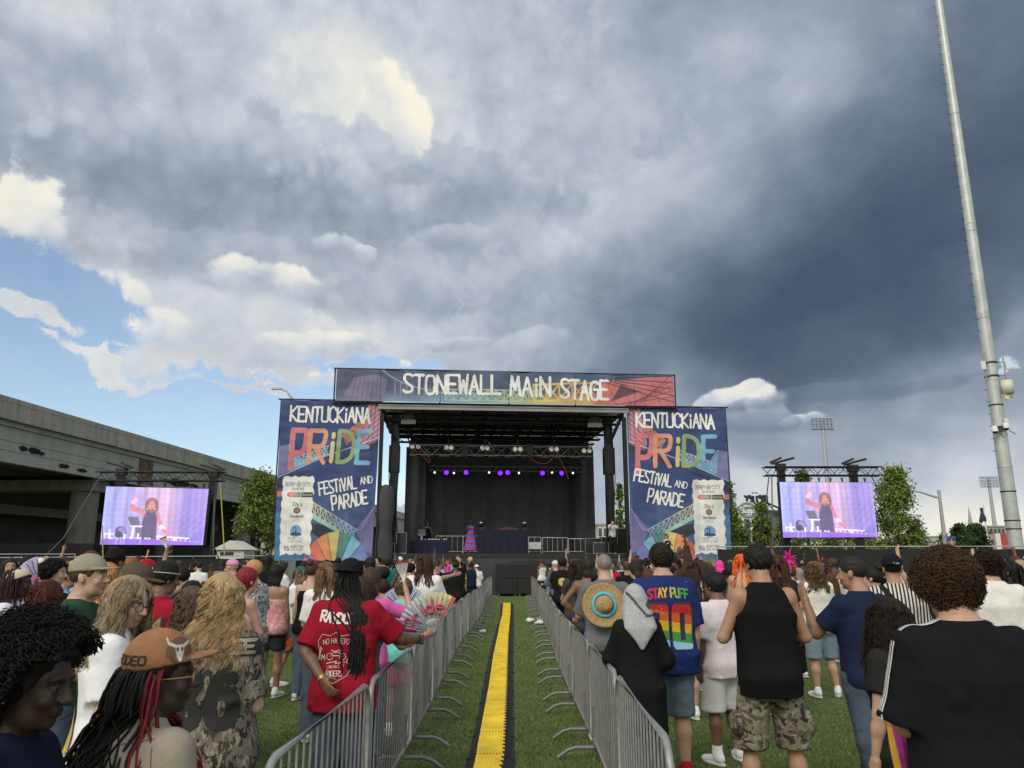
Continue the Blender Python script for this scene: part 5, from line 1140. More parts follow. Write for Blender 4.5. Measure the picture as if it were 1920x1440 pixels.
def field(prims, xs, ys, zs, post=None):
    F = np.full((len(xs), len(ys), len(zs)), .25, np.float32)
    for p in prims:
        lo, hi = p.box(); m = .07; sl = []
        for ax, l, h in zip((xs, ys, zs), lo, hi): sl.append(slice(int(np.searchsorted(ax, l - m)), int(np.searchsorted(ax, h + m))))
        sl = tuple(sl)
        if any(q.start >= q.stop for q in sl): continue
        D = p.d(xs[sl[0]][:, None, None], ys[sl[1]][None, :, None], zs[sl[2]][None, None, :]).astype(np.float32)
        if getattr(p, 'sub', False): F[sl] = -smin(-F[sl], D, p.k)
        else: F[sl] = smin(F[sl], D, p.k)
    if post is not None: F = post(F, xs[:, None, None], ys[None, :, None], zs[None, None, :])
    return F
def nets(F, xs, ys, zs, relax=1):
    I = F < 0; nx, ny, nz = F.shape
    c = np.zeros((nx - 1, ny - 1, nz - 1), np.int8)
    for i in (0, 1):
        for j in (0, 1):
            for k in (0, 1): c += I[i:nx - 1 + i, j:ny - 1 + j, k:nz - 1 + k]
    act = (c > 0) & (c < 8); A = np.argwhere(act)
    if not len(A): return np.zeros((0, 3), np.float32), np.zeros((0, 4), np.int64)
    vid = np.full(act.shape, -1, np.int64); vid[act] = np.arange(len(A))
    cor = np.array([(i, j, k) for i in (0, 1) for j in (0, 1) for k in (0, 1)]); val = F[A[:, None, 0] + cor[None, :, 0], A[:, None, 1] + cor[None, :, 1], A[:, None, 2] + cor[None, :, 2]]
    acc = np.zeros((len(A), 3)); cnt = np.zeros((len(A), 1))
    for a in range(8):
        for ax in (4, 2, 1):
            b = a | ax
            if b == a: continue
            fa, fb = val[:, a], val[:, b]; x = (fa < 0) != (fb < 0)
            t = np.where(x, fa / (fa - fb + (fa == fb) * 1e-9), 0)[:, None]
            acc += np.where(x[:, None], cor[a] + (cor[b] - cor[a]) * t, 0); cnt += x[:, None]
    f = acc / cnt; V = np.zeros((len(A), 3), np.float32)
    for d, axx in enumerate((xs, ys, zs)): V[:, d] = axx[A[:, d]] + f[:, d] * (axx[A[:, d] + 1] - axx[A[:, d]])
    Q = []
    S = I[:-1, 1:-1, 1:-1] != I[1:, 1:-1, 1:-1]; E = np.argwhere(S); E[:, 1:] += 1; s = I[E[:, 0], E[:, 1], E[:, 2]]
    q = np.stack([vid[E[:, 0], E[:, 1] - 1, E[:, 2] - 1], vid[E[:, 0], E[:, 1], E[:, 2] - 1], vid[E[:, 0], E[:, 1], E[:, 2]], vid[E[:, 0], E[:, 1] - 1, E[:, 2]]], 1); q[~s] = q[~s][:, ::-1]; Q.append(q)
    S = I[1:-1, :-1, 1:-1] != I[1:-1, 1:, 1:-1]; E = np.argwhere(S); E[:, 0] += 1; E[:, 2] += 1; s = I[E[:, 0], E[:, 1], E[:, 2]]
    q = np.stack([vid[E[:, 0] - 1, E[:, 1], E[:, 2] - 1], vid[E[:, 0] - 1, E[:, 1], E[:, 2]], vid[E[:, 0], E[:, 1], E[:, 2]], vid[E[:, 0], E[:, 1], E[:, 2] - 1]], 1); q[~s] = q[~s][:, ::-1]; Q.append(q)
    S = I[1:-1, 1:-1, :-1] != I[1:-1, 1:-1, 1:]; E = np.argwhere(S); E[:, :2] += 1; s = I[E[:, 0], E[:, 1], E[:, 2]]
    q = np.stack([vid[E[:, 0] - 1, E[:, 1] - 1, E[:, 2]], vid[E[:, 0], E[:, 1] - 1, E[:, 2]], vid[E[:, 0], E[:, 1], E[:, 2]], vid[E[:, 0] - 1, E[:, 1], E[:, 2]]], 1); q[~s] = q[~s][:, ::-1]; Q.append(q)
    Q = np.concatenate(Q); Q = Q[(Q >= 0).all(1)]
    for _ in range(relax):
        cen = V[Q].mean(1); acc = np.zeros_like(V); n = np.zeros((len(V), 1), np.float32)
        for k in range(4): np.add.at(acc, Q[:, k], cen); np.add.at(n, Q[:, k], 1)
        V = np.where(n > 0, .45 * V + .55 * acc / np.maximum(n, 1), V)
    return V, Q
def grow(prims, h, fine=(), post=None, relax=1, pad=.03, clip=None, extra=()):
    b = [p.box() for p in list(prims) + list(extra) if not getattr(p, 'sub', False)]; lo = np.min([q[0] for q in b], 0) - pad; hi = np.max([q[1] for q in b], 0) + pad
    if clip is not None: lo = np.maximum(lo, clip[0]); hi = np.minimum(hi, clip[1])
    ax = [axis(lo[i], hi[i], h, [(f[0][i], f[1][i], f[2]) for f in fine]) for i in range(3)]
    return nets(field(prims, *ax, post), *ax, relax)
def rotm(yaw=0, pitch=0, roll=0):
    """columns are the local axes; pitch > 0 leans / looks down (forward is +y), yaw > 0 turns to the person's left"""
    return np.array(Matrix.Rotation(R(yaw), 3, 'Z') @ Matrix.Rotation(-R(pitch), 3, 'X') @ Matrix.Rotation(R(roll), 3, 'Y'), np.float32)

POSES = {  # upper-arm and forearm directions (out, forward, up), hand curl
    'down': ((.16, .0, -1), (.06, .16, -1), .45), 'phone': ((.18, .22, -.95), (-.42, .80, .42), .85), 'phone_low': ((.16, .12, -1), (-.45, .85, -.1), .85), 'cross': ((.22, .28, -.93), (-.93, .38, .08), .3),
    'hip': ((.62, -.22, -.78), (-.66, .18, -.55), .5), 'up': ((.42, .22, .88), (-.08, .12, 1), .55), 'wave': ((.86, .22, .32), (.05, .28, 1), .1), 'reach': ((.35, .75, -.2), (.15, 1, .15), .2), 'rail': ((.22, .42, -.88), (-.12, 1, -.12), .7),
    'behind': ((.28, -.36, -.9), (-.72, -.36, -.42), .6), 'face': ((.38, .42, -.82), (-.34, .42, .84), .35), 'photo': ((.30, .62, -.32), (-.38, .55, .72), .8), 'side': ((.34, .05, -.94), (.22, .18, -.95), .45), 'pocket': ((.34, -.18, -.92), (-.04, .34, -.93), .9), 'head': ((.78, .25, .5), (-.86, .05, .5), .5), 'front_low': ((.18, .16, -.97), (-.6, .62, -.5), .6), 'sign': ((.3, .3, -.9), (-.5, .8, .35), .2), 'out': ((.85, .35, -.38), (.55, .8, .12), .75)}
class P:              # the measurements and joints of one person, feet at the origin, facing +y
    def __init__(s, H=1.72, w=1.0, fem=False, L='down', Rr='down', yaw=0, pitch=0, roll=0, lean=0, twist=0, legs='stand', sw=None, bust=None, belly=0, side=0):
        k = s.k = H / 1.75; s.H, s.w, s.fem = H, w, fem; s.belly = belly
        s.B = rotm(twist, lean, side); s.hip = V3(0, 0, .93 * k); B = s.B
        s.sw = (sw or (.175 if fem else .198)) * k * (.75 + .25 * w)
        T = lambda x, y, z: s.hip + B @ V3(x, y, z)
        s.T = T
        s.neck = T(0, -.01 * k, .575 * k); s.hb = T(0, .015 * k, .60 * k)
        s.HM = B @ rotm(yaw, pitch, roll); s.head = s.hb + (B @ rotm(yaw * .5, pitch * .6, roll * .6)) @ V3(0, .022 * k, .108 * k)
        s.hs = k ** .5          # head scale
        s.arms = []
        for sx, ps in ((-1, L), (1, Rr)):
            up, fo, curl = POSES[ps] if isinstance(ps, str) else ps
            sh = T(sx * (s.sw - .028 * k), -.008 * k, .487 * k); M = lambda v: B @ V3(sx * v[0], v[1], v[2])
            el = sh + unit(M(up)) * .292 * k; wr = el + unit(M(fo)) * .252 * k; s.arms.append((sx, sh, el, wr, unit(M(fo)), curl))
        s.legsj = []
        for sx in (-1, 1):
            hx = sx * .092 * k * (.85 + .15 * w); hipj = V3(hx, 0, .90 * k); kn = V3(sx * .105 * k, .015 * k, .49 * k); an = V3(sx * .115 * k, -.02 * k, .085 * k); ft = 8 * sx
            if legs == 'contra' and sx > 0: kn = V3(.135 * k, .09 * k, .485 * k); an = V3(.19 * k, .05 * k, .085 * k); ft = 24
            if legs == 'contral' and sx < 0: kn = V3(-.135 * k, .09 * k, .485 * k); an = V3(-.19 * k, .05 * k, .085 * k); ft = -24
            if legs == 'wide': kn[0] *= 1.35; an[0] *= 1.6
            if legs == 'walk': kn[1] += sx * .10 * k; an[1] += sx * .20 * k
            if legs == 'stepback' and sx > 0: kn = V3(.10 * k, .0, .49 * k); an = V3(.10 * k, -.24 * k, .12 * k)
            s.legsj.append((sx, hipj, kn, an, ft))
    def torso(s, g=0.0, loose=0.0):
        """stations of the trunk (z above hip, half width, half depth, y)"""
        k, w = s.k, s.w; f = s.fem; bl = s.belly
        st = [(-.10, .150 if f else .143, .095, -.015), (-.02, .176 if f else .158, .112, -.015), (.08, .160 if f else .150, .102 + bl * .02, .0 + bl * .02), (.18, .134 if f else .146, .092 + bl * .05, .006 + bl * .04), (.28, .136 if f else .156, .096 + bl * .03, .006 + bl * .02), (.38, .146 if f else .170, .106, .004), (.46, .144 if f else .170, .100, -.006), (.52, .108 if f else .124, .080, -.012), (.565, .075, .060, -.014), (.60, .050, .050, -.008)]
        return [(z * k, a * k * w + g + loose * (1 if z < .40 else .35), b * k * (.6 + .4 * w) + g + loose * (.9 if z < .40 else .3), y * k) for z, a, b, y in st]
    def body(s, hands=True, face=True):
        k, w = s.k, s.w; aw = .62 + .38 * w; fm = .90 if s.fem else 1.0; pr = [Loft(s.hip, s.B, s.torso(), .03)]
        if s.fem:
            for sx in (-1, 1): pr.append(Ell(s.T(sx * .068 * k, .085 * k, .375 * k), (.058 * k, .052 * k, .056 * k), None, .04))
        for sx in (-1, 1): pr.append(Ell(s.T(sx * .07 * k * w, -.065 * k, -.035 * k), (.082 * k * w, .075 * k, .085 * k), None, .05))
        for sx, sh, el, wr, fo, curl in s.arms:
            pr += [Ell(sh, (.058 * k * aw * fm, .06 * k * aw * fm, .06 * k * aw * fm), None, .05), Cap(sh, el, .050 * k * aw * fm, .039 * k * aw * fm, .03), Cap(el, el + (wr - el) * .35, .040 * k * aw * fm, .041 * k * aw * fm, .02), Cap(el + (wr - el) * .3, wr, .041 * k * aw * fm, .0265 * k * fm, .02)]
        for sx, hp, kn, an, ft in s.legsj:
            pr += [Cap(hp, kn, .083 * k * aw, .054 * k * aw, .04), Cap(kn, kn + (an - kn) * .35 + V3(0, -.012 * k, 0), .050 * k * aw, .054 * k * aw, .03), Cap(kn + (an - kn) * .33 + V3(0, -.012 * k, 0), an, .054 * k * aw, .034 * k, .03)]
            a = R(-ft); d = V3(math.sin(-a), math.cos(a), 0); pr += [Cap(an + V3(0, 0, -.02 * k), V3(an[0], an[1], an[2] * .55) + d * .12 * k, .036 * k, .026 * k, .03)]
        pr += [Cap(s.neck - s.B[:, 2] * .04 * k, s.head + s.HM @ V3(0, -.018, -.05) * s.hs, .060 * k * (.9 if s.fem else 1) * (.7 + .3 * w), .055 * k * (.88 if s.fem else 1), .035)]
        pr += s.headp(face)
        if hands:
            for a in s.arms: pr += s.hand(a)
        return pr
    def headp(s, face=True):
        h = s.hs; c, M = s.head, s.HM; q = lambda x, y, z: c + M @ (V3(x, y, z) * h); fw = .95 if s.fem else 1.0
        pr = [Ell(q(0, -.014, .032), np.array((.0765, .096, .088)) * h, M, .02), Ell(q(0, .024, -.030), np.array((.060 * fw, .066, .080)) * h, M, .035), Cap(q(-.028 * fw, .035, -.078), q(.028 * fw, .035, -.078), .030 * h, .030 * h, .03), Ell(q(0, .068, -.094), np.array((.020, .016, .017)) * h, M, .02)]
        if face:
            pr += [Ell(q(0, .080, .022), np.array((.050, .014, .012)) * h, M, .02)]
            for sx in (-1, 1): pr += [Ell(q(sx * .032, .097, .001), np.array((.021, .014, .013)) * h, M, .012, True), Ell(q(sx * .031, .078, .0), np.array((.0125, .0125, .0125)) * h, M, .002), Ell(q(sx * .040, .070, -.032), np.array((.020, .016, .018)) * h, M, .02), Ell(q(sx * .079, -.010, -.008), np.array((.010, .019, .031)) * h, M @ rotm(0, -12), .006)]
            pr += [Cap(q(0, .090, .004), q(0, .112, -.030), .009 * h, .0125 * h, .012), Ell(q(-.012, .100, -.033), np.array((.009, .010, .008)) * h, M, .008), Ell(q(.012, .100, -.033), np.array((.009, .010, .008)) * h, M, .008), Ell(q(0, .087, -.057), np.array((.024, .012, .007)) * h, M, .008), Ell(q(0, .085, -.069), np.array((.021, .012, .008)) * h, M, .006)]
        return pr
    def hand(s, arm, fat=1.0):
        sx, sh, el, wr, fo, curl = arm; k = s.k * (.93 if s.fem else 1)
        n = np.cross(fo, np.array((0, 0, 1.0)));
        if np.linalg.norm(n) < .35: n = s.B[:, 0] * 1.0; n = n - fo * (n @ fo)
        n = unit(n)                                   # across the palm (towards thumb side chosen below)
        pal = unit(np.cross(n, fo))
        if abs(fo[2]) > .75: acr = s.B[:, 1].astype(float); acr = unit(acr - fo * (acr @ fo)); pal = unit(np.cross(fo, acr)) * -sx; pal = pal if (pal @ (s.B[:, 0] * -sx)) > 0 else -pal
        else: acr = np.array((0, 0, 1.0)); acr = unit(acr - fo * (acr @ fo)); pal = s.B[:, 0] * -sx; pal = unit(pal - fo * (pal @ fo) - acr * (pal @ acr))
        pr = []; b = wr + fo * .015 * k
        for j in (-1.4, -.45, .5, 1.4): pr.append(Cap(wr + acr * j * .009 * k + fo * .005, wr + fo * .088 * k + acr * j * .0195 * k, .016 * k, .0125 * k, .02))
        for j, ln in ((1.4, .072), (.5, .082), (-.45, .077), (-1.4, .060)):
            p0 = wr + fo * .090 * k + acr * j * .0195 * k; d = fo; p = p0
            for q, (f, r) in enumerate(((.45, .0095), (.32, .0088), (.25, .0078))):
                ang = curl * (.75 + .45 * q) ; d = unit(fo * math.cos(ang * (q + 1) * .8) + pal * math.sin(ang * (q + 1) * .8)); e = p + d * ln * f * k; pr.append(Cap(p, e, r * k * fat, (r - .0008) * k * fat, .004)); p = e
        t0 = wr + fo * .028 * k + acr * .026 * k; t1 = t0 + (fo * .55 + acr * .65 + pal * .45) * .042 * k; t2 = t1 + (fo * .8 + acr * .15 + pal * (.35 + .4 * curl)) * .034 * k
        pr += [Cap(t0, t1, .0145 * k, .0115 * k, .012), Cap(t1, t2, .0108 * k * fat, .009 * k * fat, .005)]
        return pr
    def hpos(s, i, f=.10): sx, sh, el, wr, fo, curl = s.arms[i]; return wr + fo * f * s.k
    # ---- clothes
    def folds(s, amp, seed=0):
        rs = np.random.RandomState(seed + 17); ph = rs.rand(16) * 6.28; k0 = s.hip[2]; amp = amp * 2.6; sg = rs.choice((-1, 1))
        ridge = lambda v: 1 - 2 * np.abs(np.sin(v * .5)) ** .8
        def post(F, X, Y, Z):
            u = Z - k0; Xs = X * sg
            wx = X + .05 * np.sin(7 * u + ph[0]) + .03 * np.sin(13 * u + 5 * Y + ph[1]); wu = u + .05 * np.sin(6 * X + ph[2]) + .03 * np.sin(11 * X - 7 * Y + ph[3])
            q = ridge(17 * Xs + 15 * wu + ph[4]) * .55 * np.clip(.7 + .6 * np.sin(5 * wx + 4 * u + ph[5]), 0, 1.2) + ridge(-15 * Xs + 24 * wu + 6 * Y + ph[6]) * .5 * np.clip(.5 + .8 * np.sin(7 * u - 4 * X + ph[7]), 0, 1.2) + ridge(34 * wx + 7 * u + 9 * Y + ph[8]) * .3 + ridge(46 * wu + 12 * wx + 8 * Y + ph[9]) * .22 * np.clip(np.sin(4 * X + 6 * u + ph[10]) + .4, 0, 1)
            low = np.clip(1.2 - u * 1.4, .4, 1.25)
            return F - np.maximum(amp * (q - .1) * low, -.0015)
        return post
    def top(s, h, hem=-.10, sleeve=.62, loose=.022, g=.009, amp=.005, seed=0, neck=.075, scoop=0.0, hood=False, skirt=None, strap=False, backcut=None):
        """shirt, tee, tank or dress bodice: hem relative to hip (m at 1.75), sleeve 0..1 of upper arm (1..2 = forearm too)"""
        k, w = s.k, s.w; aw = .62 + .38 * w; fm = .90 if s.fem else 1.0; st = s.torso(g, loose); z0 = hem * k
        lo = [q for q in st if q[0] > z0 + .01]; a0 = np.interp(z0, [q[0] for q in st], [q[1] for q in st]); b0 = np.interp(z0, [q[0] for q in st], [q[2] for q in st])
        if z0 < st[0][0]: a0, b0 = st[1][1] + .004, st[1][2] + .004; lo = [(q[0], max(q[1], a0 - .004) if q[0] < .02 else q[1], max(q[2], b0 - .004) if q[0] < .02 else q[2], q[3]) for q in lo]
        if skirt: lo = [(q[0], q[1], q[2], q[3]) for q in lo]; a0 += skirt; b0 += skirt
        st2 = [(z0, a0, b0, -.01)] + lo; zc = .585 * k if not strap else .47 * k
        st2 = [q for q in st2 if q[0] < zc] + [(zc, np.interp(zc, [q[0] for q in st], [q[1] for q in st]), np.interp(zc, [q[0] for q in st], [q[2] for q in st]), -.012)]
        pr = [Loft(s.hip, s.B, st2, .03)]
        if s.fem:
            for sx in (-1, 1): pr.append(Ell(s.T(sx * .066 * k, .085 * k, .37 * k), (.060 * k + g, .052 * k + g, .060 * k + g), None, .06))
        for sx in (-1, 1):
            if z0 < -.02: pr.append(Ell(s.T(sx * .068 * k * w, -.065 * k, -.03 * k), (.085 * k * w + g + loose * .5, .075 * k + g + loose * .5, .085 * k), None, .06))
        fol = s.folds(amp, seed); nk = s.hb + s.B @ V3(0, .012, .012) * k; up = s.B[:, 2]; slv = []
        hp, B = s.hip, s.B
        for sx, sh, el, wr, fo, curl in s.arms:
            if sleeve <= 0: continue
            f = min(sleeve, 1.0); e = sh + (el - sh) * f; r0 = .056 * k * aw * fm + g; r1 = (.047 if f >= 1 else .050) * k * aw * fm + g + loose * .75; ud = unit(el - sh)
            ps = [Ell(sh, (r0 + .004, r0 + .004, r0 + .002), None, .05), Cap(sh, e + (ud * .08 if sleeve <= 1 else 0), r0, r1 + (.006 if sleeve <= 1 else 0), .035)]; en, ed = e, ud
            if sleeve > 1: en = el + (wr - el) * (sleeve - 1); ed = fo; ps.append(Cap(el, en + fo * .05, r1, (.030 + .6 * loose) * k + g, .03))
            slv.append((ps, en, ed))
        def post(F, X, Y, Z):
            u = (X - hp[0]) * B[0, 2] + (Y - hp[1]) * B[1, 2] + (Z - hp[2]) * B[2, 2]
            for ps, en, ed in slv:
                D = None
                for q in ps: dd = q.d(X, Y, Z).astype(np.float32); D = dd if D is None else smin(D, dd, q.k)
                t = (X - en[0]) * ed[0] + (Y - en[1]) * ed[1] + (Z - en[2]) * ed[2]; F = smin(F, np.maximum(D, t), .045)
            F = fol(F, X, Y, Z); F = np.maximum(F, z0 - u)
            x1 = (X - nk[0]) * B[0, 0] + (Y - nk[1]) * B[1, 0] + (Z - nk[2]) * B[2, 0]; y1 = (X - nk[0]) * B[0, 1] + (Y - nk[1]) * B[1, 1] + (Z - nk[2]) * B[2, 1]; z1 = (X - nk[0]) * up[0] + (Y - nk[1]) * up[1] + (Z - nk[2]) * up[2]
            r = neck * k * (.94 if s.fem else 1)
            F = np.maximum(F, -(np.sqrt((x1 / (r * (1 + scoop))) ** 2 + ((y1) / (r * (1 + .3 * scoop))) ** 2 + ((z1) / (r * (.62 + 1.3 * scoop))) ** 2) - 1) * r * .6)
            if backcut is not None: F = np.maximum(F, np.where(y1 < 0, (z1 + backcut * k), -1))
            if sleeve == 0:      # arm holes
                for sx, sh, el, wr, fo, curl in s.arms:
                    c = sh + s.B @ V3(sx * .050, 0, .0) * k; F = np.maximum(F, .088 * k - np.sqrt(((X - c[0]) * 1.0) ** 2 + ((Y - c[1]) * .72) ** 2 + ((Z - c[2]) * .70) ** 2))
                    F = np.maximum(F, np.where(np.sign(sx) * ((X - s.hip[0]) * B[0, 0] + (Y - s.hip[1]) * B[1, 0]) > (s.sw - .018 * k) * (1 if not strap else .9), np.where(u > .40 * k, .01, -1), -1))
            return F
        return grow(pr, h, post=post, relax=1, extra=[q for ps, a_, b_ in slv for q in ps])
    def bottom(s, h, to=.0, loose=.018, flare=0.0, g=.008, amp=.004, seed=5, waist=.06, skirt=False):
        """trousers (to=.06), shorts (to=.5), skirt; 'to' is the hem height at 1.75 m"""
        k, w = s.k, s.w; aw = .62 + .38 * w; st = [q for q in s.torso(g, loose * .35) if q[0] < waist * k]; full = s.torso(g, loose * .35); zc = waist * k
        st.append((zc, np.interp(zc, [q[0] for q in full], [q[1] for q in full]) + .002, np.interp(zc, [q[0] for q in full], [q[2] for q in full]) + .002, np.interp(zc, [q[0] for q in full], [q[3] for q in full])))
        to *= k
        if skirt:
            zz = (to - s.hip[2]); st = [(zz, .185 * k * w + flare, .15 * k * (.6 + .4 * w) + flare, 0), (zz * .4, .182 * k * w + flare * .5, .135 * k * w + flare * .4, -.01)] + [q for q in st if q[0] > max(zz * .3, -.08)]
            pr = [Loft(s.hip, s.B, st, .02)]
        else:
            pr = [Loft(s.hip, s.B, st, .03)]
            for sx in (-1, 1): pr.append(Ell(s.T(sx * .07 * k * w, -.065 * k, -.035 * k), (.084 * k * w + g, .077 * k + g, .088 * k + g), None, .05))
            for sx, hp, kn, an, ft in s.legsj:
                if to < kn[2]:
                    f = (kn[2] - to) / (kn[2] - an[2]); e = kn + (an - kn) * min(f, 1.03); pr += [Cap(hp, kn, .086 * k * aw + g + loose * .5, .058 * k * aw + g + loose, .04), Cap(kn, e, .058 * k * aw + g + loose, (.042 + .012 * (1 - f)) * k * aw + g + loose + flare, .03)]
                else:
                    f = (hp[2] - to) / (hp[2] - kn[2]); e = hp + (kn - hp) * f; pr += [Cap(hp, e, .086 * k * aw + g + loose * .6, (.086 - .026 * f) * k * aw + g + loose + flare, .035)]
        fol = s.folds(amp, seed)
        def post(F, X, Y, Z):
            F = fol(F, X, Y, Z); F = np.maximum(F, to - Z + 0 * F)
            if not skirt and to < .3 * k:   # bunching above the shoe
                F = F + .004 * np.sin(Z * 120 + X * 30) * np.clip((.35 * k - Z) / .2, 0, 1)
            return F
        return grow(pr, h, post=post, relax=2)
    def shoes(s, h=.01, sole=True, size=1.0):
        out = []
        for sx, hp, kn, an, ft in s.legsj:
            k = s.k * size; a = R(-ft); d = V3(math.sin(-a), math.cos(a), 0); gz = an[2] - .085 * s.k; c = V3(an[0], an[1], gz)
            M = np.stack([V3(math.cos(a), math.sin(-a) * -1 if False else -math.sin(-a), 0), d, V3(0, 0, 1)], 1); M[:, 0] = np.cross(d, V3(0, 0, 1))
            pr = [Cap(c + V3(0, 0, .062 * k) - d * .035 * k, c + d * .105 * k + V3(0, 0, .046 * k), .044 * k, .036 * k, .02), Ell(c + d * .15 * k + V3(0, 0, .034 * k), (.046 * k, .062 * k, .036 * k), M, .02), Cap(c + V3(0, 0, .09 * k) - d * .012 * k, c + V3(0, 0, .115 * k) - d * .014 * k, .046 * k, .044 * k, .02)]
            V, Q = grow(pr, h, post=lambda F, X, Y, Z: np.maximum(F, gz + .012 * k - Z + 0 * F), relax=1)
            V2, Q2 = grow([Ell(c + d * .055 * k + V3(0, 0, .014 * k), (.052 * k, .155 * k, .05 * k), M)], h, post=lambda F, X, Y, Z: np.maximum(np.maximum(F, gz + .002 - Z + 0 * F), Z - gz - .030 * k + 0 * F), relax=0)
            out.append(((V, Q), (V2, Q2)))
        return out
# ---- shared surfaces
skinm = mat('skin', objcol=True, attr='Col', rough=.46, var=.13, vscale=22, bump=.0012, bscale=200, spec=.40, rvar=.2)
_b = skinm.node_tree.nodes['Principled BSDF']; _b.inputs['Subsurface Weight'].default_value = .12; _b.inputs['Subsurface Radius'].default_value = (1, .35, .2); _b.inputs['Subsurface Scale'].default_value = .012
hairm = mat('hair', objcol=True, attr='Col', rough=.62, var=.25, vscale=60, stretch=(1, 1, .08), spec=.22)
clothm = mat('cloth', objcol=True, rough=.9, var=.10, vscale=9, bump=.016, bscale=5, spec=.10)
knitm = mat('knit', objcol=True, rough=.9, var=.2, vscale=60, bump=.004, bscale=90, spec=.2)
def denim_mat():
    m = bpy.data.materials.new('denim'); m.use_nodes = True; t = NT(m.node_tree); bs = t.n['Principled BSDF']; p = t.node('ShaderNodeTexCoord').outputs['Object']
    n = t.noise(p, 5, 5, .6).outputs[0]; f = t.noise(p, 180, 2, .5).outputs[0]; c = t.node('ShaderNodeObjectInfo').outputs['Color']
    c2 = t.mix(t.sstep(n, .35, .75), c, t.mix(.15, c, (.30, .36, .42, 1))); c3 = t.mix(t.m('MULTIPLY', f, .10), c2, (.30, .34, .38, 1)); t.l.new(c3, bs.inputs['Base Color']); bs.inputs['Roughness'].default_value = .9
    b = t.node('ShaderNodeBump'); b.inputs['Distance'].default_value = .012; t.l.new(t.noise(p, 11, 4, .6, 1.2).outputs[0], b.inputs['Height']); t.l.new(b.outputs[0], bs.inputs['Normal']); return m
denimm = denim_mat()
def camo_mat(name, cols, sc, stretch=(1, 1, 1)):
    m = bpy.data.materials.new(name); m.use_nodes = True; t = NT(m.node_tree); bs = t.n['Principled BSDF']; p = t.node('ShaderNodeTexCoord').outputs['Object']; mp = t.node('ShaderNodeMapping'); t.l.new(p, mp.inputs[0]); mp.inputs['Scale'].default_value = stretch; p = mp.outputs[0]
    c = cols[0] + (1,)
    for i, q in enumerate(cols[1:]):
        mp = t.node('ShaderNodeMapping'); t.l.new(p, mp.inputs[0]); mp.inputs['Location'].default_value = (3.7 * i, 1.3 * i, 9 * i); n = t.noise(mp.outputs[0], sc * (1 + .25 * i), 3, .5, .8).outputs[0]; c = t.mix(t.sstep(n, .53 + .02 * i, .55 + .02 * i), c, q + (1,))
    t.put(bs.inputs['Base Color'], c); bs.inputs['Roughness'].default_value = .9
    b = t.node('ShaderNodeBump'); b.inputs['Distance'].default_value = .012; t.l.new(t.noise(p, 9, 4, .6, 1).outputs[0], b.inputs['Height']); t.l.new(b.outputs[0], bs.inputs['Normal']); return m
camom = camo_mat('camouflage', [(.16, .145, .095), (.075, .072, .045), (.22, .20, .15), (.025, .022, .018)], 11, (1, 1, 1.5)); forestm = camo_mat('woodland_print', [(.11, .095, .075), (.03, .028, .024), (.21, .19, .155), (.012, .012, .012), (.16, .13, .10)], 14, (1.6, 1.6, .8))
def stripe_mat(name, cols, sc, axis_='Z', width=.5):
    m = bpy.data.materials.new(name); m.use_nodes = True; t = NT(m.node_tree); bs = t.n['Principled BSDF']; p = t.node('ShaderNodeTexCoord').outputs['Object']; s = t.node('ShaderNodeSeparateXYZ'); t.l.new(p, s.inputs[0])
    v = t.m('MULTIPLY', s.outputs[axis_], sc); v = t.m('ADD', v, t.m('MULTIPLY', t.noise(p, 4, 2).outputs[0], .5)); f = t.m('FRACT', t.m('DIVIDE', v, float(len(cols))))
    c = t.ramp(f, [(i / len(cols), q) for i, q in enumerate(cols)], 'CONSTANT'); t.l.new(c, bs.inputs['Base Color']); bs.inputs['Roughness'].default_value = .9; return m
def spots_mat(name, base, spot, sc, lo, hi):
    m = bpy.data.materials.new(name); m.use_nodes = True; t = NT(m.node_tree); bs = t.n['Principled BSDF']; p = t.node('ShaderNodeTexCoord').outputs['Object']; n = t.noise(p, sc, 3, .6, 1.0).outputs[0]; c = t.mix(t.sstep(n, lo, hi), base + (1,), spot + (1,)); t.l.new(c, bs.inputs['Base Color']); bs.inputs['Roughness'].default_value = .9; return m
SK = dict(pale=(.52, .33, .25), fair=(.46, .28, .20), tan=(.36, .205, .13), olive=(.30, .17, .105), brown=(.165, .085, .052), dark=(.075, .040, .026), deep=(.042, .024, .018), rosy=(.46, .29, .215))
HC = dict(black=(.010, .009, .009), dark=(.022, .015, .011), brown=(.055, .032, .019), auburn=(.085, .026, .016), light=(.17, .105, .055), blond=(.47, .335, .175), ash=(.33, .255, .165), grey=(.22, .21, .20), red=(.19, .020, .032), orange=(.75, .13, .02), pink=(.72, .05, .30), green=(.05, .15, .09), strawberry=(.42, .22, .09), ginger=(.25, .09, .03))
def skin_cols(p, V, lips=True, brow=(.25, .22, .20), stubble=0, eye=True):
    """tint of the skin (multiplies the skin colour): lips, brows, eyes, shaved jaw"""
    C = np.ones((len(V), 3), np.float32); q = ((V - p.head) @ p.HM) / p.hs; x, y, z = q[:, 0], q[:, 1], q[:, 2]
    f = y > .06
    m = f & (np.abs(z + .063) < .013) & (np.abs(x) < .026); C[m] = (.86, .62, .60) if lips else (.88, .75, .74)
    for sx in (-1, 1):
        d = np.hypot((x - sx * .032) / .024, (z - .022) / .006); C[f & (d < 1)] = brow
        if eye:
            d = np.hypot(x - sx * .031, z); C[f & (d < .0125) & (np.abs(z) < .0065)] = (1.5, 1.6, 1.7); C[f & (d < .0055)] = (.12, .09, .08)
    if stubble:
        m = (z < -.04) & (y > -.01) & ~(f & (np.abs(z + .063) < .013) & (np.abs(x) < .026)); C[m] = C[m] * (1 - stubble) + stubble * np.array((.30, .26, .25))
    return C
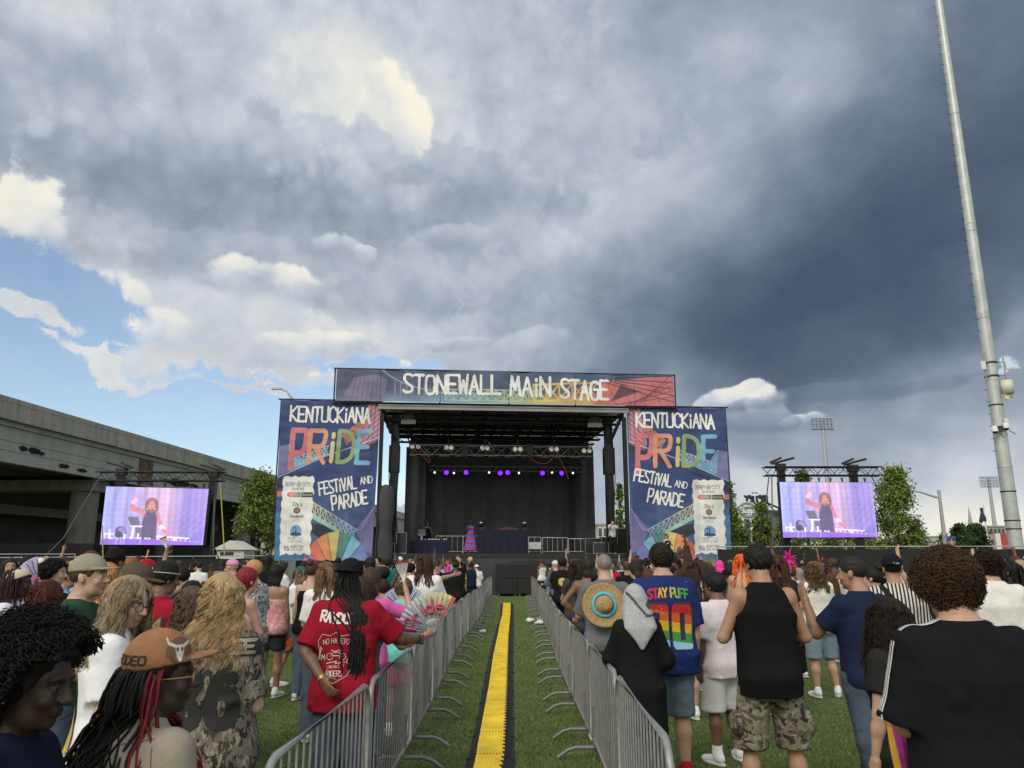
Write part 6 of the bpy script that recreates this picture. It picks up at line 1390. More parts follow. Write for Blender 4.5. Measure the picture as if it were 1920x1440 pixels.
def obj_np(name, VQ, m, parent, color=None, col=None, smooth=True):
    V, Q = VQ
    if col is None and m in (skinm, hairm): col = np.ones((len(V), 3), np.float32)
    return link(name, mesh_np(name, V, Q, smooth, col), m, parent, None, color)
# ---- hair
def tubes(P, r, sides=3):
    """P (n, m, 3) strands, r (n, m) radii -> tube mesh arrays"""
    n, m, _ = P.shape; T = np.gradient(P, axis=1); T /= np.linalg.norm(T, axis=2, keepdims=True) + 1e-9
    up = np.where(np.abs(T[..., 2:3]) < .9, np.array((0, 0, 1.0)), np.array((1.0, 0, 0))); A = np.cross(T, up); A /= np.linalg.norm(A, axis=2, keepdims=True) + 1e-9; B = np.cross(T, A)
    a = np.arange(sides) * 2 * math.pi / sides
    V = P[:, :, None, :] + r[:, :, None, None] * (A[:, :, None, :] * np.cos(a)[None, None, :, None] + B[:, :, None, :] * np.sin(a)[None, None, :, None])
    idx = np.arange(n * m * sides).reshape(n, m, sides); nx = np.roll(idx, -1, 2)
    Q = np.stack([idx[:, :-1], nx[:, :-1], nx[:, 1:], idx[:, 1:]], -1).reshape(-1, 4)
    return V.reshape(-1, 3).astype(np.float32), Q
def scalp(p, n, rs, zlo=-.03, front=.075, grow_=1.03, ztop=9):
    """root points (head space, unscaled) on the hairy part of the skull"""
    out = []
    while len(out) < n:
        v = rs.randn(3); v /= np.linalg.norm(v); q = np.array((0, -.014, .032)) + v * np.array((.0765, .096, .088)) * grow_
        zm = zlo if q[1] < -.02 else max(zlo, -.035 + min(1, (q[1] + .02) / .055) * .098)
        if q[2] < zm or (q[1] > front and q[2] < .088) or q[2] > ztop: continue
        out.append(q)
    return np.array(out)
def hair_long(p, rs, n=420, length=.35, wave=.012, wl=.09, r=.0042, zlo=-.05, front=.05, stiff=.55, part=0, seg=16, jitter=.25, spread=.0, fringe=0.0, keep_off=.012, tip=.35, gather=None, ztop=9, clumps=0):
    h = p.hs; roots = scalp(p, n, rs, zlo, front, 1.03, ztop); c, M = p.head, p.HM; P0 = (roots * h) @ M.T + c
    nr = (roots - np.array((0, -.014, .032))) / np.array((.0765, .096, .088)) ** 2; nr /= np.linalg.norm(nr, axis=1, keepdims=True); N0 = nr @ M.T
    side = np.where(roots[:, 0:1] - part >= 0, 1.0, -1.0); away = (np.concatenate([side * (.9 + 0 * side), -.35 + 0 * side, 0 * side], 1)) @ M.T
    L = length * (1 - jitter * rs.rand(n)) * (1 + .35 * np.clip((roots[:, 2] - .03) / .1, 0, 1)) * h; st = L / (seg - 1); D = N0 * .75 + away * .55; D /= np.linalg.norm(D, axis=1, keepdims=True)
    pts = [P0]; P_ = P0.copy(); g = np.array((0, 0, -1.0)); tor = p.torso(.02, .01); zt = np.array([q[0] for q in tor]); at_ = np.array([q[1] for q in tor]); bt = np.array([q[2] for q in tor])
    hc = c + M @ (np.array((0, -.012, .015)) * h); hr = np.array((.083, .105, .112)) * h
    outw = rs.randn(n, 3) * .10; outw[:, 2] *= .2
    for i in range(seg - 1):
        D = D * stiff + g * (1 - stiff) + outw * spread; D /= np.linalg.norm(D, axis=1, keepdims=True); P_ = P_ + D * st[:, None]
        q = (P_ - hc) @ M / hr; l = np.linalg.norm(q, axis=1); bad = l < 1.0
        if bad.any(): P_[bad] = (q[bad] / l[bad][:, None] * hr * 1.01) @ M.T + hc
        q = (P_ - c) @ M / h; bad = (q[:, 1] > .030) & (np.abs(q[:, 0]) < .074) & (q[:, 2] < .055 - fringe) & (q[:, 2] > -.2)
        if bad.any(): q[bad, 0] = np.where(q[bad, 0] >= 0, .076, -.076); q[bad, 1] = np.minimum(q[bad, 1], .05); P_[bad] = (q[bad] * h) @ M.T + c
        if gather is not None:
            t = (P_ - p.hip) @ p.B; lowm = q[:, 2] < -.10; gx = gather[0] if len(gather) < 4 else np.where(roots[:, 1] > gather[3], -gather[0], gather[0])[lowm]; t[lowm, 0] += (gx * p.k + outw[lowm, 0] * gather[2] - t[lowm, 0]) * gather[1]; P_ = t @ p.B.T + p.hip
        t = (P_ - p.hip) @ p.B; zi = t[:, 2]; a = np.interp(zi, zt, at_) + keep_off; b = np.interp(zi, zt, bt) + keep_off; e = np.sqrt((t[:, 0] / a) ** 2 + (t[:, 1] / b) ** 2); bad = (zi < zt[-1]) & (e < 1)
        if bad.any(): t[bad, 0] /= e[bad]; t[bad, 1] /= e[bad]; P_[bad] = t[bad] @ p.B.T + p.hip
        pts.append(P_.copy())
    P = np.stack(pts, 1); s = np.linspace(0, 1, seg)[None, :]; ph = rs.rand(n, 1) * 6.28; d = s * L[:, None]; w = wave * np.clip(s * 2.2, 0, 1) * h * (.6 + .8 * rs.rand(n, 1)); lw = wl * (.75 + .5 * rs.rand(n, 1))
    if clumps:
        ci = rs.choice(n, clumps, replace=False); ki = ((roots[:, None] - roots[ci][None]) ** 2).sum(2).argmin(1); ph = ph * .12 + (rs.rand(clumps) * 6.28)[ki][:, None]; lw = wl * (.8 + .4 * rs.rand(clumps))[ki][:, None]; w = w * (.5 + .9 * rs.rand(clumps))[ki][:, None]
        P = P + (P[ci][ki] - P) * (.62 * s ** .8)[..., None]; p.clump_tint = (.72 + .56 * rs.rand(clumps))[ki]
    else: p.clump_tint = None
    P = P + np.stack([w * np.sin(d / lw * 6.28 + ph), w * np.cos(d / lw * 6.28 + ph) * .7, 0 * w], -1)
    rad = r * (.75 + .5 * rs.rand(n, 1)) * (1 - (1 - tip) * s ** 2)
    return P, rad
def hair_curls(p, rs, n=420, out=.07, coil=.010, turns=4, r=.0035, seg=22, zlo=-.05, front=.07, droop=.3, jit=.35):
    h = p.hs; roots = scalp(p, n, rs, zlo, front, 1.0); nr = (roots - np.array((0, -.014, .032))) / np.array((.0765, .096, .088)) ** 2; nr /= np.linalg.norm(nr, axis=1, keepdims=True)
    N = nr @ p.HM.T; P0 = (roots * h) @ p.HM.T + p.head; s = np.linspace(0, 1, seg)[None, :, None]; L = (out * (1 - jit * rs.rand(n)))[:, None, None]
    A = np.cross(N, rs.randn(n, 3)); A /= np.linalg.norm(A, axis=1, keepdims=True); B = np.cross(N, A); a = s * turns * 6.28 * (.8 + .4 * rs.rand(n, 1, 1)) + rs.rand(n, 1, 1) * 6.28; cr = coil * (.7 + .6 * rs.rand(n, 1, 1)) * np.clip(s * 4, 0, 1)
    P = P0[:, None] + N[:, None] * L * s + (A[:, None] * np.cos(a) + B[:, None] * np.sin(a)) * cr; P[..., 2] -= (droop * L * s ** 2)[..., 0]
    return P, r * (.8 + .4 * rs.rand(n, 1)) * np.ones((1, seg))
def strand_obj(p, parent, PR, color, rs, name='hair', sides=3, var=.55, tipc=None, streak=None):
    P, r = PR; V, Q = tubes(P, r, sides); n, m = P.shape[:2]; t = (1 - var / 2 + var * rs.rand(n, 1, 1)) * np.ones((n, m * sides, 3))
    if getattr(p, 'clump_tint', None) is not None and len(p.clump_tint) == n: t = t * p.clump_tint[:, None, None]
    if tipc is not None: s = np.repeat(np.clip(np.linspace(-.4, 1.2, m), 0, 1), sides)[None, :, None]; t = t * (1 - s) + t * np.array(tipc) * s
    if streak is not None:
        y0 = ((P[:, 0] - p.head) @ p.HM)[:, 1] / p.hs; pick = (y0 > streak[0]) & (rs.rand(n) < .85); t[pick] = t[pick] * np.array(streak[1])
    C = t.reshape(-1, 3)
    return V, Q, C
def hair_shell(p, h=.012, thick=.014, zlo=-.06, front=.052, length=0, width=.095, grooves=.003, amp=0, bulge=(1, 1, 1), rise=0, flip=0, gf=120):
    """smooth cap of hair, optionally hanging down the back"""
    s = p.hs; c, M = p.head, p.HM; q = lambda x, y, z: c + M @ (V3(x, y, z) * s)
    pr = [Ell(q(0, -.014, .034 + rise), (np.array((.0765, .096, .088)) + thick) * np.array(bulge) * s, M, .02)]
    if length:
        zc = -length; pr += [Loft(c, M, [(-length * s, width * .8 * s, .028 * s, (-.085 - flip) * s), (-length * .5 * s, width * s, .048 * s, -.080 * s), (-.03 * s, (width - .004) * s, .085 * s, -.03 * s), (.05 * s, .078 * s, .09 * s, -.015 * s)], .03)]
    def post(F, X, Y, Z):
        x = (X - c[0]) * M[0, 0] + (Y - c[1]) * M[1, 0] + (Z - c[2]) * M[2, 0]; y = (X - c[0]) * M[0, 1] + (Y - c[1]) * M[1, 1] + (Z - c[2]) * M[2, 1]; z = (X - c[0]) * M[0, 2] + (Y - c[1]) * M[1, 2] + (Z - c[2]) * M[2, 2]
        x, y, z = x / s, y / s, z / s
        cut = np.maximum((zlo + np.clip(y + .02, 0, .2) * .75) - z, np.where(z < .078, (y - front + np.clip(.03 - z, -.05, .2) * .55), -1)) if not length else np.where(y > -.005, np.maximum((-.075 - z) if length < .2 else -.14 - z, np.where(z < .075, y - front + np.clip(.03 - z, -.05, .3) * .45, -1)), -1)
        F = np.maximum(F, cut * .8)
        th = np.arctan2(x, -y - .0); F = F + grooves * (np.sin(th * gf / 8 + 2 * np.sin(z * 30)) * .6 + np.sin(th * gf / 3.1 + 3 * np.sin(z * 22 + 1)) * .4)
        if amp: F = F + amp * (np.sin(x * 95 + 2 * np.sin(z * 60)) * np.sin(y * 88 + 1.3) + .7 * np.sin(z * 105 + x * 50) * np.sin(x * 60 - y * 70))
        return F
    return grow(pr, h, post=post, relax=1)
def cap_mesh(p, h=.010, brim=True, back=False, tall=1.0, tilt=-4, yaw=0):
    s = p.hs; M = p.HM @ rotm(yaw + (180 if back else 0), tilt); c = p.head + p.HM @ (V3(0, -.012, .045) * s)
    pr = [Ell(c, np.array((.090, .107, .092 * tall)) * s, M, .01)]
    def post(F, X, Y, Z):
        x = (X - c[0]) * M[0, 0] + (Y - c[1]) * M[1, 0] + (Z - c[2]) * M[2, 0]; y = (X - c[0]) * M[0, 1] + (Y - c[1]) * M[1, 1] + (Z - c[2]) * M[2, 1]; z = (X - c[0]) * M[0, 2] + (Y - c[1]) * M[1, 2] + (Z - c[2]) * M[2, 2]
        F = np.maximum(F, -z - .012 * s)
        if brim:
            e = np.sqrt((x / (.078 * s)) ** 2 + ((y - .055 * s) / (.135 * s)) ** 2) - 1; zz = z + .004 * s + .35 * x * x / s + .04 * (y - .09 * s); b = np.maximum(np.maximum(e * .07, np.abs(zz) - .006 * s), .03 * s - y); F = smin(F, b, .006)
        return F
    pr.append(Ell(c + M @ (V3(0, .15, 0) * s), (.02, .02, .02), None, .001)); pr[-1].r = V3(.001, .001, .001)
    b = pr[-1]; b.box = lambda: (b.c - .06, b.c + .06); b.d = lambda X, Y, Z: np.full(np.broadcast_shapes(X.shape, Y.shape, Z.shape), .2)
    pr2 = [pr[0]]; lo = np.minimum(c - .12 * s, c + M @ (V3(-.09, .2, -.04) * s)); lo = np.minimum(lo, c + M @ (V3(.09, .2, -.04) * s)); hi = np.maximum(c + .13 * s, c + M @ (V3(-.09, .2, .04) * s)); hi = np.maximum(hi, c + M @ (V3(.09, .2, .04) * s))
    ax = [axis(lo[i], hi[i], h, ()) for i in range(3)]
    return nets(field(pr2, *ax, post), *ax, 1)
def brim_hat(p, parent, mt, color, r=.17, crown=.10, name='hat', tilt=0, yaw=0):
    s = p.hs; M = p.HM @ rotm(yaw, tilt); c = p.head + p.HM @ (V3(0, -.012, .055) * s); m = MB(); m.lathe([(.001, crown + .012), (.055, crown + .010), (.078, crown - .015), (.092, .0), (.10, -.004), (r * .8, -.004), (r, .012), (r, .018), (r * .8, .003), (.095, .006)], n=24)
    m.v = [tuple(c + M @ (V3(v[0], v[1] * 1.12, v[2]) * s)) for v in m.v]; return m.build(name, mt, parent, None, color)
def glasses(p, parent, color=(.02, .02, .02), lens=None, up=0.0, big=1.0):
    s = p.hs; q = lambda x, y, z: p.head + p.HM @ (V3(x, y - up * .9, z + up * .75) * s); m = MB(); fr = mat('spectacle_frame', objcol=True, rough=.3, var=0)
    for sx in (-1, 1):
        pts = [q(sx * .033 + .023 * big * math.cos(a), .103, -.003 + .019 * big * math.sin(a)) for a in np.linspace(0, 6.283, 15)]; m.tube([Vector(v) for v in pts], .0022 * s, 5, caps=False)
        m.tube([Vector(q(sx * .056, .101, .002)), Vector(q(sx * .080, .05, .002)), Vector(q(sx * .081, -.015, -.002))], .002 * s, 4)
    m.tube([Vector(q(-.010, .106, .0)), Vector(q(.010, .106, .0))], .002 * s, 4); g = m.build('glasses', fr, parent, None, color)
    if lens is not None:
        m = MB()
        for sx in (-1, 1): m.face([q(sx * .033 + .022 * big * math.cos(a), .1035, -.003 + .018 * big * math.sin(a)) for a in np.linspace(0, 6.283, 15)[:-1]]); 
        m.build('lens', mat('dark_lens', (.012, .012, .014), .08, var=0), g)
    return g
def decal(shirt, r, parent, name, origin, ux, uz, dirv, amask=.35, off=.004, k=1.0):
    """a print laid on a garment: sheet point -> ray along dirv onto the garment"""
    me = shirt.data; bv = BVHTree.FromPolygons([tuple(v.co) for v in me.vertices], [tuple(q.vertices) for q in me.polygons]); origin, ux, uz, dirv = (np.array(q, float) for q in (origin, ux, uz, dirv)); dv = Vector(dirv).normalized()
    def fn(u, v):
        out = np.full((len(u), 3), np.nan)
        for i, (a, b) in enumerate(zip(u, v)):
            o = origin + ux * (a - r.w / 2) * k + uz * (b - r.h / 2) * k; h = bv.ray_cast(Vector(o) - dv * .6, dv, 1.2)
            if h[0] is not None: out[i] = np.array(h[0]) - np.array(dv) * off
        return out
    me2 = r.grid(fn, name, amask)
    # prints face the viewer of the garment
    o = link(name, me2, mat('shirt_print', attr='Col', rough=.8, var=.06, vscale=9), parent); return o
def held_fan(parent_loc, M, rad, a0, a1, art, sticks, label, mt_stick=None):
    """folding fan: M 3x3 (columns: right, normal, up) at the pivot"""
    o = empty('folding_fan', Vector(parent_loc), 0, label, 'fan', 'hand fans held in the crowd'); n = 40; rr = 14; V = []; C = []
    for i in range(n + 1):
        a = a0 + (a1 - a0) * i / n
        for j in range(rr + 1):
            q = rad * (.34 + .66 * j / rr); z = .006 * (1 if i % 2 else -1); V.append(M @ V3(math.cos(a) * q, z, math.sin(a) * q)); C.append(art(i / n, j / rr))
    idx = np.arange((n + 1) * (rr + 1)).reshape(n + 1, rr + 1); Q = np.stack([idx[:-1, :-1], idx[1:, :-1], idx[1:, 1:], idx[:-1, 1:]], -1).reshape(-1, 4)
    link('leaf', mesh_np('leaf', np.array(V), Q, False, np.array(C)), mat('fan_print', attr='Col', rough=.6, var=.03), o)
    m = MB()
    for i in range(sticks):
        a = a0 + (a1 - a0) * i / (sticks - 1); m.tube([Vector(M @ V3(0, -.004, 0)), Vector(M @ V3(math.cos(a) * rad * .9, -.010, math.sin(a) * rad * .9))], .0035, 4)
    m.build('sticks', mt_stick or black, o); return o
# ------------------------------------------------------------------ one person from a description
WHITE, OFF, BLK, RED, NAVY, GREY = (.74, .74, .74), (.62, .60, .56), (.011, .011, .012), (.26, .010, .022), (.012, .020, .048), (.10, .10, .105)
TAN, OLIVE, TEAL, AQUA, PINK, DEN, DEND, DENL = (.31, .275, .215), (.045, .05, .03), (.010, .14, .125), (.17, .52, .50), (.62, .12, .38), (.075, .12, .18), (.018, .034, .065), (.17, .24, .31)
def person(px, topy, d, rz, label, skin='fair', x=None, H=None, hat=0.0, top=None, bottom=None, shoes=WHITE, hair=None, cap=None, rs=None, q=1.0, group=None, z0=0.0, stub=0, bare=None, **pose):
    A = at(px, topy, d); X = A.x if x is None else x
    if H is None: H = min(1.98, max(1.2, A.z - z0 - hat))
    p = P(H=H, **pose); rs = rs or np.random.RandomState(int(px * 7 + d * 31) % 9973)
    root = empty('person', (X, d, z0), R(rz), label, 'person', group)
    hb = min(.024, max(.011, d * .0019)) * q; hf = min(.014, max(.0048, d * .0011)) * q; hh = min(.011, max(.0062, d * .0012))
    c = p.head; e = .125 * p.hs; fine = [(c - V3(e, e + .02, e + .01), c + V3(e, e + .02, e), hf)]
    if d < 16:
        for i in (0, 1):
            m = p.hpos(i, .09); fine.append((m - .105, m + .105, hh))
    V, Q = grow(p.body(), hb, fine, relax=1)
    obj_np('body', (V, Q), skinm, root, SK[skin] if isinstance(skin, str) else skin, skin_cols(p, V, True, stubble=stub))
    out = dict(root=root, p=p)
    hc = min(.020, max(.0105, d * .0019)) * q
    def garment(name, VQ, spec):
        m = spec.get('mat', clothm); return obj_np(name, VQ, m, root, spec.get('color', WHITE))
    if top: a = {k: v for k, v in top.items() if k not in ('color', 'mat', 'name')}; out['top'] = garment(top.get('name', 'shirt'), p.top(hc, seed=int(px) % 50, **a), top)
    if bottom: a = {k: v for k, v in bottom.items() if k not in ('color', 'mat', 'name')}; out['bottom'] = garment(bottom.get('name', 'trousers'), p.bottom(hc, seed=int(px) % 37, **a), bottom)
    if shoes is not None:
        for up, so in p.shoes(max(.010, hc * .9)): s = obj_np('shoe', up, clothm, root, shoes); obj_np('sole', so, mat('sole', (.55, .55, .53), .7), s)
    if hair: out['hair'] = do_hair(p, root, hair, rs, d)
    if cap:
        col, kw = cap; kw = dict(kw); out['cap'] = obj_np('cap', cap_mesh(p, max(.006, hf * .9), **kw), clothm, root, col)
    return out
def do_hair(p, root, hair, rs, d):
    kind, col = hair[0], HC[hair[1]] if isinstance(hair[1], str) else hair[1]; kw = dict(hair[2]) if len(hair) > 2 else {}
    hs = max(.0065, min(.014, d * .0013)); base = None; extra = None
    lod = max(.28, min(1, 5.0 / d)); fat = max(1, d / 5.5) ** .75
    if kind == 'short': base = hair_shell(p, hs, **{**dict(thick=.013, zlo=-.045, amp=.003), **kw})
    elif kind == 'buzz': base = hair_shell(p, hs, **{**dict(thick=.004, zlo=-.050, grooves=0, front=.060), **kw})
    elif kind == 'fade': base = hair_shell(p, hs, **{**dict(thick=.010, zlo=-.02, amp=.003), **kw})
    elif kind == 'bun':
        base = hair_shell(p, hs, thick=.010, zlo=-.06); b = p.head + p.HM @ (V3(*kw.get('at', (0, -.085, .12))) * p.hs); V2, Q2 = grow([Ell(b, np.array((.05, .05, .045)) * p.hs, None)], hs, post=lambda F, X, Y, Z: F + .004 * np.sin(X * 120) * np.sin(Z * 110 + Y * 60)); base = (np.concatenate([base[0], V2]), np.concatenate([base[1], Q2 + len(base[0])]))
    elif kind == 'drape': base = hair_shell(p, hs, **{**dict(thick=.016, length=.30, grooves=.004), **kw})
    elif kind == 'long':
        n = int(kw.pop('n', 700) * lod); base = hair_shell(p, hs, thick=.006, zlo=-.06, front=.052, grooves=0); r = kw.pop('r', .0036) * fat; kw.setdefault('clumps', 90 if d < 7 else 45); extra = strand_obj(p, root, hair_long(p, rs, n=n, r=r, **kw), col, rs, var=.6)
    elif kind == 'locs':
        kw = {**dict(n=110, r=.0085, wave=.004, wl=.12, length=.5, jitter=.2, tip=.75), **kw}; tipc = kw.pop('tipc', None); streak = kw.pop('streak', None); kw['n'] = int(kw['n'] * max(.5, lod)); base = hair_shell(p, hs, thick=.008, zlo=-.05); extra = strand_obj(p, root, hair_long(p, rs, **kw), col, rs, sides=5, var=.7, tipc=tipc, streak=streak)
    elif kind == 'curls':
        n = int(kw.pop('n', 520) * lod); base = hair_shell(p, hs, thick=kw.get('out', .07) * .28, zlo=-.055, grooves=0, amp=.006); extra = strand_obj(p, root, hair_curls(p, rs, n=n, r=kw.pop('r', .0036) * fat, **kw), col, rs, var=.55, tipc=kw.get('tipc'))
    elif kind == 'blob': base = hair_shell(p, hs, **{**dict(thick=.055, zlo=-.07, grooves=0, amp=.010), **kw})
    if base is None: return None
    V, Q = base; C = np.ones((len(V), 3)) * (.75 if extra is not None else 1.0)
    if extra is not None: V2, Q2, C2 = extra; Q = np.concatenate([Q, Q2 + len(V)]); V = np.concatenate([V, V2]); C = np.concatenate([C, C2])
    return obj_np('hair', (V, Q), hairm, root, col, C)
def ribbon(target, pts, w, m, parent, name, off=.004, color=None):
    me = target.data; bv = BVHTree.FromPolygons([tuple(v.co) for v in me.vertices], [tuple(q.vertices) for q in me.polygons]); L = []; N = []
    for q in pts:
        h = bv.find_nearest(Vector(q)); L.append(np.array(h[0])); N.append(np.array(h[1]))
    L = np.array(L); N = np.array(N)
    for _ in range(2): L[1:-1] = (L[:-2] + L[1:-1] * 2 + L[2:]) / 4; N[1:-1] = (N[:-2] + N[1:-1] * 2 + N[2:]) / 4
    T = np.gradient(L, axis=0); S_ = np.cross(T, N); S_ /= np.linalg.norm(S_, axis=1, keepdims=True) + 1e-9; N /= np.linalg.norm(N, axis=1, keepdims=True) + 1e-9
    V = np.concatenate([L + N * off + S_ * w / 2, L + N * off - S_ * w / 2]); n = len(L); i = np.arange(n - 1); Q = np.stack([i, i + 1, n + i + 1, n + i], 1)
    return obj_np(name, (V, Q), m, parent, color)
def lerp_pts(*pts, n=9):
    out = []
    for a, b in zip(pts[:-1], pts[1:]):
        for i in range(n): out.append(np.array(a) + (np.array(b) - np.array(a)) * i / n)
    return out + [np.array(pts[-1])]
def prints(o, r, zc, name='print', x=0, face=-1, k=1.0):
    """lay sheet r on the back (face -1) or chest (+1) of a shirt, centred zc above the hip"""
    p = o['p']; B = p.B; c = p.T(x, 0, zc * p.k); ux = B[:, 0] * (1 if face < 0 else -1); return decal(o['top'], r, o['root'], name, c, ux, B[:, 2], B[:, 1] * (1 if face < 0 else -1), k=k)

# ================================================================== the people nearest the camera
def foreground():
    # -- dark afro in profile at the picture edge
    o = person(47, 1160, 2.1, -88, 'person with a dark round afro and stud earring in a navy top, seen in profile', 'deep', H=1.575, yaw=-4, pitch=9, top=dict(color=(.008, .012, .026), sleeve=.7), bottom=dict(color=DEND, mat=denimm, to=.06), hair=('curls', 'black', dict(n=4200, out=.090, coil=.008, turns=6, r=.0013, droop=.02, zlo=-.075, front=.06, seg=26)), fem=True, L='phone', Rr='down')
    p = o['p']; q = p.head + p.HM @ (V3(.090, -.012, -.038) * p.hs); tag(MB().ball(q, .006, 8).build('earring', mat('silver', (.8, .8, .8), .15, .9), o['root']))
    r = Raster(.3, .3, 160, (.01, .014, .03), 0)
    for k in range(9): r.line([(.04 + .03 * k, .02 + .02 * k), (.02 + .034 * k, .12 + .015 * k), (.05 + .03 * k, .2)], .006, (.10, .17, .26))
    decal(o['top'], r, o['root'], 'blue_pattern', p.T(.1, .0, .22), -p.B[:, 1], p.B[:, 2], -p.B[:, 0])
    # -- rodeo cap with red and black locs
    o = person(254, 1186, 2.4, -30, 'person in a tan shirt and brown rodeo cap with black and red locs', 'deep', H=1.54, w=1.10, yaw=-42, pitch=-4, roll=6, lean=6, top=dict(color=TAN, loose=.03, amp=.008, sleeve=.8), bottom=dict(color=DEND, mat=denimm, to=.06), hair=('locs', 'black', dict(n=210, length=.44, r=.0050, ztop=.035, streak=(-.025, (16, 1.6, 2.6)), zlo=-.06, stiff=.62, wave=.006, spread=.25, gather=(-.15, .16, .6, -.025))), L='phone_low', Rr='phone_low')
    p = o['p']; cp = obj_np('cap', cap_mesh(p, .006, tall=1.12, tilt=-10), mat('cap_suede', objcol=True, rough=.85, var=.18, vscale=18, bump=.004, bscale=60), o['root'], (.26, .125, .052)); M = p.HM; s = p.hs
    r = Raster(.11, .04, 700, BLK, 0); r.text('RODEO', .005, .007, .024, .1, .24, (.02, .014, .01)); decal(cp, r, cp, 'cap_lettering', p.head + M @ (V3(.055, -.085, .060) * s), unit(M[:, 0] * .80 + M[:, 1] * .60), M[:, 2], unit(M[:, 1] * .80 - M[:, 0] * .60), off=.003)
    r = Raster(.09, .09, 500, BLK, 0); dk = (.06, .035, .025); wh = (.5, .46, .42)
    r.disc(.045, .045, .040, .036, (.12, .065, .035)); r.poly([(.03, .06), (.06, .06), (.055, .03), (.045, .012), (.035, .03)], wh); r.line([(.03, .058), (.012, .066), (.008, .08)], .008, wh); r.line([(.06, .058), (.078, .066), (.082, .08)], .008, wh); r.disc(.038, .048, .004, .006, dk); r.disc(.052, .048, .004, .006, dk); r.line([(.02, .03), (.03, .015)], .004, dk); r.line([(.06, .02), (.07, .035)], .004, dk)
    decal(cp, r, cp, 'cap_emblem', p.head + M @ (V3(.04, .05, .085) * s), unit(M[:, 1] * .9 - M[:, 0] * .3), M[:, 2], unit(-M[:, 0] * .92 - M[:, 1] * .25), off=.003)
    glasses(p, o['root'], (.30, .18, .06))
    for a, b in (((-.16, -.10, .50), (.0, -.12, .42)), ((.0, -.12, .42), (.16, -.10, .50))): ribbon(o['top'], lerp_pts(p.T(*a), p.T(*b)), .003, clothm, o['root'], 'seam', .002, (.14, .11, .08))
    ribbon(o['top'], lerp_pts(p.T(.17, -.10, .46), p.T(.20, -.06, .30), p.T(.19, -.02, .12)), .003, clothm, o['root'], 'seam', .002, (.14, .11, .08))
    # -- long fair hair, glasses, white tee, yellow strap
    o = person(226, 1090, 3.9, -66, 'woman with shaggy fair hair and black glasses in a white tee with yellow bag strap', 'pale', H=1.69, fem=True, yaw=-42, pitch=14, w=1.12, top=dict(color=(.72, .72, .76), loose=.03, sleeve=.8, amp=.007), bottom=dict(color=DEN, mat=denimm, to=.5, name='shorts'), hair=('long', 'ash', dict(n=3400, length=.32, wave=.013, wl=.11, zlo=-.06, front=.050, spread=.22, r=.0014, fringe=.03, seg=20)), L='phone_low', Rr='down')
    p = o['p']; glasses(p, o['root'], (.02, .012, .010), big=1.1)
    ribbon(o['top'], lerp_pts(p.T(-.10, .08, .50), p.T(-.11, -.02, .56), p.T(-.08, -.12, .42), p.T(.12, -.12, .02)), .05, knitm, o['root'], 'bag_strap', .008, (.50, .32, .10))
    # -- wavy blond hair, woodland 86 jersey
    o = person(416, 1082, 3.9, 3, 'woman with long wavy blond hair in a woodland print jersey numbered 86', 'pale', fem=True, H=1.70, w=1.18, top=dict(mat=forestm, loose=.035, hem=-.06, sleeve=.85, amp=.008, name='jersey'), bottom=dict(color=BLK, to=.72, loose=.02, name='shorts'), hair=('long', 'blond', dict(n=4200, length=.285, wave=.018, wl=.11, zlo=-.06, front=.07, spread=.22, r=.0013, seg=24, stiff=.5)), L='phone_low', Rr='phone_low', pitch=3)
    r = Raster(.46, .50, 320, BLK, 0.0); ol = (.55, .52, .44)
    r.rect(.0, .41, .46, .495, (.014, .014, .014))
    r.text('RIDE FREE', .03, .425, .055, .40, .20, ol); r.text('RIDE FREE', .03, .425, .055, .40, .09, (.02, .02, .02))
    for ch, x0 in (('8', .105), ('6', .265)): r.text(ch, x0, .12, .22, .10, .28, (.012, .012, .012))
    prints(o, r, .28, 'jersey_print')
    o2 = obj_np('undershirt', o['p'].top(.012, hem=-.16, sleeve=0, loose=.004, g=.001, amp=.0, seed=3, strap=True), clothm, o['root'], (.24, .20, .155))
    # -- tan cap and green tee
    o = person(160, 1047, 4.8, -82, 'man in a dark green tee and tan baseball cap looking at the stage', 'rosy', H=1.79, hat=.02, top=dict(color=(.022, .062, .040), loose=.025, sleeve=.7), bottom=dict(color=DEND, mat=denimm, to=.06), hair=('fade', 'brown', dict(thick=.006, zlo=-.05)), cap=((.30, .265, .20), dict(tilt=-2)), yaw=-4, pitch=-2, L='phone_low', Rr='phone_low')
    o = person(247, 1060, 5.3, -80, 'man in a grey tee and dark olive cap behind the woman with glasses', 'pale', H=1.74, hat=.02, top=dict(color=(.24, .26, .27), sleeve=.7), bottom=dict(color=OLIVE, to=.06), hair=('short', 'light', dict(thick=.012)), cap=((.085, .072, .052), dict(tilt=4)), yaw=-6, pitch=8)
    # -- red slogan tee, black cap, long locs, arm behind the back
    o = person(650, 1050, 5.7, 4, 'large person in a red riders club tee with black cap and waist long locs', 'brown', x=-1.17, H=1.755, w=1.14, twist=-6, top=dict(color=RED, loose=.042, hem=-.17, sleeve=.88, amp=.007), bottom=dict(color=DEND, mat=denimm, to=.05, loose=.03, name='jeans'), shoes=BLK, hair=('locs', 'black', dict(n=95, length=.76, r=.0066, zlo=-.04, ztop=.02, front=-.02, part=.0, wave=.006, stiff=.3, spread=.03, gather=(.115, .34, .30))), L=((.26, -.30, -.92), (-.62, -.48, -.62), .35), Rr=((.62, .38, -.68), (.34, .93, -.10), .4), pitch=4, yaw=-12)
    p = o['p']; obj_np('cap', cap_mesh(p, .007, back=True, tall=1.12, tilt=-4), clothm, o['root'], (.012, .012, .014))
    r = Raster(.42, .56, 520, (.6, .58, .55), 0.0); w_ = (.60, .57, .54)
    r.text('RAYDON', .09, .475, .062, .24, .26, (.66, .64, .60), rot=-.10, jit=.06)
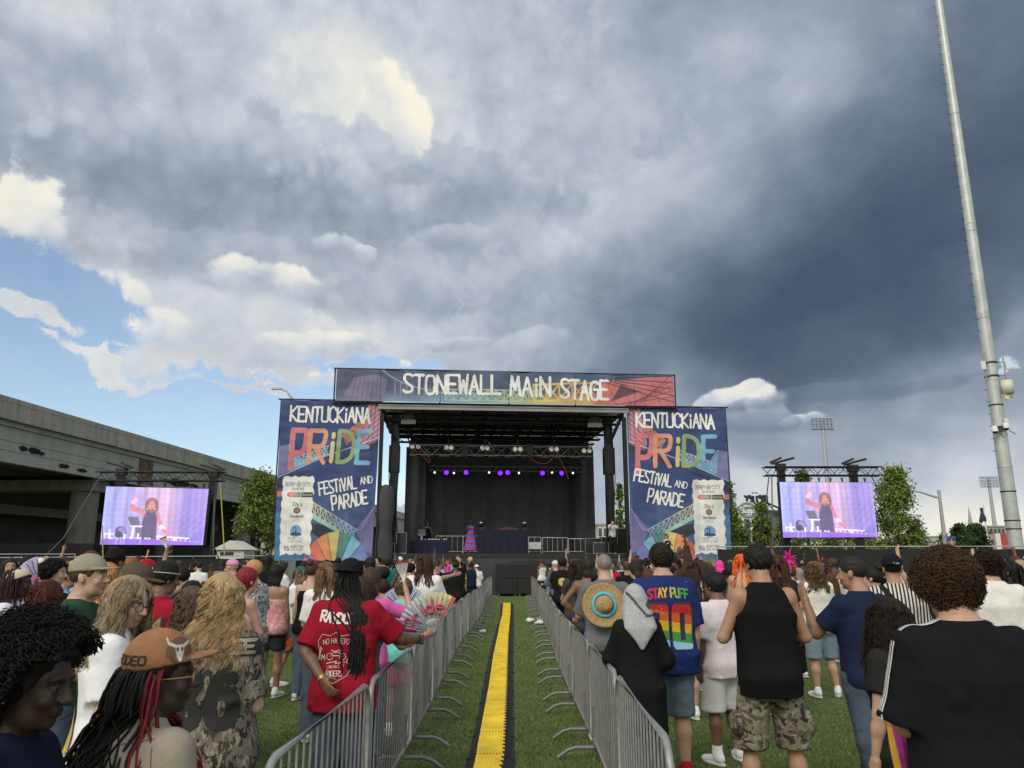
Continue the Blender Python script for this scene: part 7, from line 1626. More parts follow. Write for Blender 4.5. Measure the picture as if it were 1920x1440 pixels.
    sh = [(.21, .40), (.25, .375), (.31, .385), (.335, .34), (.325, .27), (.335, .20), (.30, .12), (.21, .07), (.12, .12), (.085, .20), (.095, .27), (.085, .34), (.11, .385), (.17, .375), (.21, .40)]
    r.line(sh, .005, w_); r.text('NO HATERZ', .12, .315, .034, .19, .14, w_, arc=.012); r.text('RIDERS', .155, .115, .034, .11, .16, w_); r.text('LOUISVILLE. KY', .155, .162, .018, .12, .16, w_, rot=.10); r.text('M', .108, .215, .035, .028, .16, w_); r.text('C', .292, .195, .035, .024, .16, w_)
    for cx in (.17, .26): r.line([(cx + .022 * math.cos(a), .24 + .022 * math.sin(a)) for a in np.linspace(0, 6.28, 14)], .005, w_)
    r.line([(.17, .24), (.195, .265), (.235, .268), (.26, .24)], .006, w_); r.line([(.235, .268), (.25, .285), (.265, .28)], .004, w_); r.line([(.18, .28), (.21, .272), (.235, .285)], .007, w_); r.line([(.195, .245), (.23, .245)], .008, w_); r.line([(.15, .195), (.22, .21), (.21, .195), (.28, .205)], .006, w_)
    for k in range(8): r.line([(.07 + .006 * k, .20 + .012 * k), (.10, .22 + .012 * k)], .006, w_, .8)
    prints(o, r, .235, 'club_print', x=-.035)
    for i, c in ((0, (.45, .33, .12)), (1, BLK)): sx, shd, el, wr, fo, cu = p.arms[i]; m = MB(); m.tube([Vector(wr - fo * .012), Vector(wr + fo * .012)], .034, 10, caps=False); m.build('bracelet', mat('brass' if i == 0 else 'watch_black', c, .3, .7 if i == 0 else 0), o['root'])
    m = MB(); nb = p.hb; m.tube([Vector(p.hb + p.B @ V3(.078 * math.cos(a), .075 * math.sin(a) - .01, -.005 - .02 * math.sin(a))) for a in np.linspace(0, 6.283, 25)], .004, 5, caps=False); m.build('necklace', mat('necklace_beads', (.5, .45, .35), .3, .4, var=.4, vscale=80), o['root'])
    # -- teal shirt with the Pride fan
    o = person(706, 1100, 6.3, -14, 'person in a teal top holding a Pride fan over the barrier', 'tan', x=-1.22, H=1.60, fem=True, w=1.15, lean=10, top=dict(color=TEAL, sleeve=.5, loose=.03), bottom=dict(color=BLK, to=.06), hair=('drape', 'dark', {}), L='rail', Rr=((.72, .45, -.62), (.62, .66, .42), .9))
    p = o['p']; h = o['root'].matrix_basis @ Vector(p.hpos(1, .10)) if False else Matrix.Translation(o['root'].location) @ Matrix.Rotation(R(-14), 4, 'Z') @ Vector(p.hpos(1, .08))
    def art(a, rr):
        c0, c1, c2 = np.array((.58, .52, .22)), np.array((.42, .48, .50)), np.array((.10, .13, .36)); f = a; c = c0 * (1 - f * 2) + c1 * f * 2 if f < .5 else c1 * (2 - 2 * f) + c2 * (2 * f - 1); c = c * (.9 + .2 * rr)
        return np.array((.55, .04, .10)) if a < .04 else c
    fm = np.array(Matrix.Rotation(R(-8), 3, 'Z')); f = held_fan(h + Vector((.01, -.02, 0)), fm, .31, R(57), R(208), art, 16, 'large yellow and blue fan lettered Pride held over the barrier', mat('fan_stick_grey', (.3, .3, .34), .5))
    st, W = strokes('Pride'); m = MB()
    for pl in st:
        pts = []
        for a_, b_ in pl: ang = R(174 - 106 * (a_ / W)); rad = .15 + .11 * b_ / 10; pts.append(Vector(fm @ V3(math.cos(ang) * rad, -.020, math.sin(ang) * rad)))
        m.tube(pts, .010, 5)
    m.build('lettering', mat('fan_pink', (.50, .07, .16), .6), f)
    # -- aqua shirt youngster
    o = person(768, 1083, 8.6, 8, 'youngster in an aqua tee and pink shorts with curly greenish brown hair', 'fair', x=-1.17, H=1.56, w=.92, top=dict(color=AQUA, loose=.03, hem=-.14, sleeve=.9), bottom=dict(color=(.62, .10, .22), to=.55, loose=.03, name='shorts'), hair=('curls', (.13, .095, .06), dict(n=900, out=.03, coil=.014, turns=2, zlo=-.03)), L='phone', Rr='rail', lean=8)
    o = person(703, 1082, 7.4, -4, 'person with dark brown hair in a pink tee raising a rainbow fan', 'fair', x=-1.32, H=1.68, fem=True, top=dict(color=PINK, sleeve=.8), bottom=dict(color=DEN, mat=denimm, to=.06), hair=('drape', 'brown', dict(length=.14)), L='down', Rr=((.80, .40, -.32), (-.30, .30, .9), .9))
    p = o['p']; h = Matrix.Translation(o['root'].location) @ Matrix.Rotation(R(-4), 4, 'Z') @ Vector(p.hpos(1, .08)); rb = [(.5, .05, .05), (.6, .25, .03), (.6, .5, .06), (.06, .35, .1), (.05, .12, .45), (.25, .08, .4)]
    held_fan(h, np.eye(3), .21, R(82), R(118), lambda a, rr: np.array(rb[min(5, int((1 - rr) * 6))]) * .8 + .12, 8, 'narrow half open rainbow fan in a raised hand', mat('fan_stick_white', (.7, .7, .7), .5))
    o = person(748, 1112, 9.6, 4, 'person hidden behind a white and blue fan by the aqua tee', 'tan', x=-1.55, H=1.52, top=dict(color=OFF), bottom=dict(color=BLK, to=.06), hair=('short', 'dark', {}), Rr='phone', L='down')
    held_fan(Vector(at(757, 1148, 9.3)), np.eye(3), .30, R(45), R(150), lambda a, rr: np.array((.45, .55, .68)) * (1 - .3 * a) + np.array((.14, .05, .12)) * a, 9, 'wide pale blue fan with dark ribs beside the aqua tee', mat('fan_stick_dark', (.012, .012, .03), .5))
    o = person(815, 1040, 11.3, -6, 'person with straight shoulder length brown hair in a loose white tee by the barrier', 'fair', x=-1.25, H=1.83, w=1.1, top=dict(color=(.72, .70, .72), loose=.03, sleeve=.9), bottom=dict(color=DEND, mat=denimm, to=.06), hair=('long', 'brown', dict(n=1100, length=.30, wave=.004, front=.06, spread=.08)), L='cross', Rr='rail')
    o = person(846, 1050, 13.6, -60, 'man with round glasses in a white striped jersey stretching one arm out', 'rosy', x=-1.35, H=1.74, top=dict(mat=stripe_mat('jersey_stripes', [(.72, .72, .74), (.72, .72, .74), (.72, .72, .74), (.30, .45, .55)], 130, 'X'), name='jersey'), bottom=dict(color=GREY, to=.5, name='shorts'), hair=('buzz', 'brown', {}), stub=.3, L=((.35, .9, .1), (.0, 1, .25), .1), Rr='down'); glasses(o['p'], o['root'])
    o = person(888, 1040, 20, 60, 'bald man in a black long sleeved shirt raising a finger by the barrier end', 'tan', x=-1.35, H=1.82, w=1.15, top=dict(color=BLK, sleeve=1.9), bottom=dict(color=BLK, to=.06), stub=.3, L='down', Rr=((.4, .5, .0), (.1, .2, 1), .6))
    # -- middle distance on the overpass side
    o = person(556, 1064, 11.6, -78, 'woman in a white tee, denim shorts and green cap looking down at a phone', 'fair', H=1.66, hat=.02, fem=True, w=1.08, pitch=26, top=dict(color=(.70, .71, .74), hem=-.02, sleeve=.75, loose=.02), bottom=dict(color=DEN, mat=denimm, to=.50, loose=.028, name='shorts'), hair=('locs', 'light', dict(n=26, length=.28, r=.012)), cap=((.035, .105, .075), {}), L='phone_low', Rr='phone_low', legs='walk'); p = o['p']
    m = MB(); c = p.T(.16, -.05, -.02); n = 7
    for i in range(n):
        for j in range(n):
            f = lambda i, j: (c[0] + .02 + .015 * math.sin(i * 1.7 + j), c[1] - .11 + .22 * i / n + .02 * math.sin(j * 1.3), c[2] - .34 * j / n * (1 - .3 * abs(i / n - .5))); m.face([f(i, j), f(i + 1, j), f(i + 1, j + 1), f(i, j + 1)], True)
    m.build('bandana', spots_mat('orange_paisley', (.55, .13, .03), (.20, .05, .02), 45, .5, .56), o['root'])
    person(584, 1062, 10.6, -12, 'woman in a black strapless top with a tan shoulder strap', 'rosy', H=1.72, fem=True, top=dict(color=BLK, sleeve=0, strap=True), bottom=dict(color=DEN, mat=denimm, to=.06), hair=('bun', 'brown', {}), Rr='phone', L='down')
    person(612, 1060, 8.3, 6, 'woman with straight streaked blond hair in a white tee', 'fair', H=1.74, fem=True, top=dict(color=WHITE, sleeve=.9), bottom=dict(color=DEN, mat=denimm, to=.06), hair=('long', 'light', dict(n=1100, length=.27, wave=.004, spread=.12)), L='phone_low', Rr='phone_low')
    person(652, 1078, 7.2, -10, 'person with blue black hair in a black top behind the red tee', 'olive', H=1.62, fem=True, top=dict(color=BLK), bottom=dict(color=BLK, to=.06), hair=('drape', (.006, .008, .016), dict(length=.36)))
    person(518, 1066, 10.8, -6, 'woman with bobbed black hair in a strapless pink top and black shorts', 'olive', H=1.68, fem=True, w=1.15, top=dict(mat=spots_mat('pink_print', (.55, .22, .22), (.62, .42, .40), 22, .48, .58), sleeve=0, strap=True, backcut=.24), bottom=dict(color=(.03, .032, .038), to=.62, name='shorts'), hair=('drape', 'black', dict(length=.20, width=.10)), L='front_low', Rr='down')
    o = person(479, 1057, 9.9, 62, 'woman with cropped blond hair and glasses in a black and white floral shirt', 'pale', H=1.75, fem=True, top=dict(mat=spots_mat('floral_print', (.55, .56, .58), (.03, .035, .05), 55, .47, .53), sleeve=.9, loose=.035, hem=-.16), bottom=dict(color=DEN, mat=denimm, to=.06), hair=('short', 'strawberry', dict(thick=.016, front=.05)), yaw=14, L='phone_low', Rr='down'); glasses(o['p'], o['root'], (.05, .04, .04))
    person(460, 1070, 7.6, -40, 'woman with dark red ponytail in a pink strappy top', 'rosy', H=1.68, fem=True, top=dict(color=(.62, .40, .42), sleeve=0, strap=True, backcut=.2), bottom=dict(color=DENL, mat=denimm, to=.06), hair=('drape', 'red', dict(length=.30, width=.06)), L='cross', Rr='cross')
    person(352, 1108, 4.9, -12, 'person with a light brown bob in a dark tee beside the woodland jersey', 'pale', H=1.60, fem=True, top=dict(color=(.02, .02, .024)), bottom=dict(color=BLK, to=.06), hair=('long', (.105, .07, .045), dict(n=1100, length=.20, wave=.008, front=.06, spread=.1)), pitch=18)
    o = person(303, 1064, 6.1, -20, 'man in a red race tee with a black bandana tied over short hair', 'brown', H=1.74, top=dict(color=(.30, .012, .03), loose=.03), bottom=dict(color=DEND, mat=denimm, to=.06), hair=('short', 'black', dict(thick=.02)), yaw=-22, pitch=6)
    r = Raster(.40, .34, 130, BLK, 0.0); r.text('ONE', .03, .2, .09, .22, .3, (.05, .03, .03)); r.text('ONE', .03, .2, .09, .22, .20, (.62, .48, .50)); r.poly([(.26, .2), (.3, .3), (.39, .3), (.36, .2)], (.02, .01, .01)); r.text('4', .29, .21, .08, .05, .2, (.32, .22, .09))
    for k in range(3): r.text(('BLACK', 'QUOTA', 'BRAND')[k], .13, .12 - .05 * k, .03, .13, .2, (.32, .19, .06))
    r = Raster(.40, .34, 130, BLK, 0.0); r.text('ONE', .03, .2, .09, .22, .3, (.05, .03, .03)); r.text('ONE', .03, .2, .09, .22, .20, (.62, .48, .50)); r.poly([(.26, .2), (.3, .3), (.39, .3), (.36, .2)], (.02, .01, .01)); r.text('4', .29, .21, .08, .05, .2, (.32, .22, .09)); r.rect(.14, .13, .3, .15, (.30, .17, .05)); r.rect(.12, .09, .28, .11, (.30, .17, .05)); r.rect(.14, .05, .26, .07, (.30, .17, .05))
    prints(o, r, .30, 'race_print')
    m = MB(); p = o['p']; q_ = lambda a, z: Vector(p.head + p.HM @ (V3(.098 * math.cos(a), -.014 + .118 * math.sin(a), z) * p.hs)); m.tube([q_(a, .045) for a in np.linspace(0, 6.28, 25)], .004, 4, caps=False); m.tube([q_(-1.2, .045), q_(-1.3, .08)], .004, 4); m.build('bandana_cord', mat('cord_pale', (.5, .46, .36), .8), o['root'])
    person(345, 1096, 6.9, -8, 'person in a white tee with both hands raised to dark hair', 'tan', H=1.58, top=dict(color=(.66, .70, .76)), bottom=dict(color=DEN, mat=denimm, to=.06), hair=('short', 'black', dict(thick=.018)), L='head', Rr='head', lean=10)
    person(86, 1084, 5.6, -15, 'person with a bushy auburn bob in front of the white fan', 'brown', H=1.62, fem=True, top=dict(color=(.10, .04, .03)), bottom=dict(color=BLK, to=.06), hair=('long', 'auburn', dict(n=1200, length=.24, wave=.012, wl=.05, spread=.5)))
    person(28, 1066, 6.6, -70, 'woman with dark plum braids, cream beret and white tee', 'deep', H=1.69, hat=.02, fem=True, top=dict(color=(.60, .62, .70)), bottom=dict(color=BLK, to=.06), hair=('locs', (.03, .012, .012), dict(n=90, length=.26, r=.008)), cap=((.52, .46, .36), dict(brim=False, tall=.85, tilt=-20)))
    o = person(96, 1058, 7.6, -75, 'person with curly black hair holding a lavender fan', 'fair', H=1.76, top=dict(color=(.02, .02, .022)), bottom=dict(color=BLK, to=.06), hair=('curls', 'black', dict(out=.04, n=800)), L=((.35, .7, -.3), (.2, .7, .6), .8), Rr='down')
    held_fan(Vector(at(72, 1092, 7.3)), np.eye(3), .235, R(98), R(245), lambda a, rr: np.array((.44, .41, .60)) + .05 * math.sin(a * 30), 11, 'lavender folding fan with black ribs near the fence', mat('fan_stick_dark', (.012, .012, .03), .5))
    person(122, 1068, 8.6, -50, 'person in a light blue shirt with a red lanyard', 'tan', H=1.70, top=dict(color=(.14, .27, .52)), bottom=dict(color=BLK, to=.06), hair=('short', 'black', {}))
    person(200, 1062, 6.6, 10, 'person with a strawberry blond bob behind the tan cap', 'pale', H=1.74, fem=True, top=dict(color=(.5, .38, .30)), bottom=dict(color=BLK, to=.06), hair=('long', 'strawberry', dict(n=1100, length=.22, wave=.006, spread=.2)))
    person(213, 1034, 8.2, -20, 'tall person in a black backwards cap near the overpass fence', 'brown', H=1.86, top=dict(color=WHITE), bottom=dict(color=BLK, to=.06), hair=('buzz', 'black', {}), cap=(BLK, dict(back=True, tall=1.15)))
    person(270, 1050, 8.6, -60, 'person in a red cap with a tan brim', 'pale', H=1.76, top=dict(color=(.3, .3, .3)), bottom=dict(color=BLK, to=.06), hair=('short', 'grey', {}), cap=((.34, .015, .02), {}))
    o = person(342, 1060, 10, 0, 'person in dark clothes lifting a three coloured fan above the crowd', 'tan', H=1.66, top=dict(color=NAVY), bottom=dict(color=BLK, to=.06), hair=('short', 'black', dict(thick=.02)), L='up', Rr='down')
    h = Vector(o['root'].location) + Vector(o['p'].hpos(0, .08)); tri = [(.62, .06, .20), (.66, .46, .08), (.06, .17, .48)]
    held_fan(h, np.eye(3), .17, R(98), R(128), lambda a, rr: np.array(tri[2 - min(2, int(rr * 3))]), 7, 'pink yellow and blue fan held high before the overpass', mat('fan_stick_white', (.7, .7, .7), .5))
    person(439, 1052, 12.5, 70, 'person wearing a pink head wrap near the fence', 'fair', H=1.76, top=dict(color=(.05, .05, .05)), bottom=dict(color=BLK, to=.06), cap=((.55, .26, .42), dict(brim=False)), stub=.2)
    # ================= the other side of the lane
    o = person(1122, 1036, 8.3, 4, 'balding grey haired man with a straw sunhat hanging on his back', 'rosy', x=.97, H=1.82, w=1.15, top=dict(color=(.14, .145, .155), loose=.03, sleeve=.9, amp=.006), bottom=dict(color=(.17, .155, .17), to=.45, name='shorts'), L='rail', Rr='down', hair=('buzz', (.20, .18, .17), dict(thick=.003, zlo=-.05, front=-.02)))
    p = o['p']; m = MB(); m.lathe([(.001, .10), (.05, .098), (.078, .08), (.094, .0), (.10, -.01), (.20, -.012), (.222, .004), (.222, .010), (.20, -.004), (.10, .0)], n=40)
    C_ = p.T(-.055, -.205, .36); HMx = np.array(Matrix.Rotation(R(90 - 14), 3, 'X')); m.v = [tuple(C_ + HMx @ V3(*v)) for v in m.v]
    hatm = mat('straw', (.36, .24, .105), .8, var=.35, vscale=40, bump=.006, bscale=70, stretch=(1, 1, 1)); ht = m.build('straw_hat', hatm, None); ht.location = o['root'].location; ht.rotation_euler = o['root'].rotation_euler; tag(ht, 'round straw sunhat with a bright blue band, hanging on a grey shirted back', 'hat')
    m = MB(); m.tube([Vector(C_ + HMx @ V3(.112 * math.cos(a), .112 * math.sin(a), .012)) for a in np.linspace(0, 6.283, 33)], .017, 8, caps=False); m.build('hat_band', mat('band_blue', (.09, .42, .55), .7, var=.05), ht)
    person(1098, 1062, 9.2, 10, 'person in a bright blue tee beside the straw hat', 'tan', x=.99, H=1.66, top=dict(color=(.02, .035, .24), sleeve=.9), bottom=dict(color=BLK, to=.06), hair=('short', 'black', {}), L='rail', Rr='down')
    # keffiyeh and black robe
    o = person(1172, 1102, 6.25, 6, 'person in a loose black robe with a pale patterned scarf over the head', 'tan', x=.975, H=1.56, fem=True, w=1.0, lean=3, top=dict(color=(.010, .011, .012), hem=-.38, sleeve=1.75, loose=.032, amp=.009, name='robe'), bottom=dict(color=DEND, mat=denimm, to=.05), L='rail', Rr=((.32, .05, -.9), (-.2, .75, -.45), .8))
    p = o['p']; s = p.hs; c = p.head; M = p.HM
    pr = [Ell(c + M @ (V3(0, -.008, .028) * s), np.array((.096, .114, .112)) * s, M, .03), Loft(c, M, [(-.36, .012, .018, -.165), (-.29, .06, .024, -.170), (-.20, .135, .040, -.150), (-.05, .112, .085, -.05), (.03, .092, .10, -.015)], .03), Cap(c + M @ V3(-.06, -.03, -.09), c + M @ V3(-.12, -.06, -.28), .05, .038, .03), Cap(c + M @ V3(-.12, -.06, -.28), c + M @ V3(-.105, -.075, -.42), .036, .012, .03)]
    fo_ = p.folds(.0085, 4); VQ = grow(pr, .0095, post=lambda F, X, Y, Z: np.maximum(fo_(F, X, Y, Z), np.where((Y - c[1]) > .055, .085 - np.sqrt((X - c[0]) ** 2 + (Z - c[2]) ** 2), -1)), relax=1); kf = obj_np('head_scarf', VQ, knitm, o['root'], (.36, .37, .39))
    r = Raster(.30, .40, 200, BLK, 0.0); dk = (.055, .06, .065)
    r.line([(.06, .34), (.13, .24), (.2, .15), (.29, .155)], .022, dk)
    for k in range(14): f = k / 13.; a = (.06 + .14 * f, .34 - .19 * f); r.line([a, (a[0] - .018, a[1] - .012)], .006, dk)
    r.line([(.21, .23), (.25, .28), (.265, .24), (.235, .20), (.21, .23)], .018, dk); r.disc(.238, .238, .014, .02, dk)
    decal(kf, r, kf, 'scarf_pattern', c + M @ V3(.0, -.1, -.06), M[:, 0], M[:, 2], M[:, 1])
    # big rainbow number jersey
    o = person(1226, 1017, 6.9, 6, 'big man in a blue starry jersey with rainbow 80 on the back', 'fair', x=1.31, H=1.90, w=1.34, top=dict(color=(.016, .030, .125), loose=.035, hem=-.16, sleeve=1.0, amp=.007, name='jersey'), bottom=dict(color=(.10, .14, .19), mat=denimm, to=.46, loose=.035, name='shorts'), shoes=(.36, .018, .030), hair=('curls', (.030, .024, .020), dict(n=900, out=.028, coil=.012, turns=2, zlo=-.05, front=.05)), L='front_low', Rr='down', yaw=6, stub=.25)
    r = Raster(.56, .78, 260, (.2, .3, .6), 0.0); rsd = random.Random(3)
    band = lambda y, off=0: np.stack([np.select([y > .47, y > .38, y > .29, y > .20], [q[0], q[1], q[2], q[3]], q[4]) for q in zip((.50, .015, .02), (.58, .11, .015), (.66, .42, .012), (.05, .24, .03), (.22, .48, .68))], -1)
    bf = lambda x, y: band(y + .10 * (x - .28)).reshape(np.broadcast_shapes(x.shape, y.shape) + (3,)) if False else np.broadcast_to(band(y + .14 * (x - .28)), np.broadcast_shapes(x.shape, y.shape) + (3,))
    def num(col, grow_):
        for x0 in (.05, .30):
            e = grow_; r.poly([(x0 + .02 - e, .12 - e), (x0 + .19 + e, .12 - e), (x0 + .215 + e, .15), (x0 + .215 + e, .51), (x0 + .19 + e, .55 + e), (x0 + .02 - e, .55 + e), (x0 - e, .51), (x0 - e, .15)], col)
    num((.012, .012, .03), .014); num(bf, 0)
    nv = (.016, .024, .09)
    r.poly([(.262, .40), (.305, .345), (.262, .29), (.275, .345)], nv)
    for q_ in ((.125, .40, .165, .455), (.125, .205, .165, .26)): r.rect(q_[0] - .012, q_[1] - .012, q_[2] + .012, q_[3] + .012, (.012, .012, .03)); r.rect(*q_, nv)
    r.rect(.383, .205, .437, .465, (.012, .012, .03)); r.rect(.393, .215, .427, .455, nv)
    tb = lambda t: None
    rb2 = [(.52, .015, .02), (.62, .30, .02), (.66, .46, .02), (.30, .36, .03), (.05, .28, .03)]
    r.text('STAY PUFF', .075, .60, .085, .41, .27, (.01, .012, .04), arc=.018, gap=1.4); r.text('STAY PUFF', .075, .60, .085, .41, .20, colf=lambda f: rb2[min(4, int(f * 5))], arc=.018, gap=1.4)
    for _ in range(150):
        a, b = rsd.uniform(0, .56), rsd.uniform(0, .78); r.disc(a, b, *(2 * [rsd.choice((.0016, .002, .003))]), (.55, .62, .75))
    for _ in range(9):
        a, b = rsd.uniform(.02, .54), rsd.choice((rsd.uniform(0, .1), rsd.uniform(.70, .77))); r.line([(a - .012, b), (a + .012, b)], .002, (.6, .65, .75)); r.line([(a, b - .012), (a, b + .012)], .002, (.6, .65, .75))
    prints(o, r, .245, 'jersey_print', x=.0, k=.84)
    # white tee and shorts
    o = person(1343, 1079, 7.45, 22, 'short dark haired person in a pale pink tee and white shorts', 'brown', H=1.635, w=1.08, top=dict(color=(.66, .60, .61), loose=.03, hem=-.15, sleeve=.95, amp=.006), bottom=dict(color=(.60, .60, .60), to=.47, loose=.04, name='shorts'), hair=('short', 'black', dict(thick=.020, zlo=-.055)), L='down', Rr='phone', yaw=16, legs='contra'); glasses(o['p'], o['root'])
    for up in (0, 1):
        sx, hp, kn, an, ft = o['p'].legsj[up]; m = MB(); m.tube([Vector(an + V3(0, 0, .0)), Vector(an + V3(0, 0, .085))], [.047, .046], 12); m.build('sock', clothm, o['root'], None, WHITE)
    sx, sh, el, wr, fo, cu = o['p'].arms[0]; m = MB(); m.tube([Vector(wr - fo * .012), Vector(wr + fo * .012)], .032, 10, caps=False); m.build('wristband', mat('watch_black', (.01, .01, .01), .4), o['root'])
    # black sleeveless and camouflage
    o = person(1424, 1027, 5.8, 3, 'man in a black sleeveless shirt and camouflage cargo shorts', 'tan', H=1.87, w=.94, top=dict(color=(.008, .008, .009), sleeve=0, hem=-.14, loose=.055, amp=.006, neck=.080), bottom=dict(mat=camom, to=.46, loose=.045, flare=.008, amp=.007, name='shorts'), hair=('short', 'black', dict(thick=.018, zlo=-.07, amp=.004, grooves=.005)), pitch=10, yaw=10, L=((.40, .10, -.92), (-.48, .85, .15), .85), Rr=((.40, .12, -.92), (-.48, .85, .15), .85), legs='wide')
    p = o['p']
    for sx, hp, kn, an, ft in p.legsj:
        V, Q = grow([Ell(hp + (kn - hp) * .72 + V3(sx * .105, -.01, 0) * p.k, np.array((.045, .085, .10)) * p.k, None)], .013, post=lambda F, X, Y, Z: F + .004 * np.sin(Z * 60 + Y * 30)); obj_np('cargo_pocket', (V, Q), camom, o['bottom'], None)
    # denim shorts woman
    person(1527, 1052, 10.8, 2, 'woman with wavy light brown hair in a white tee and denim shorts', 'fair', H=1.74, fem=True, w=1.15, top=dict(color=(.68, .66, .60), loose=.02, hem=-.0, sleeve=.55, neck=.085), bottom=dict(color=DENL, mat=denimm, to=.48, loose=.035, flare=.01, name='shorts'), hair=('long', (.14, .082, .042), dict(n=1500, length=.29, wave=.014, wl=.09, spread=.3)), L='cross', Rr='cross', legs='contra')
    # navy tee man
    o = person(1604, 1047, 6.0, 20, 'man in a navy tee and jeans with sunglasses pushed up, hand raised to his face', 'tan', H=1.79, w=1.06, top=dict(color=(.013, .020, .050), loose=.022, hem=-.08, sleeve=.72, amp=.006), bottom=dict(color=(.020, .040, .075), mat=denimm, to=.05, loose=.022, amp=.006, name='jeans'), hair=('buzz', (.020, .017, .015), dict(thick=.005)), yaw=30, pitch=4, stub=.45, L=((.30, .62, -.72), (-.06, .45, .9), .25), Rr='down', legs='walk'); glasses(o['p'], o['root'], (.012, .012, .012), lens=1, up=.085)
    # curly hair and black striped-shoulder tee
    o = person(1783, 1046, 3.15, -3, 'man with bushy curly brown hair in a black tee with white shoulder stripes', 'fair', H=1.79, w=1.20, pitch=24, top=dict(color=(.009, .010, .012), loose=.045, hem=-.18, sleeve=.98, amp=.008, neck=.088), bottom=dict(color=BLK, to=.06), hair=('curls', (.062, .036, .022), dict(n=3600, out=.064, coil=.0105, turns=4, r=.0015, seg=24, droop=.25, zlo=-.07, front=.075)), L='phone_low', Rr='phone_low', stub=.3)
    p = o['p']
    for i, sx in ((0, -1), (1, 1)):
        _, sh, el, wr, fo, cu = p.arms[i]; nb = p.T(sx * .085, -.02, .575)
        for k, dy in enumerate((-.014, .0, .014)):
            a = nb + p.B @ V3(0, dy, .02); b = sh + p.B @ V3(sx * .02, dy, .10); c = sh + (el - sh) * .45 + p.B @ V3(sx * .09, dy, .03); e = sh + (el - sh) * .95 + p.B @ V3(sx * .10, dy, .0); ribbon(o['top'], lerp_pts(a, b, c, e), .009, clothm, o['root'], 'shoulder_stripe', .004, (.62, .62, .62))
    o = person(1668, 1120, 4.3, 25, 'long dark curly haired person half hidden behind the black striped-shoulder tee', 'fair', H=1.56, fem=True, top=dict(color=(.02, .02, .02)), bottom=dict(color=BLK, to=.06), hair=('long', (.024, .017, .013), dict(n=3200, length=.36, wave=.016, wl=.045, spread=.45, r=.0016)), L='down', Rr='down')
    g = at(1690, 1330, 3.55); m = MB(); n = 8
    for i in range(n):
        for j in range(n):
            f = lambda i, j: (-.07 + .16 * i / n + .03 * j / n, .02 * math.sin(i * 1.4 + j * .5), .03 - .42 * j / n); m.cur = 1 if i < 1 else 0; m.face([f(i, j), f(i + 1, j), f(i + 1, j + 1), f(i, j + 1)], True)
    fl = m.build('flag', [mat('flag_magenta', (.36, .025, .26), .8, var=.1), mat('flag_yellow', (.62, .36, .03), .8)], None, g); tag(fl, 'magenta and yellow flag hanging beside the striped-shoulder tee', 'flag')
    # stripes with backwards cap
    o = person(1672, 1044, 7.6, -14, 'person in a black and white striped shirt with a backwards black cap', 'tan', H=1.80, w=1.05, top=dict(mat=stripe_mat('vertical_stripes', [(.60, .57, .52), (.016, .016, .018)], 62, 'X'), sleeve=.9, loose=.03), bottom=dict(color=BLK, to=.06), hair=('buzz', 'black', {}), cap=(BLK, dict(back=True, tall=1.12)), L='cross', Rr='phone')
    p = o['p']; r = Raster(.05, .04, 400, BLK, 0.0); r.line([(.008, .036), (.018, .02), (.008, .004)], .008, (.7, .7, .7)); r.line([(.042, .036), (.032, .02), (.042, .004)], .008, (.7, .7, .7)); decal(o['cap'], r, o['cap'], 'cap_emblem', p.head + p.HM @ (V3(.01, -.1, .045) * p.hs), p.HM[:, 0], p.HM[:, 2], p.HM[:, 1]); ribbon(o['top'], lerp_pts(p.T(-.12, -.03, .55), p.T(-.02, -.13, .40), p.T(.15, -.10, .15)), .05, clothm, o['root'], 'bag_strap', .008, (.02, .018, .016))
    person(1640, 1068, 8.6, 50, 'person with black hair in a bun, round gold glasses and black top', 'fair', H=1.68, fem=True, top=dict(color=BLK), bottom=dict(color=BLK, to=.06), hair=('bun', 'black', {}), L='phone', Rr='down')
    person(1852, 1034, 7.0, -12, 'man with thick dark curls in a long white tee and white trousers', 'fair', H=1.84, w=1.1, top=dict(color=(.66, .66, .65), loose=.04, hem=-.16, sleeve=.9), bottom=dict(color=(.6, .6, .6), to=.06), hair=('curls', 'dark', dict(n=1100, out=.045)), L='phone_low', Rr='down', shoes=BLK)
    o = person(1896, 1052, 8.2, 40, 'woman in a rainbow striped top and denim skirt with a rainbow headband', 'dark', H=1.75, fem=True, w=1.15, top=dict(mat=stripe_mat('rainbow_stripes', [(.50, .03, .03), (.62, .30, .04), (.65, .55, .10), (.05, .28, .10), (.04, .14, .40), (.6, .6, .58)], 70, 'Z'), sleeve=.8, hem=0), bottom=dict(color=(.05, .075, .11), mat=denimm, to=.58, skirt=True, flare=.05, name='skirt'), hair=('locs', 'black', dict(n=80, length=.34)), shoes=BLK)
    p = o['p']; m = MB()
    for k in range(16): a0, a1 = .2 + k * .17, .2 + (k + 1) * .17; q_ = lambda a, z: p.head + p.HM @ (V3(.094 * math.cos(a), .03, .03 + .105 * math.sin(a)) * p.hs) + p.HM @ V3(0, z, 0); m.cur = k % 5; m.face([q_(a0, -.02), q_(a1, -.02), q_(a1, .02), q_(a0, .02)])
    m.build('headband', [mat('band%s' % 'abcde'[i], c, .7, var=.05) for i, c in enumerate(((.5, .04, .04), (.6, .3, .03), (.6, .5, .08), (.05, .2, .5), (.55, .55, .6)))], o['root'])
    person(1308, 1050, 9.4, -4, 'woman with very long brown hair in a white tee and pale blue shorts', 'fair', H=1.76, fem=True, top=dict(color=(.68, .68, .68), sleeve=.9, loose=.025, hem=-.10), bottom=dict(color=(.34, .46, .54), to=.55, name='shorts'), hair=('long', (.045, .028, .020), dict(n=1500, length=.50, wave=.008, spread=.12)), L='phone_low', Rr='phone_low')
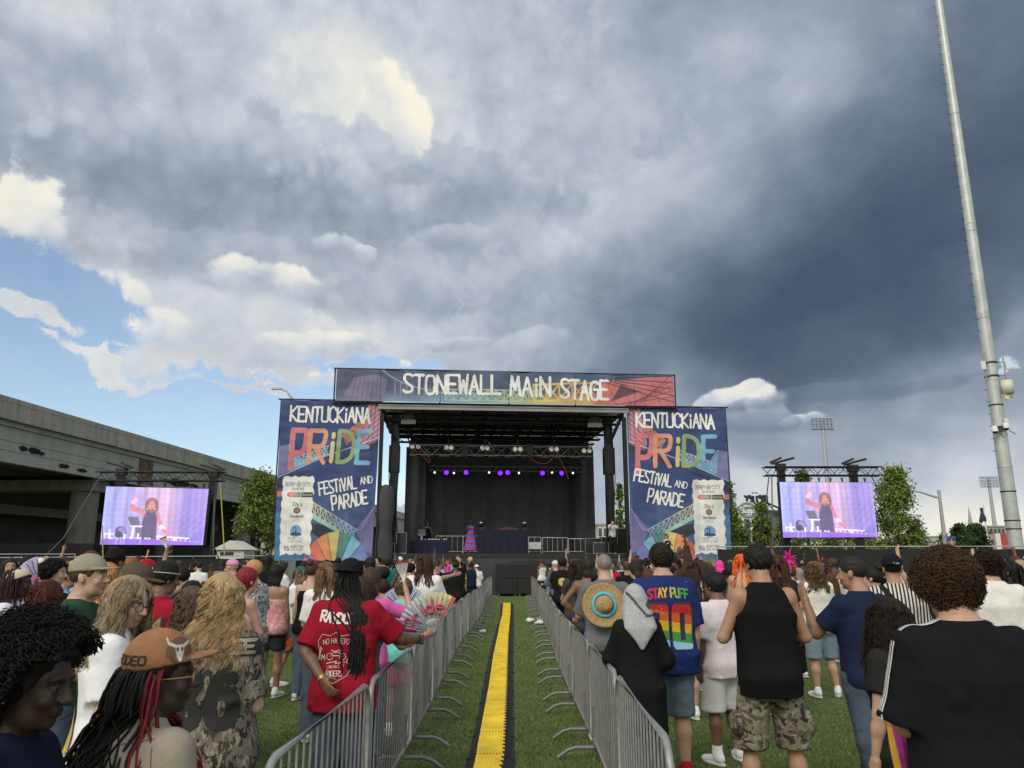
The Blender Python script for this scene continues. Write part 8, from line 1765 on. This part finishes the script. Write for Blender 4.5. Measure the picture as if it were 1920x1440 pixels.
    person(1078, 1044, 10.6, -5, 'woman with a low dark bun and bare back crossed by thin straps', 'brown', x=1.02, H=1.78, fem=True, w=1.1, top=dict(color=(.05, .045, .04), sleeve=0, strap=True, backcut=.30), bottom=dict(color=BLK, to=.06), hair=('drape', 'dark', dict(length=.14, width=.07)), L='hip', Rr='down')
    person(1056, 1050, 12.8, 0, 'person with long straight dark hair in a brown top near the bare back', 'tan', x=1.03, H=1.74, fem=True, top=dict(color=(.06, .045, .038)), bottom=dict(color=BLK, to=.06), hair=('long', 'dark', dict(n=1400, length=.40, wave=.003, spread=.05)), L='rail', Rr='down')
    o = person(1030, 1038, 17.0, -6, 'person in a black tee with a round yellow flower print on the back', 'dark', x=1.08, H=1.80, top=dict(color=BLK, loose=.035), bottom=dict(color=BLK, to=.06), hair=('short', 'black', dict(thick=.025)), L='rail', Rr='down')
    r = Raster(.26, .3, 80, BLK, 0.0)
    for k in range(12): a = k * .5236; r.disc(.13 + .07 * math.cos(a), .16 + .07 * math.sin(a), .03, .022, (.62, .40, .02), rot=a)
    r.disc(.13, .16, .05, .05, (.6, .55, .4)); r.disc(.115, .17, .012, .014, BLK); r.disc(.145, .17, .012, .014, BLK); r.text('SUN', .08, .03, .03, .1, .2, (.4, .4, .4)) if False else None
    prints(o, r, .33, 'flower_print')
    person(1008, 1044, 21, 30, 'person in a white head cloth and grey sleeves leaning on the barrier', 'rosy', x=1.16, H=1.72, top=dict(color=(.10, .12, .15), sleeve=1.3), bottom=dict(color=BLK, to=.06), cap=((.6, .58, .55), dict(brim=False)), L='rail', Rr='rail')
    person(1390, 1036, 11.5, -10, 'person with bright orange braids beside the black sleeveless shirt', 'fair', H=1.84, fem=True, top=dict(color=(.5, .35, .25), sleeve=0), bottom=dict(color=BLK, to=.06), hair=('locs', 'orange', dict(n=120, length=.42, r=.007)))
    person(1455, 1034, 9.5, -6, 'person with long thin reddish brown braids in a neon edged dark top', 'brown', H=1.82, fem=True, top=dict(color=(.02, .02, .02)), bottom=dict(color=BLK, to=.06), hair=('locs', (.07, .030, .018), dict(n=200, length=.52, r=.0055)))
    o = person(1482, 1060, 12.5, 40, 'person wearing a tall pink and orange feather plume', 'fair', H=1.66, top=dict(color=(.35, .33, .30)), bottom=dict(color=BLK, to=.06), hair=('short', 'brown', {}))
    p = o['p']; V = []; rs = np.random.RandomState(1); P_ = []; 
    for k, (c, z) in enumerate((((.80, .04, .42), .22), ((.85, .14, .02), .10))):
        c0 = p.head + V3(.02 * k, 0, z); n = 160; D = rs.randn(n, 3) * (.03, .03, .045); Q0 = np.stack([np.repeat(c0[None], n, 0), c0 + D * .8, c0 + D * 1.6 + np.array((0, 0, -.03))], 1); V_, Q_ = tubes(Q0, np.ones((n, 3)) * .008); obj_np('plume', (V_, Q_), hairm, o['root'], c)
    o = person(1262, 1034, 15, 8, 'person in a dark green felt hat with a striped fan', 'dark', H=1.88, top=dict(color=(.06, .035, .025), sleeve=1.9), bottom=dict(color=BLK, to=.06), cap=((.012, .06, .035), dict(brim=False, tall=1.2)), Rr='up')
    held_fan(Vector(at(1265, 1046, 15.3)), np.eye(3), .25, R(-5), R(70), lambda a, rr: np.array((.55, .35, .42)) if int(a * 12) % 2 else np.array((.10, .06, .14)), 9, 'pink and dark striped fan behind the green felt hat')
foreground()
# ================================================================== people on the stage
def stage_people():
    x, z = sloc(801, 1012, 3.1); W = S(x, 3.1, 0)
    o = person(801, 975, W.y, 180 + 5, 'disc jockey in a dark halter dress behind the draped table with one arm up', 'dark', x=W.x, H=1.72, z0=DK, fem=True, q=.8, top=dict(color=(.010, .008, .014), sleeve=0, strap=True, hem=-.10, name='dress'), bottom=dict(color=(.010, .008, .014), to=.2, skirt=True, flare=.03, name='skirt'), shoes=BLK, hair=('blob', 'dark', dict(thick=.045)), Rr=((.75, .25, .45), (.10, .15, 1), .8), L=((.35, .2, -.9), (.1, .7, -.3), .5))
    x, z = sloc(882, 1030, 1.2); W = S(x, 1.2, 0); tm = stripe_mat('tiered_print', [(.42, .02, .09), (.05, .13, .52)], 8.2, 'Z')
    o = person(882, 972, W.y, 185 + 18, 'singer in a blue and red tiered dress holding a microphone at the stage front', 'deep', x=W.x, H=1.74, z0=DK, fem=True, w=1.05, q=.8, top=dict(mat=tm, sleeve=0, strap=True, hem=-.05, name='dress'), bottom=dict(mat=tm, to=.16, skirt=True, flare=.16, amp=.012, name='dress_skirt'), shoes=BLK, hair=('short', 'black', dict(thick=.03)), Rr='face', L=((.3, .05, -.9), (.15, .1, -1), .4))
    p = o['p']; h = p.hpos(1, .10); m = MB(); m.tube([Vector(h), Vector(h + V3(-.01, .05, .14))], [.014, .022], 7); mm = m.build('microphone', ga, None); mm.location = o['root'].location; mm.rotation_euler = o['root'].rotation_euler; tag(mm, 'small black microphone held up by the singer in the tiered dress', 'microphone')
    x, z = sloc(1149, 1030, .35); W = S(x, .35, 0)
    o = person(1149, 973, W.y, 180 + 22, 'photographer in a white shirt and dark trousers aiming a camera from the stage edge', 'fair', x=W.x, H=1.74, z0=DK, q=.8, top=dict(color=(.55, .55, .56), sleeve=.95, loose=.03), bottom=dict(color=(.014, .014, .016), to=.06), shoes=BLK, hair=('short', 'dark', dict(thick=.02)), cap=((.02, .02, .022), {}), L='photo', Rr='photo', stub=.4)
    p = o['p']; c = (p.hpos(0, .05) + p.hpos(1, .05)) / 2 + V3(0, .03, .02); m = MB(); m.box(tuple(c), (.15, .08, .1)); m.tube([Vector(c + V3(0, .03, 0)), Vector(c + V3(0, .16, 0))], .04, 9); cc = m.build('camera_body', ga, None); cc.location = o['root'].location; cc.rotation_euler = o['root'].rotation_euler; tag(cc, 'black camera with a lens held by the stage edge photographer', 'camera'); cc.name = 'photo_camera'
    x, z = sloc(1252, 1040, -1.6); ps = sthing('riser', x, -1.6, 0, 'small black riser under the sign language interpreter', 'platform'); MB().bx(-.8, .8, -.6, .6, 1.2, 1.32).build('top', black, ps)
    for a in (-.7, .7):
        for b in (-.5, .5): MB().tube([(a, b, 0), (a, b, 1.2)], .03, 6).build('leg', blacksteel, ps)
    W = S(x, -1.6, 0)
    o = person(1252, 995, W.y, 180 + 8, 'sign language interpreter in a black dress and sunglasses before the mirrored banner', 'rosy', x=W.x, z0=1.32, H=1.68, fem=True, q=.8, top=dict(color=(.008, .008, .009), sleeve=0, strap=True), bottom=dict(color=(.008, .008, .009), to=.4, skirt=True), shoes=BLK, hair=('bun', 'dark', dict(at=(0, -.1, .05))), L='sign', Rr='sign'); glasses(o['p'], o['root'], BLK, lens=1, big=1.15)
    o = person(786, 1020, S(-4.6, -2.6, 0).y, 10, 'stage hand in black crouched at the pit below the draped table', 'fair', x=S(-4.6, -2.6, 0).x, z0=0, H=1.78, top=dict(color=BLK), bottom=dict(color=BLK, to=.06), hair=('buzz', 'grey', {}), shoes=BLK)
    o.clear()
stage_people()
# ================================================================== the crowd behind them
def far_crowd():
    rs = random.Random(21); nrs = np.random.RandomState(5)
    protos = []
    hairs = [('short', dict(thick=.014), 'short %s hair'), ('drape', dict(length=.18), '%s shoulder length hair'), ('drape', dict(length=.34), 'long %s hair'), ('blob', dict(thick=.05), 'a round %s afro'), ('bun', dict(), 'a %s top bun'), ('short', dict(thick=.022, amp=.006), 'tousled %s hair'), ('locs', dict(n=60, length=.32), '%s braids'), ('buzz', dict(), 'cropped %s hair'), ('drape', dict(length=.22, width=.11), 'full %s hair')]
    tops = [(dict(sleeve=.8), 'tee'), (dict(sleeve=0), 'tank top'), (dict(sleeve=1.85, loose=.03), 'long sleeved shirt'), (dict(sleeve=.9, loose=.035), 'loose tee'), (dict(sleeve=0, strap=True), 'strapless top'), (dict(sleeve=.6), 'tee')]
    poses = [('down', 'down', None), ('phone', 'phone', None), ('cross', 'cross', 'folded arms'), ('up', 'down', 'arm raised'), ('phone', 'down', None), ('down', 'photo', 'phone lifted'), ('hip', 'down', 'hand on hip'), ('down', 'up', 'hand in air'), ('down', 'wave', 'waving')]
    bots = [(dict(to=.06), 'trousers'), (dict(to=.5, name='shorts'), 'shorts'), (dict(to=.06, mat='den'), 'jeans'), (dict(to=.55, skirt=True, flare=.04, name='skirt'), 'skirt')]
    for i in range(18):
        hk = hairs[i % 9]; tp = tops[(i * 5 + 1) % 6]; po = poses[{0: 3, 3: 5, 6: 8, 9: 5, 12: 7, 15: 6}[i]] if i % 3 == 0 else poses[[0, 1, 4, 2][i % 4]]; bt = bots[(i * 3 + i // 4) % 4]; fem = hk[2] in ('%s shoulder length hair', 'long %s hair', 'a %s top bun', '%s braids', 'full %s hair') or tp[0].get('strap', False)
        b = dict(bt[0]);
        if b.pop('mat', None): b['mat'] = denimm
        o = person(960, 1050, 20, 0, None, 'fair', x=0, H=1.72, fem=fem, w=[.95, 1.0, 1.1, 1.25, 1.05, 1.15][i % 6], top=tp[0], bottom=b, shoes=(.3, .3, .3), hair=(hk[0], 'dark', hk[1]), L=po[0], Rr=po[1], yaw=[-20, 0, 15, 0, 30, -8][i % 6], pitch=[0, 8, -4, 3][i % 4], q=1.0)
        protos.append((o['root'], hk[2], tp[1], po[2], bt[1], Vector(o['p'].hpos(1, .10))))
    capo = {}; phone_me = []
    def add_hat(root, kind, col):
        if kind not in capo:
            p = P(H=1.72); capo[kind] = mesh_np('cap', *cap_mesh(p, .011, brim=kind != 'beanie', back=kind == 'backwards cap'))
            capo[kind].materials.append(clothm)
        o = bpy.data.objects.new('cap', capo[kind]); COL.objects.link(o); o.parent = root; o.color = tuple(col) + (1,); return o
    TC = [('black', BLK, 16), ('white', (.66, .66, .66), 15), ('grey', (.16, .16, .17), 4), ('navy', NAVY, 4), ('red', (.32, .015, .02), 3), ('pink', (.60, .18, .34), 3), ('teal', TEAL, 2), ('purple', (.14, .05, .26), 2), ('mustard', (.36, .24, .05), 1), ('olive green', OLIVE, 2), ('light blue', (.20, .36, .56), 2), ('brown', (.09, .05, .03), 3), ('cream', (.58, .50, .38), 3), ('rust', (.30, .09, .03), 1), ('bright green', (.06, .28, .06), 1), ('maroon', (.12, .012, .02), 2)]
    HCn = [('black', 'black', 14), ('dark brown', 'dark', 9), ('brown', 'brown', 6), ('auburn', 'auburn', 2), ('blond', 'blond', 2), ('fair', 'ash', 2), ('grey', 'grey', 2), ('bright pink', 'pink', 1), ('green', 'green', 1), ('red', 'red', 1), ('ginger', 'ginger', 2), ('orange', 'orange', 1)]
    pick = lambda L: rs.choices(L, [q[-1] for q in L])[0]
    spots = []
    taken = [(o.location.x, o.location.y) for o in COL.objects if o.name.startswith('person') and 'label' in o]
    def free(x, y, m): return all((x - a) ** 2 + (y - b) ** 2 > m * m for a, b in taken)
    tries = 0
    def fill(n, side, lane=False):
        nonlocal tries; k = 0; t = 0
        while k < n and t < 20000:
            t += 1; y = 10.8 + 23.5 * rs.random() ** 1.15; lim = y * .70 + .5
            x = rs.uniform(1.25, min(lim, 23.5)) if side > 0 else -rs.uniform(1.3, min(lim, 19.5))
            if lane: y = rs.uniform(14, 35); x = side * rs.uniform(1.3, 4.6)
            if y > 35.5 or (y > 33.5 and not lane): continue
            if side < 0 and y < 13 and x > -4.2: continue
            if side > 0 and y < 12.5 and 3.2 < x < 5.2: continue
            if not free(x, y, .62): continue
            taken.append((x, y)); spots.append((x, y)); k += 1
    fill(30, -1, True); fill(30, 1, True); fill(86, -1); fill(90, 1)
    used = set(); first = {}
    def where(x, y):
        s = 'overpass side' if x < 0 else 'pole side'
        z = 'by the barriers' if abs(x) < 2.6 else ('by the fence' if y > 29 else ('near the stage' if y > 25 and abs(x) < 13 else ('mid crowd' if y > 18 else 'rear of crowd')))
        return s, z
    for x, y in spots:
        for attempt in range(200):
            pi = rs.randrange(len(protos)); pr, hd, td, pd, bd, hand_at = protos[pi]; hn, hc, _ = pick(HCn); tn, tc, _ = pick(TC); hat = rs.choices([None, 'cap', 'backwards cap', 'beanie'], [11, 2, 1, 1])[0] if 'afro' not in hd and 'bun' not in hd else None; hcol = pick(TC) if hat else None
            if 'braids' in hd or 'afro' in hd or 'bun' in hd: hn, hc = rs.choice([('black', 'black'), ('dark brown', 'dark'), ('black', 'black'), ('auburn', 'auburn')])
            s, z = where(x, y)
            lab = 'person, ' + (hd % hn) + (', %s %s' % (hcol[0], hat) if hat else '') + ', %s %s' % (tn, td) + (', ' + pd if pd else '') + ', ' + z + ', ' + s
            if lab not in used and len(lab.replace(',', '').split()) <= 16: break
        used.add(lab)
        if pi not in first: first[pi] = True; o = pr
        else:
            o = pr.copy(); COL.objects.link(o)
            for ch in pr.children:
                if ch.name.startswith('cap'): continue
                c = ch.copy(); COL.objects.link(c); c.parent = o
                for g in ch.children: e = g.copy(); COL.objects.link(e); e.parent = c
        k = rs.uniform(.90, 1.07); o.location = (x, y, 0); o.scale = (k, k, k); face = math.degrees(math.atan2(-(-.4 - x), 40 - y)); turn = rs.choice([0, 0, 0, 0, 1]); o.rotation_euler = (0, 0, R(face + (rs.gauss(0, 22) if not turn else rs.uniform(-180, 180))))
        o['label'] = lab; o['category'] = 'person'; o['group'] = 'festival crowd standing on the lawn'
        sk = rs.choices(['pale', 'fair', 'tan', 'olive', 'brown', 'dark', 'rosy'], [3, 5, 3, 2, 4, 4, 3])[0]; dn = rs.choice([DEN, DEND, DENL])
        if hc == 'black' and ('braids' in hd or 'afro' in hd): sk = rs.choice(['brown', 'dark', 'deep'])
        bcol = rs.choice([BLK, BLK, (.03, .03, .035), OLIVE, (.16, .13, .09), NAVY])
        for ch in o.children:
            n = ch.name.split('.')[0]
            if n == 'body': ch.color = SK[sk] + (1,)
            elif n == 'hair': ch.color = HC[hc] + (1,)
            elif n == 'shirt': ch.color = tuple(tc) + (1,)
            elif n in ('trousers', 'shorts', 'skirt'): ch.color = (dn if ch.data.materials[0] == denimm else bcol) + (1,)
        if hat: add_hat(o, hat, hcol[1])
        if pd == 'phone lifted':
            if not phone_me: phone_me.append(MB().box((0, 0, .03), (.075, .010, .15)).build('phone', ga).data); bpy.data.objects.remove(bpy.data.objects['phone'])
            ph = bpy.data.objects.new('phone', phone_me[0]); COL.objects.link(ph); ph.location = o.location + Matrix.Rotation(o.rotation_euler.z, 3, 'Z') @ (hand_at * k); ph.rotation_euler = (R(-12), 0, o.rotation_euler.z)
            pl_ = 'phone lifted by person in %s %s, %s, %s' % (tn, td, z, s); n_ = 2
            if pl_ in used: pl_ = 'phone lifted by %s person in %s %s, %s, %s' % (hn + ' haired', tn, td, z, s)
            used.add(pl_); tag(ph, pl_, 'phone', 'phones lifted in the crowd')
    for i, q in enumerate(protos):
        if i not in first:
            for ch in list(q[0].children):
                for g in list(ch.children): bpy.data.objects.remove(g)
                bpy.data.objects.remove(ch)
            bpy.data.objects.remove(q[0])
far_crowd()
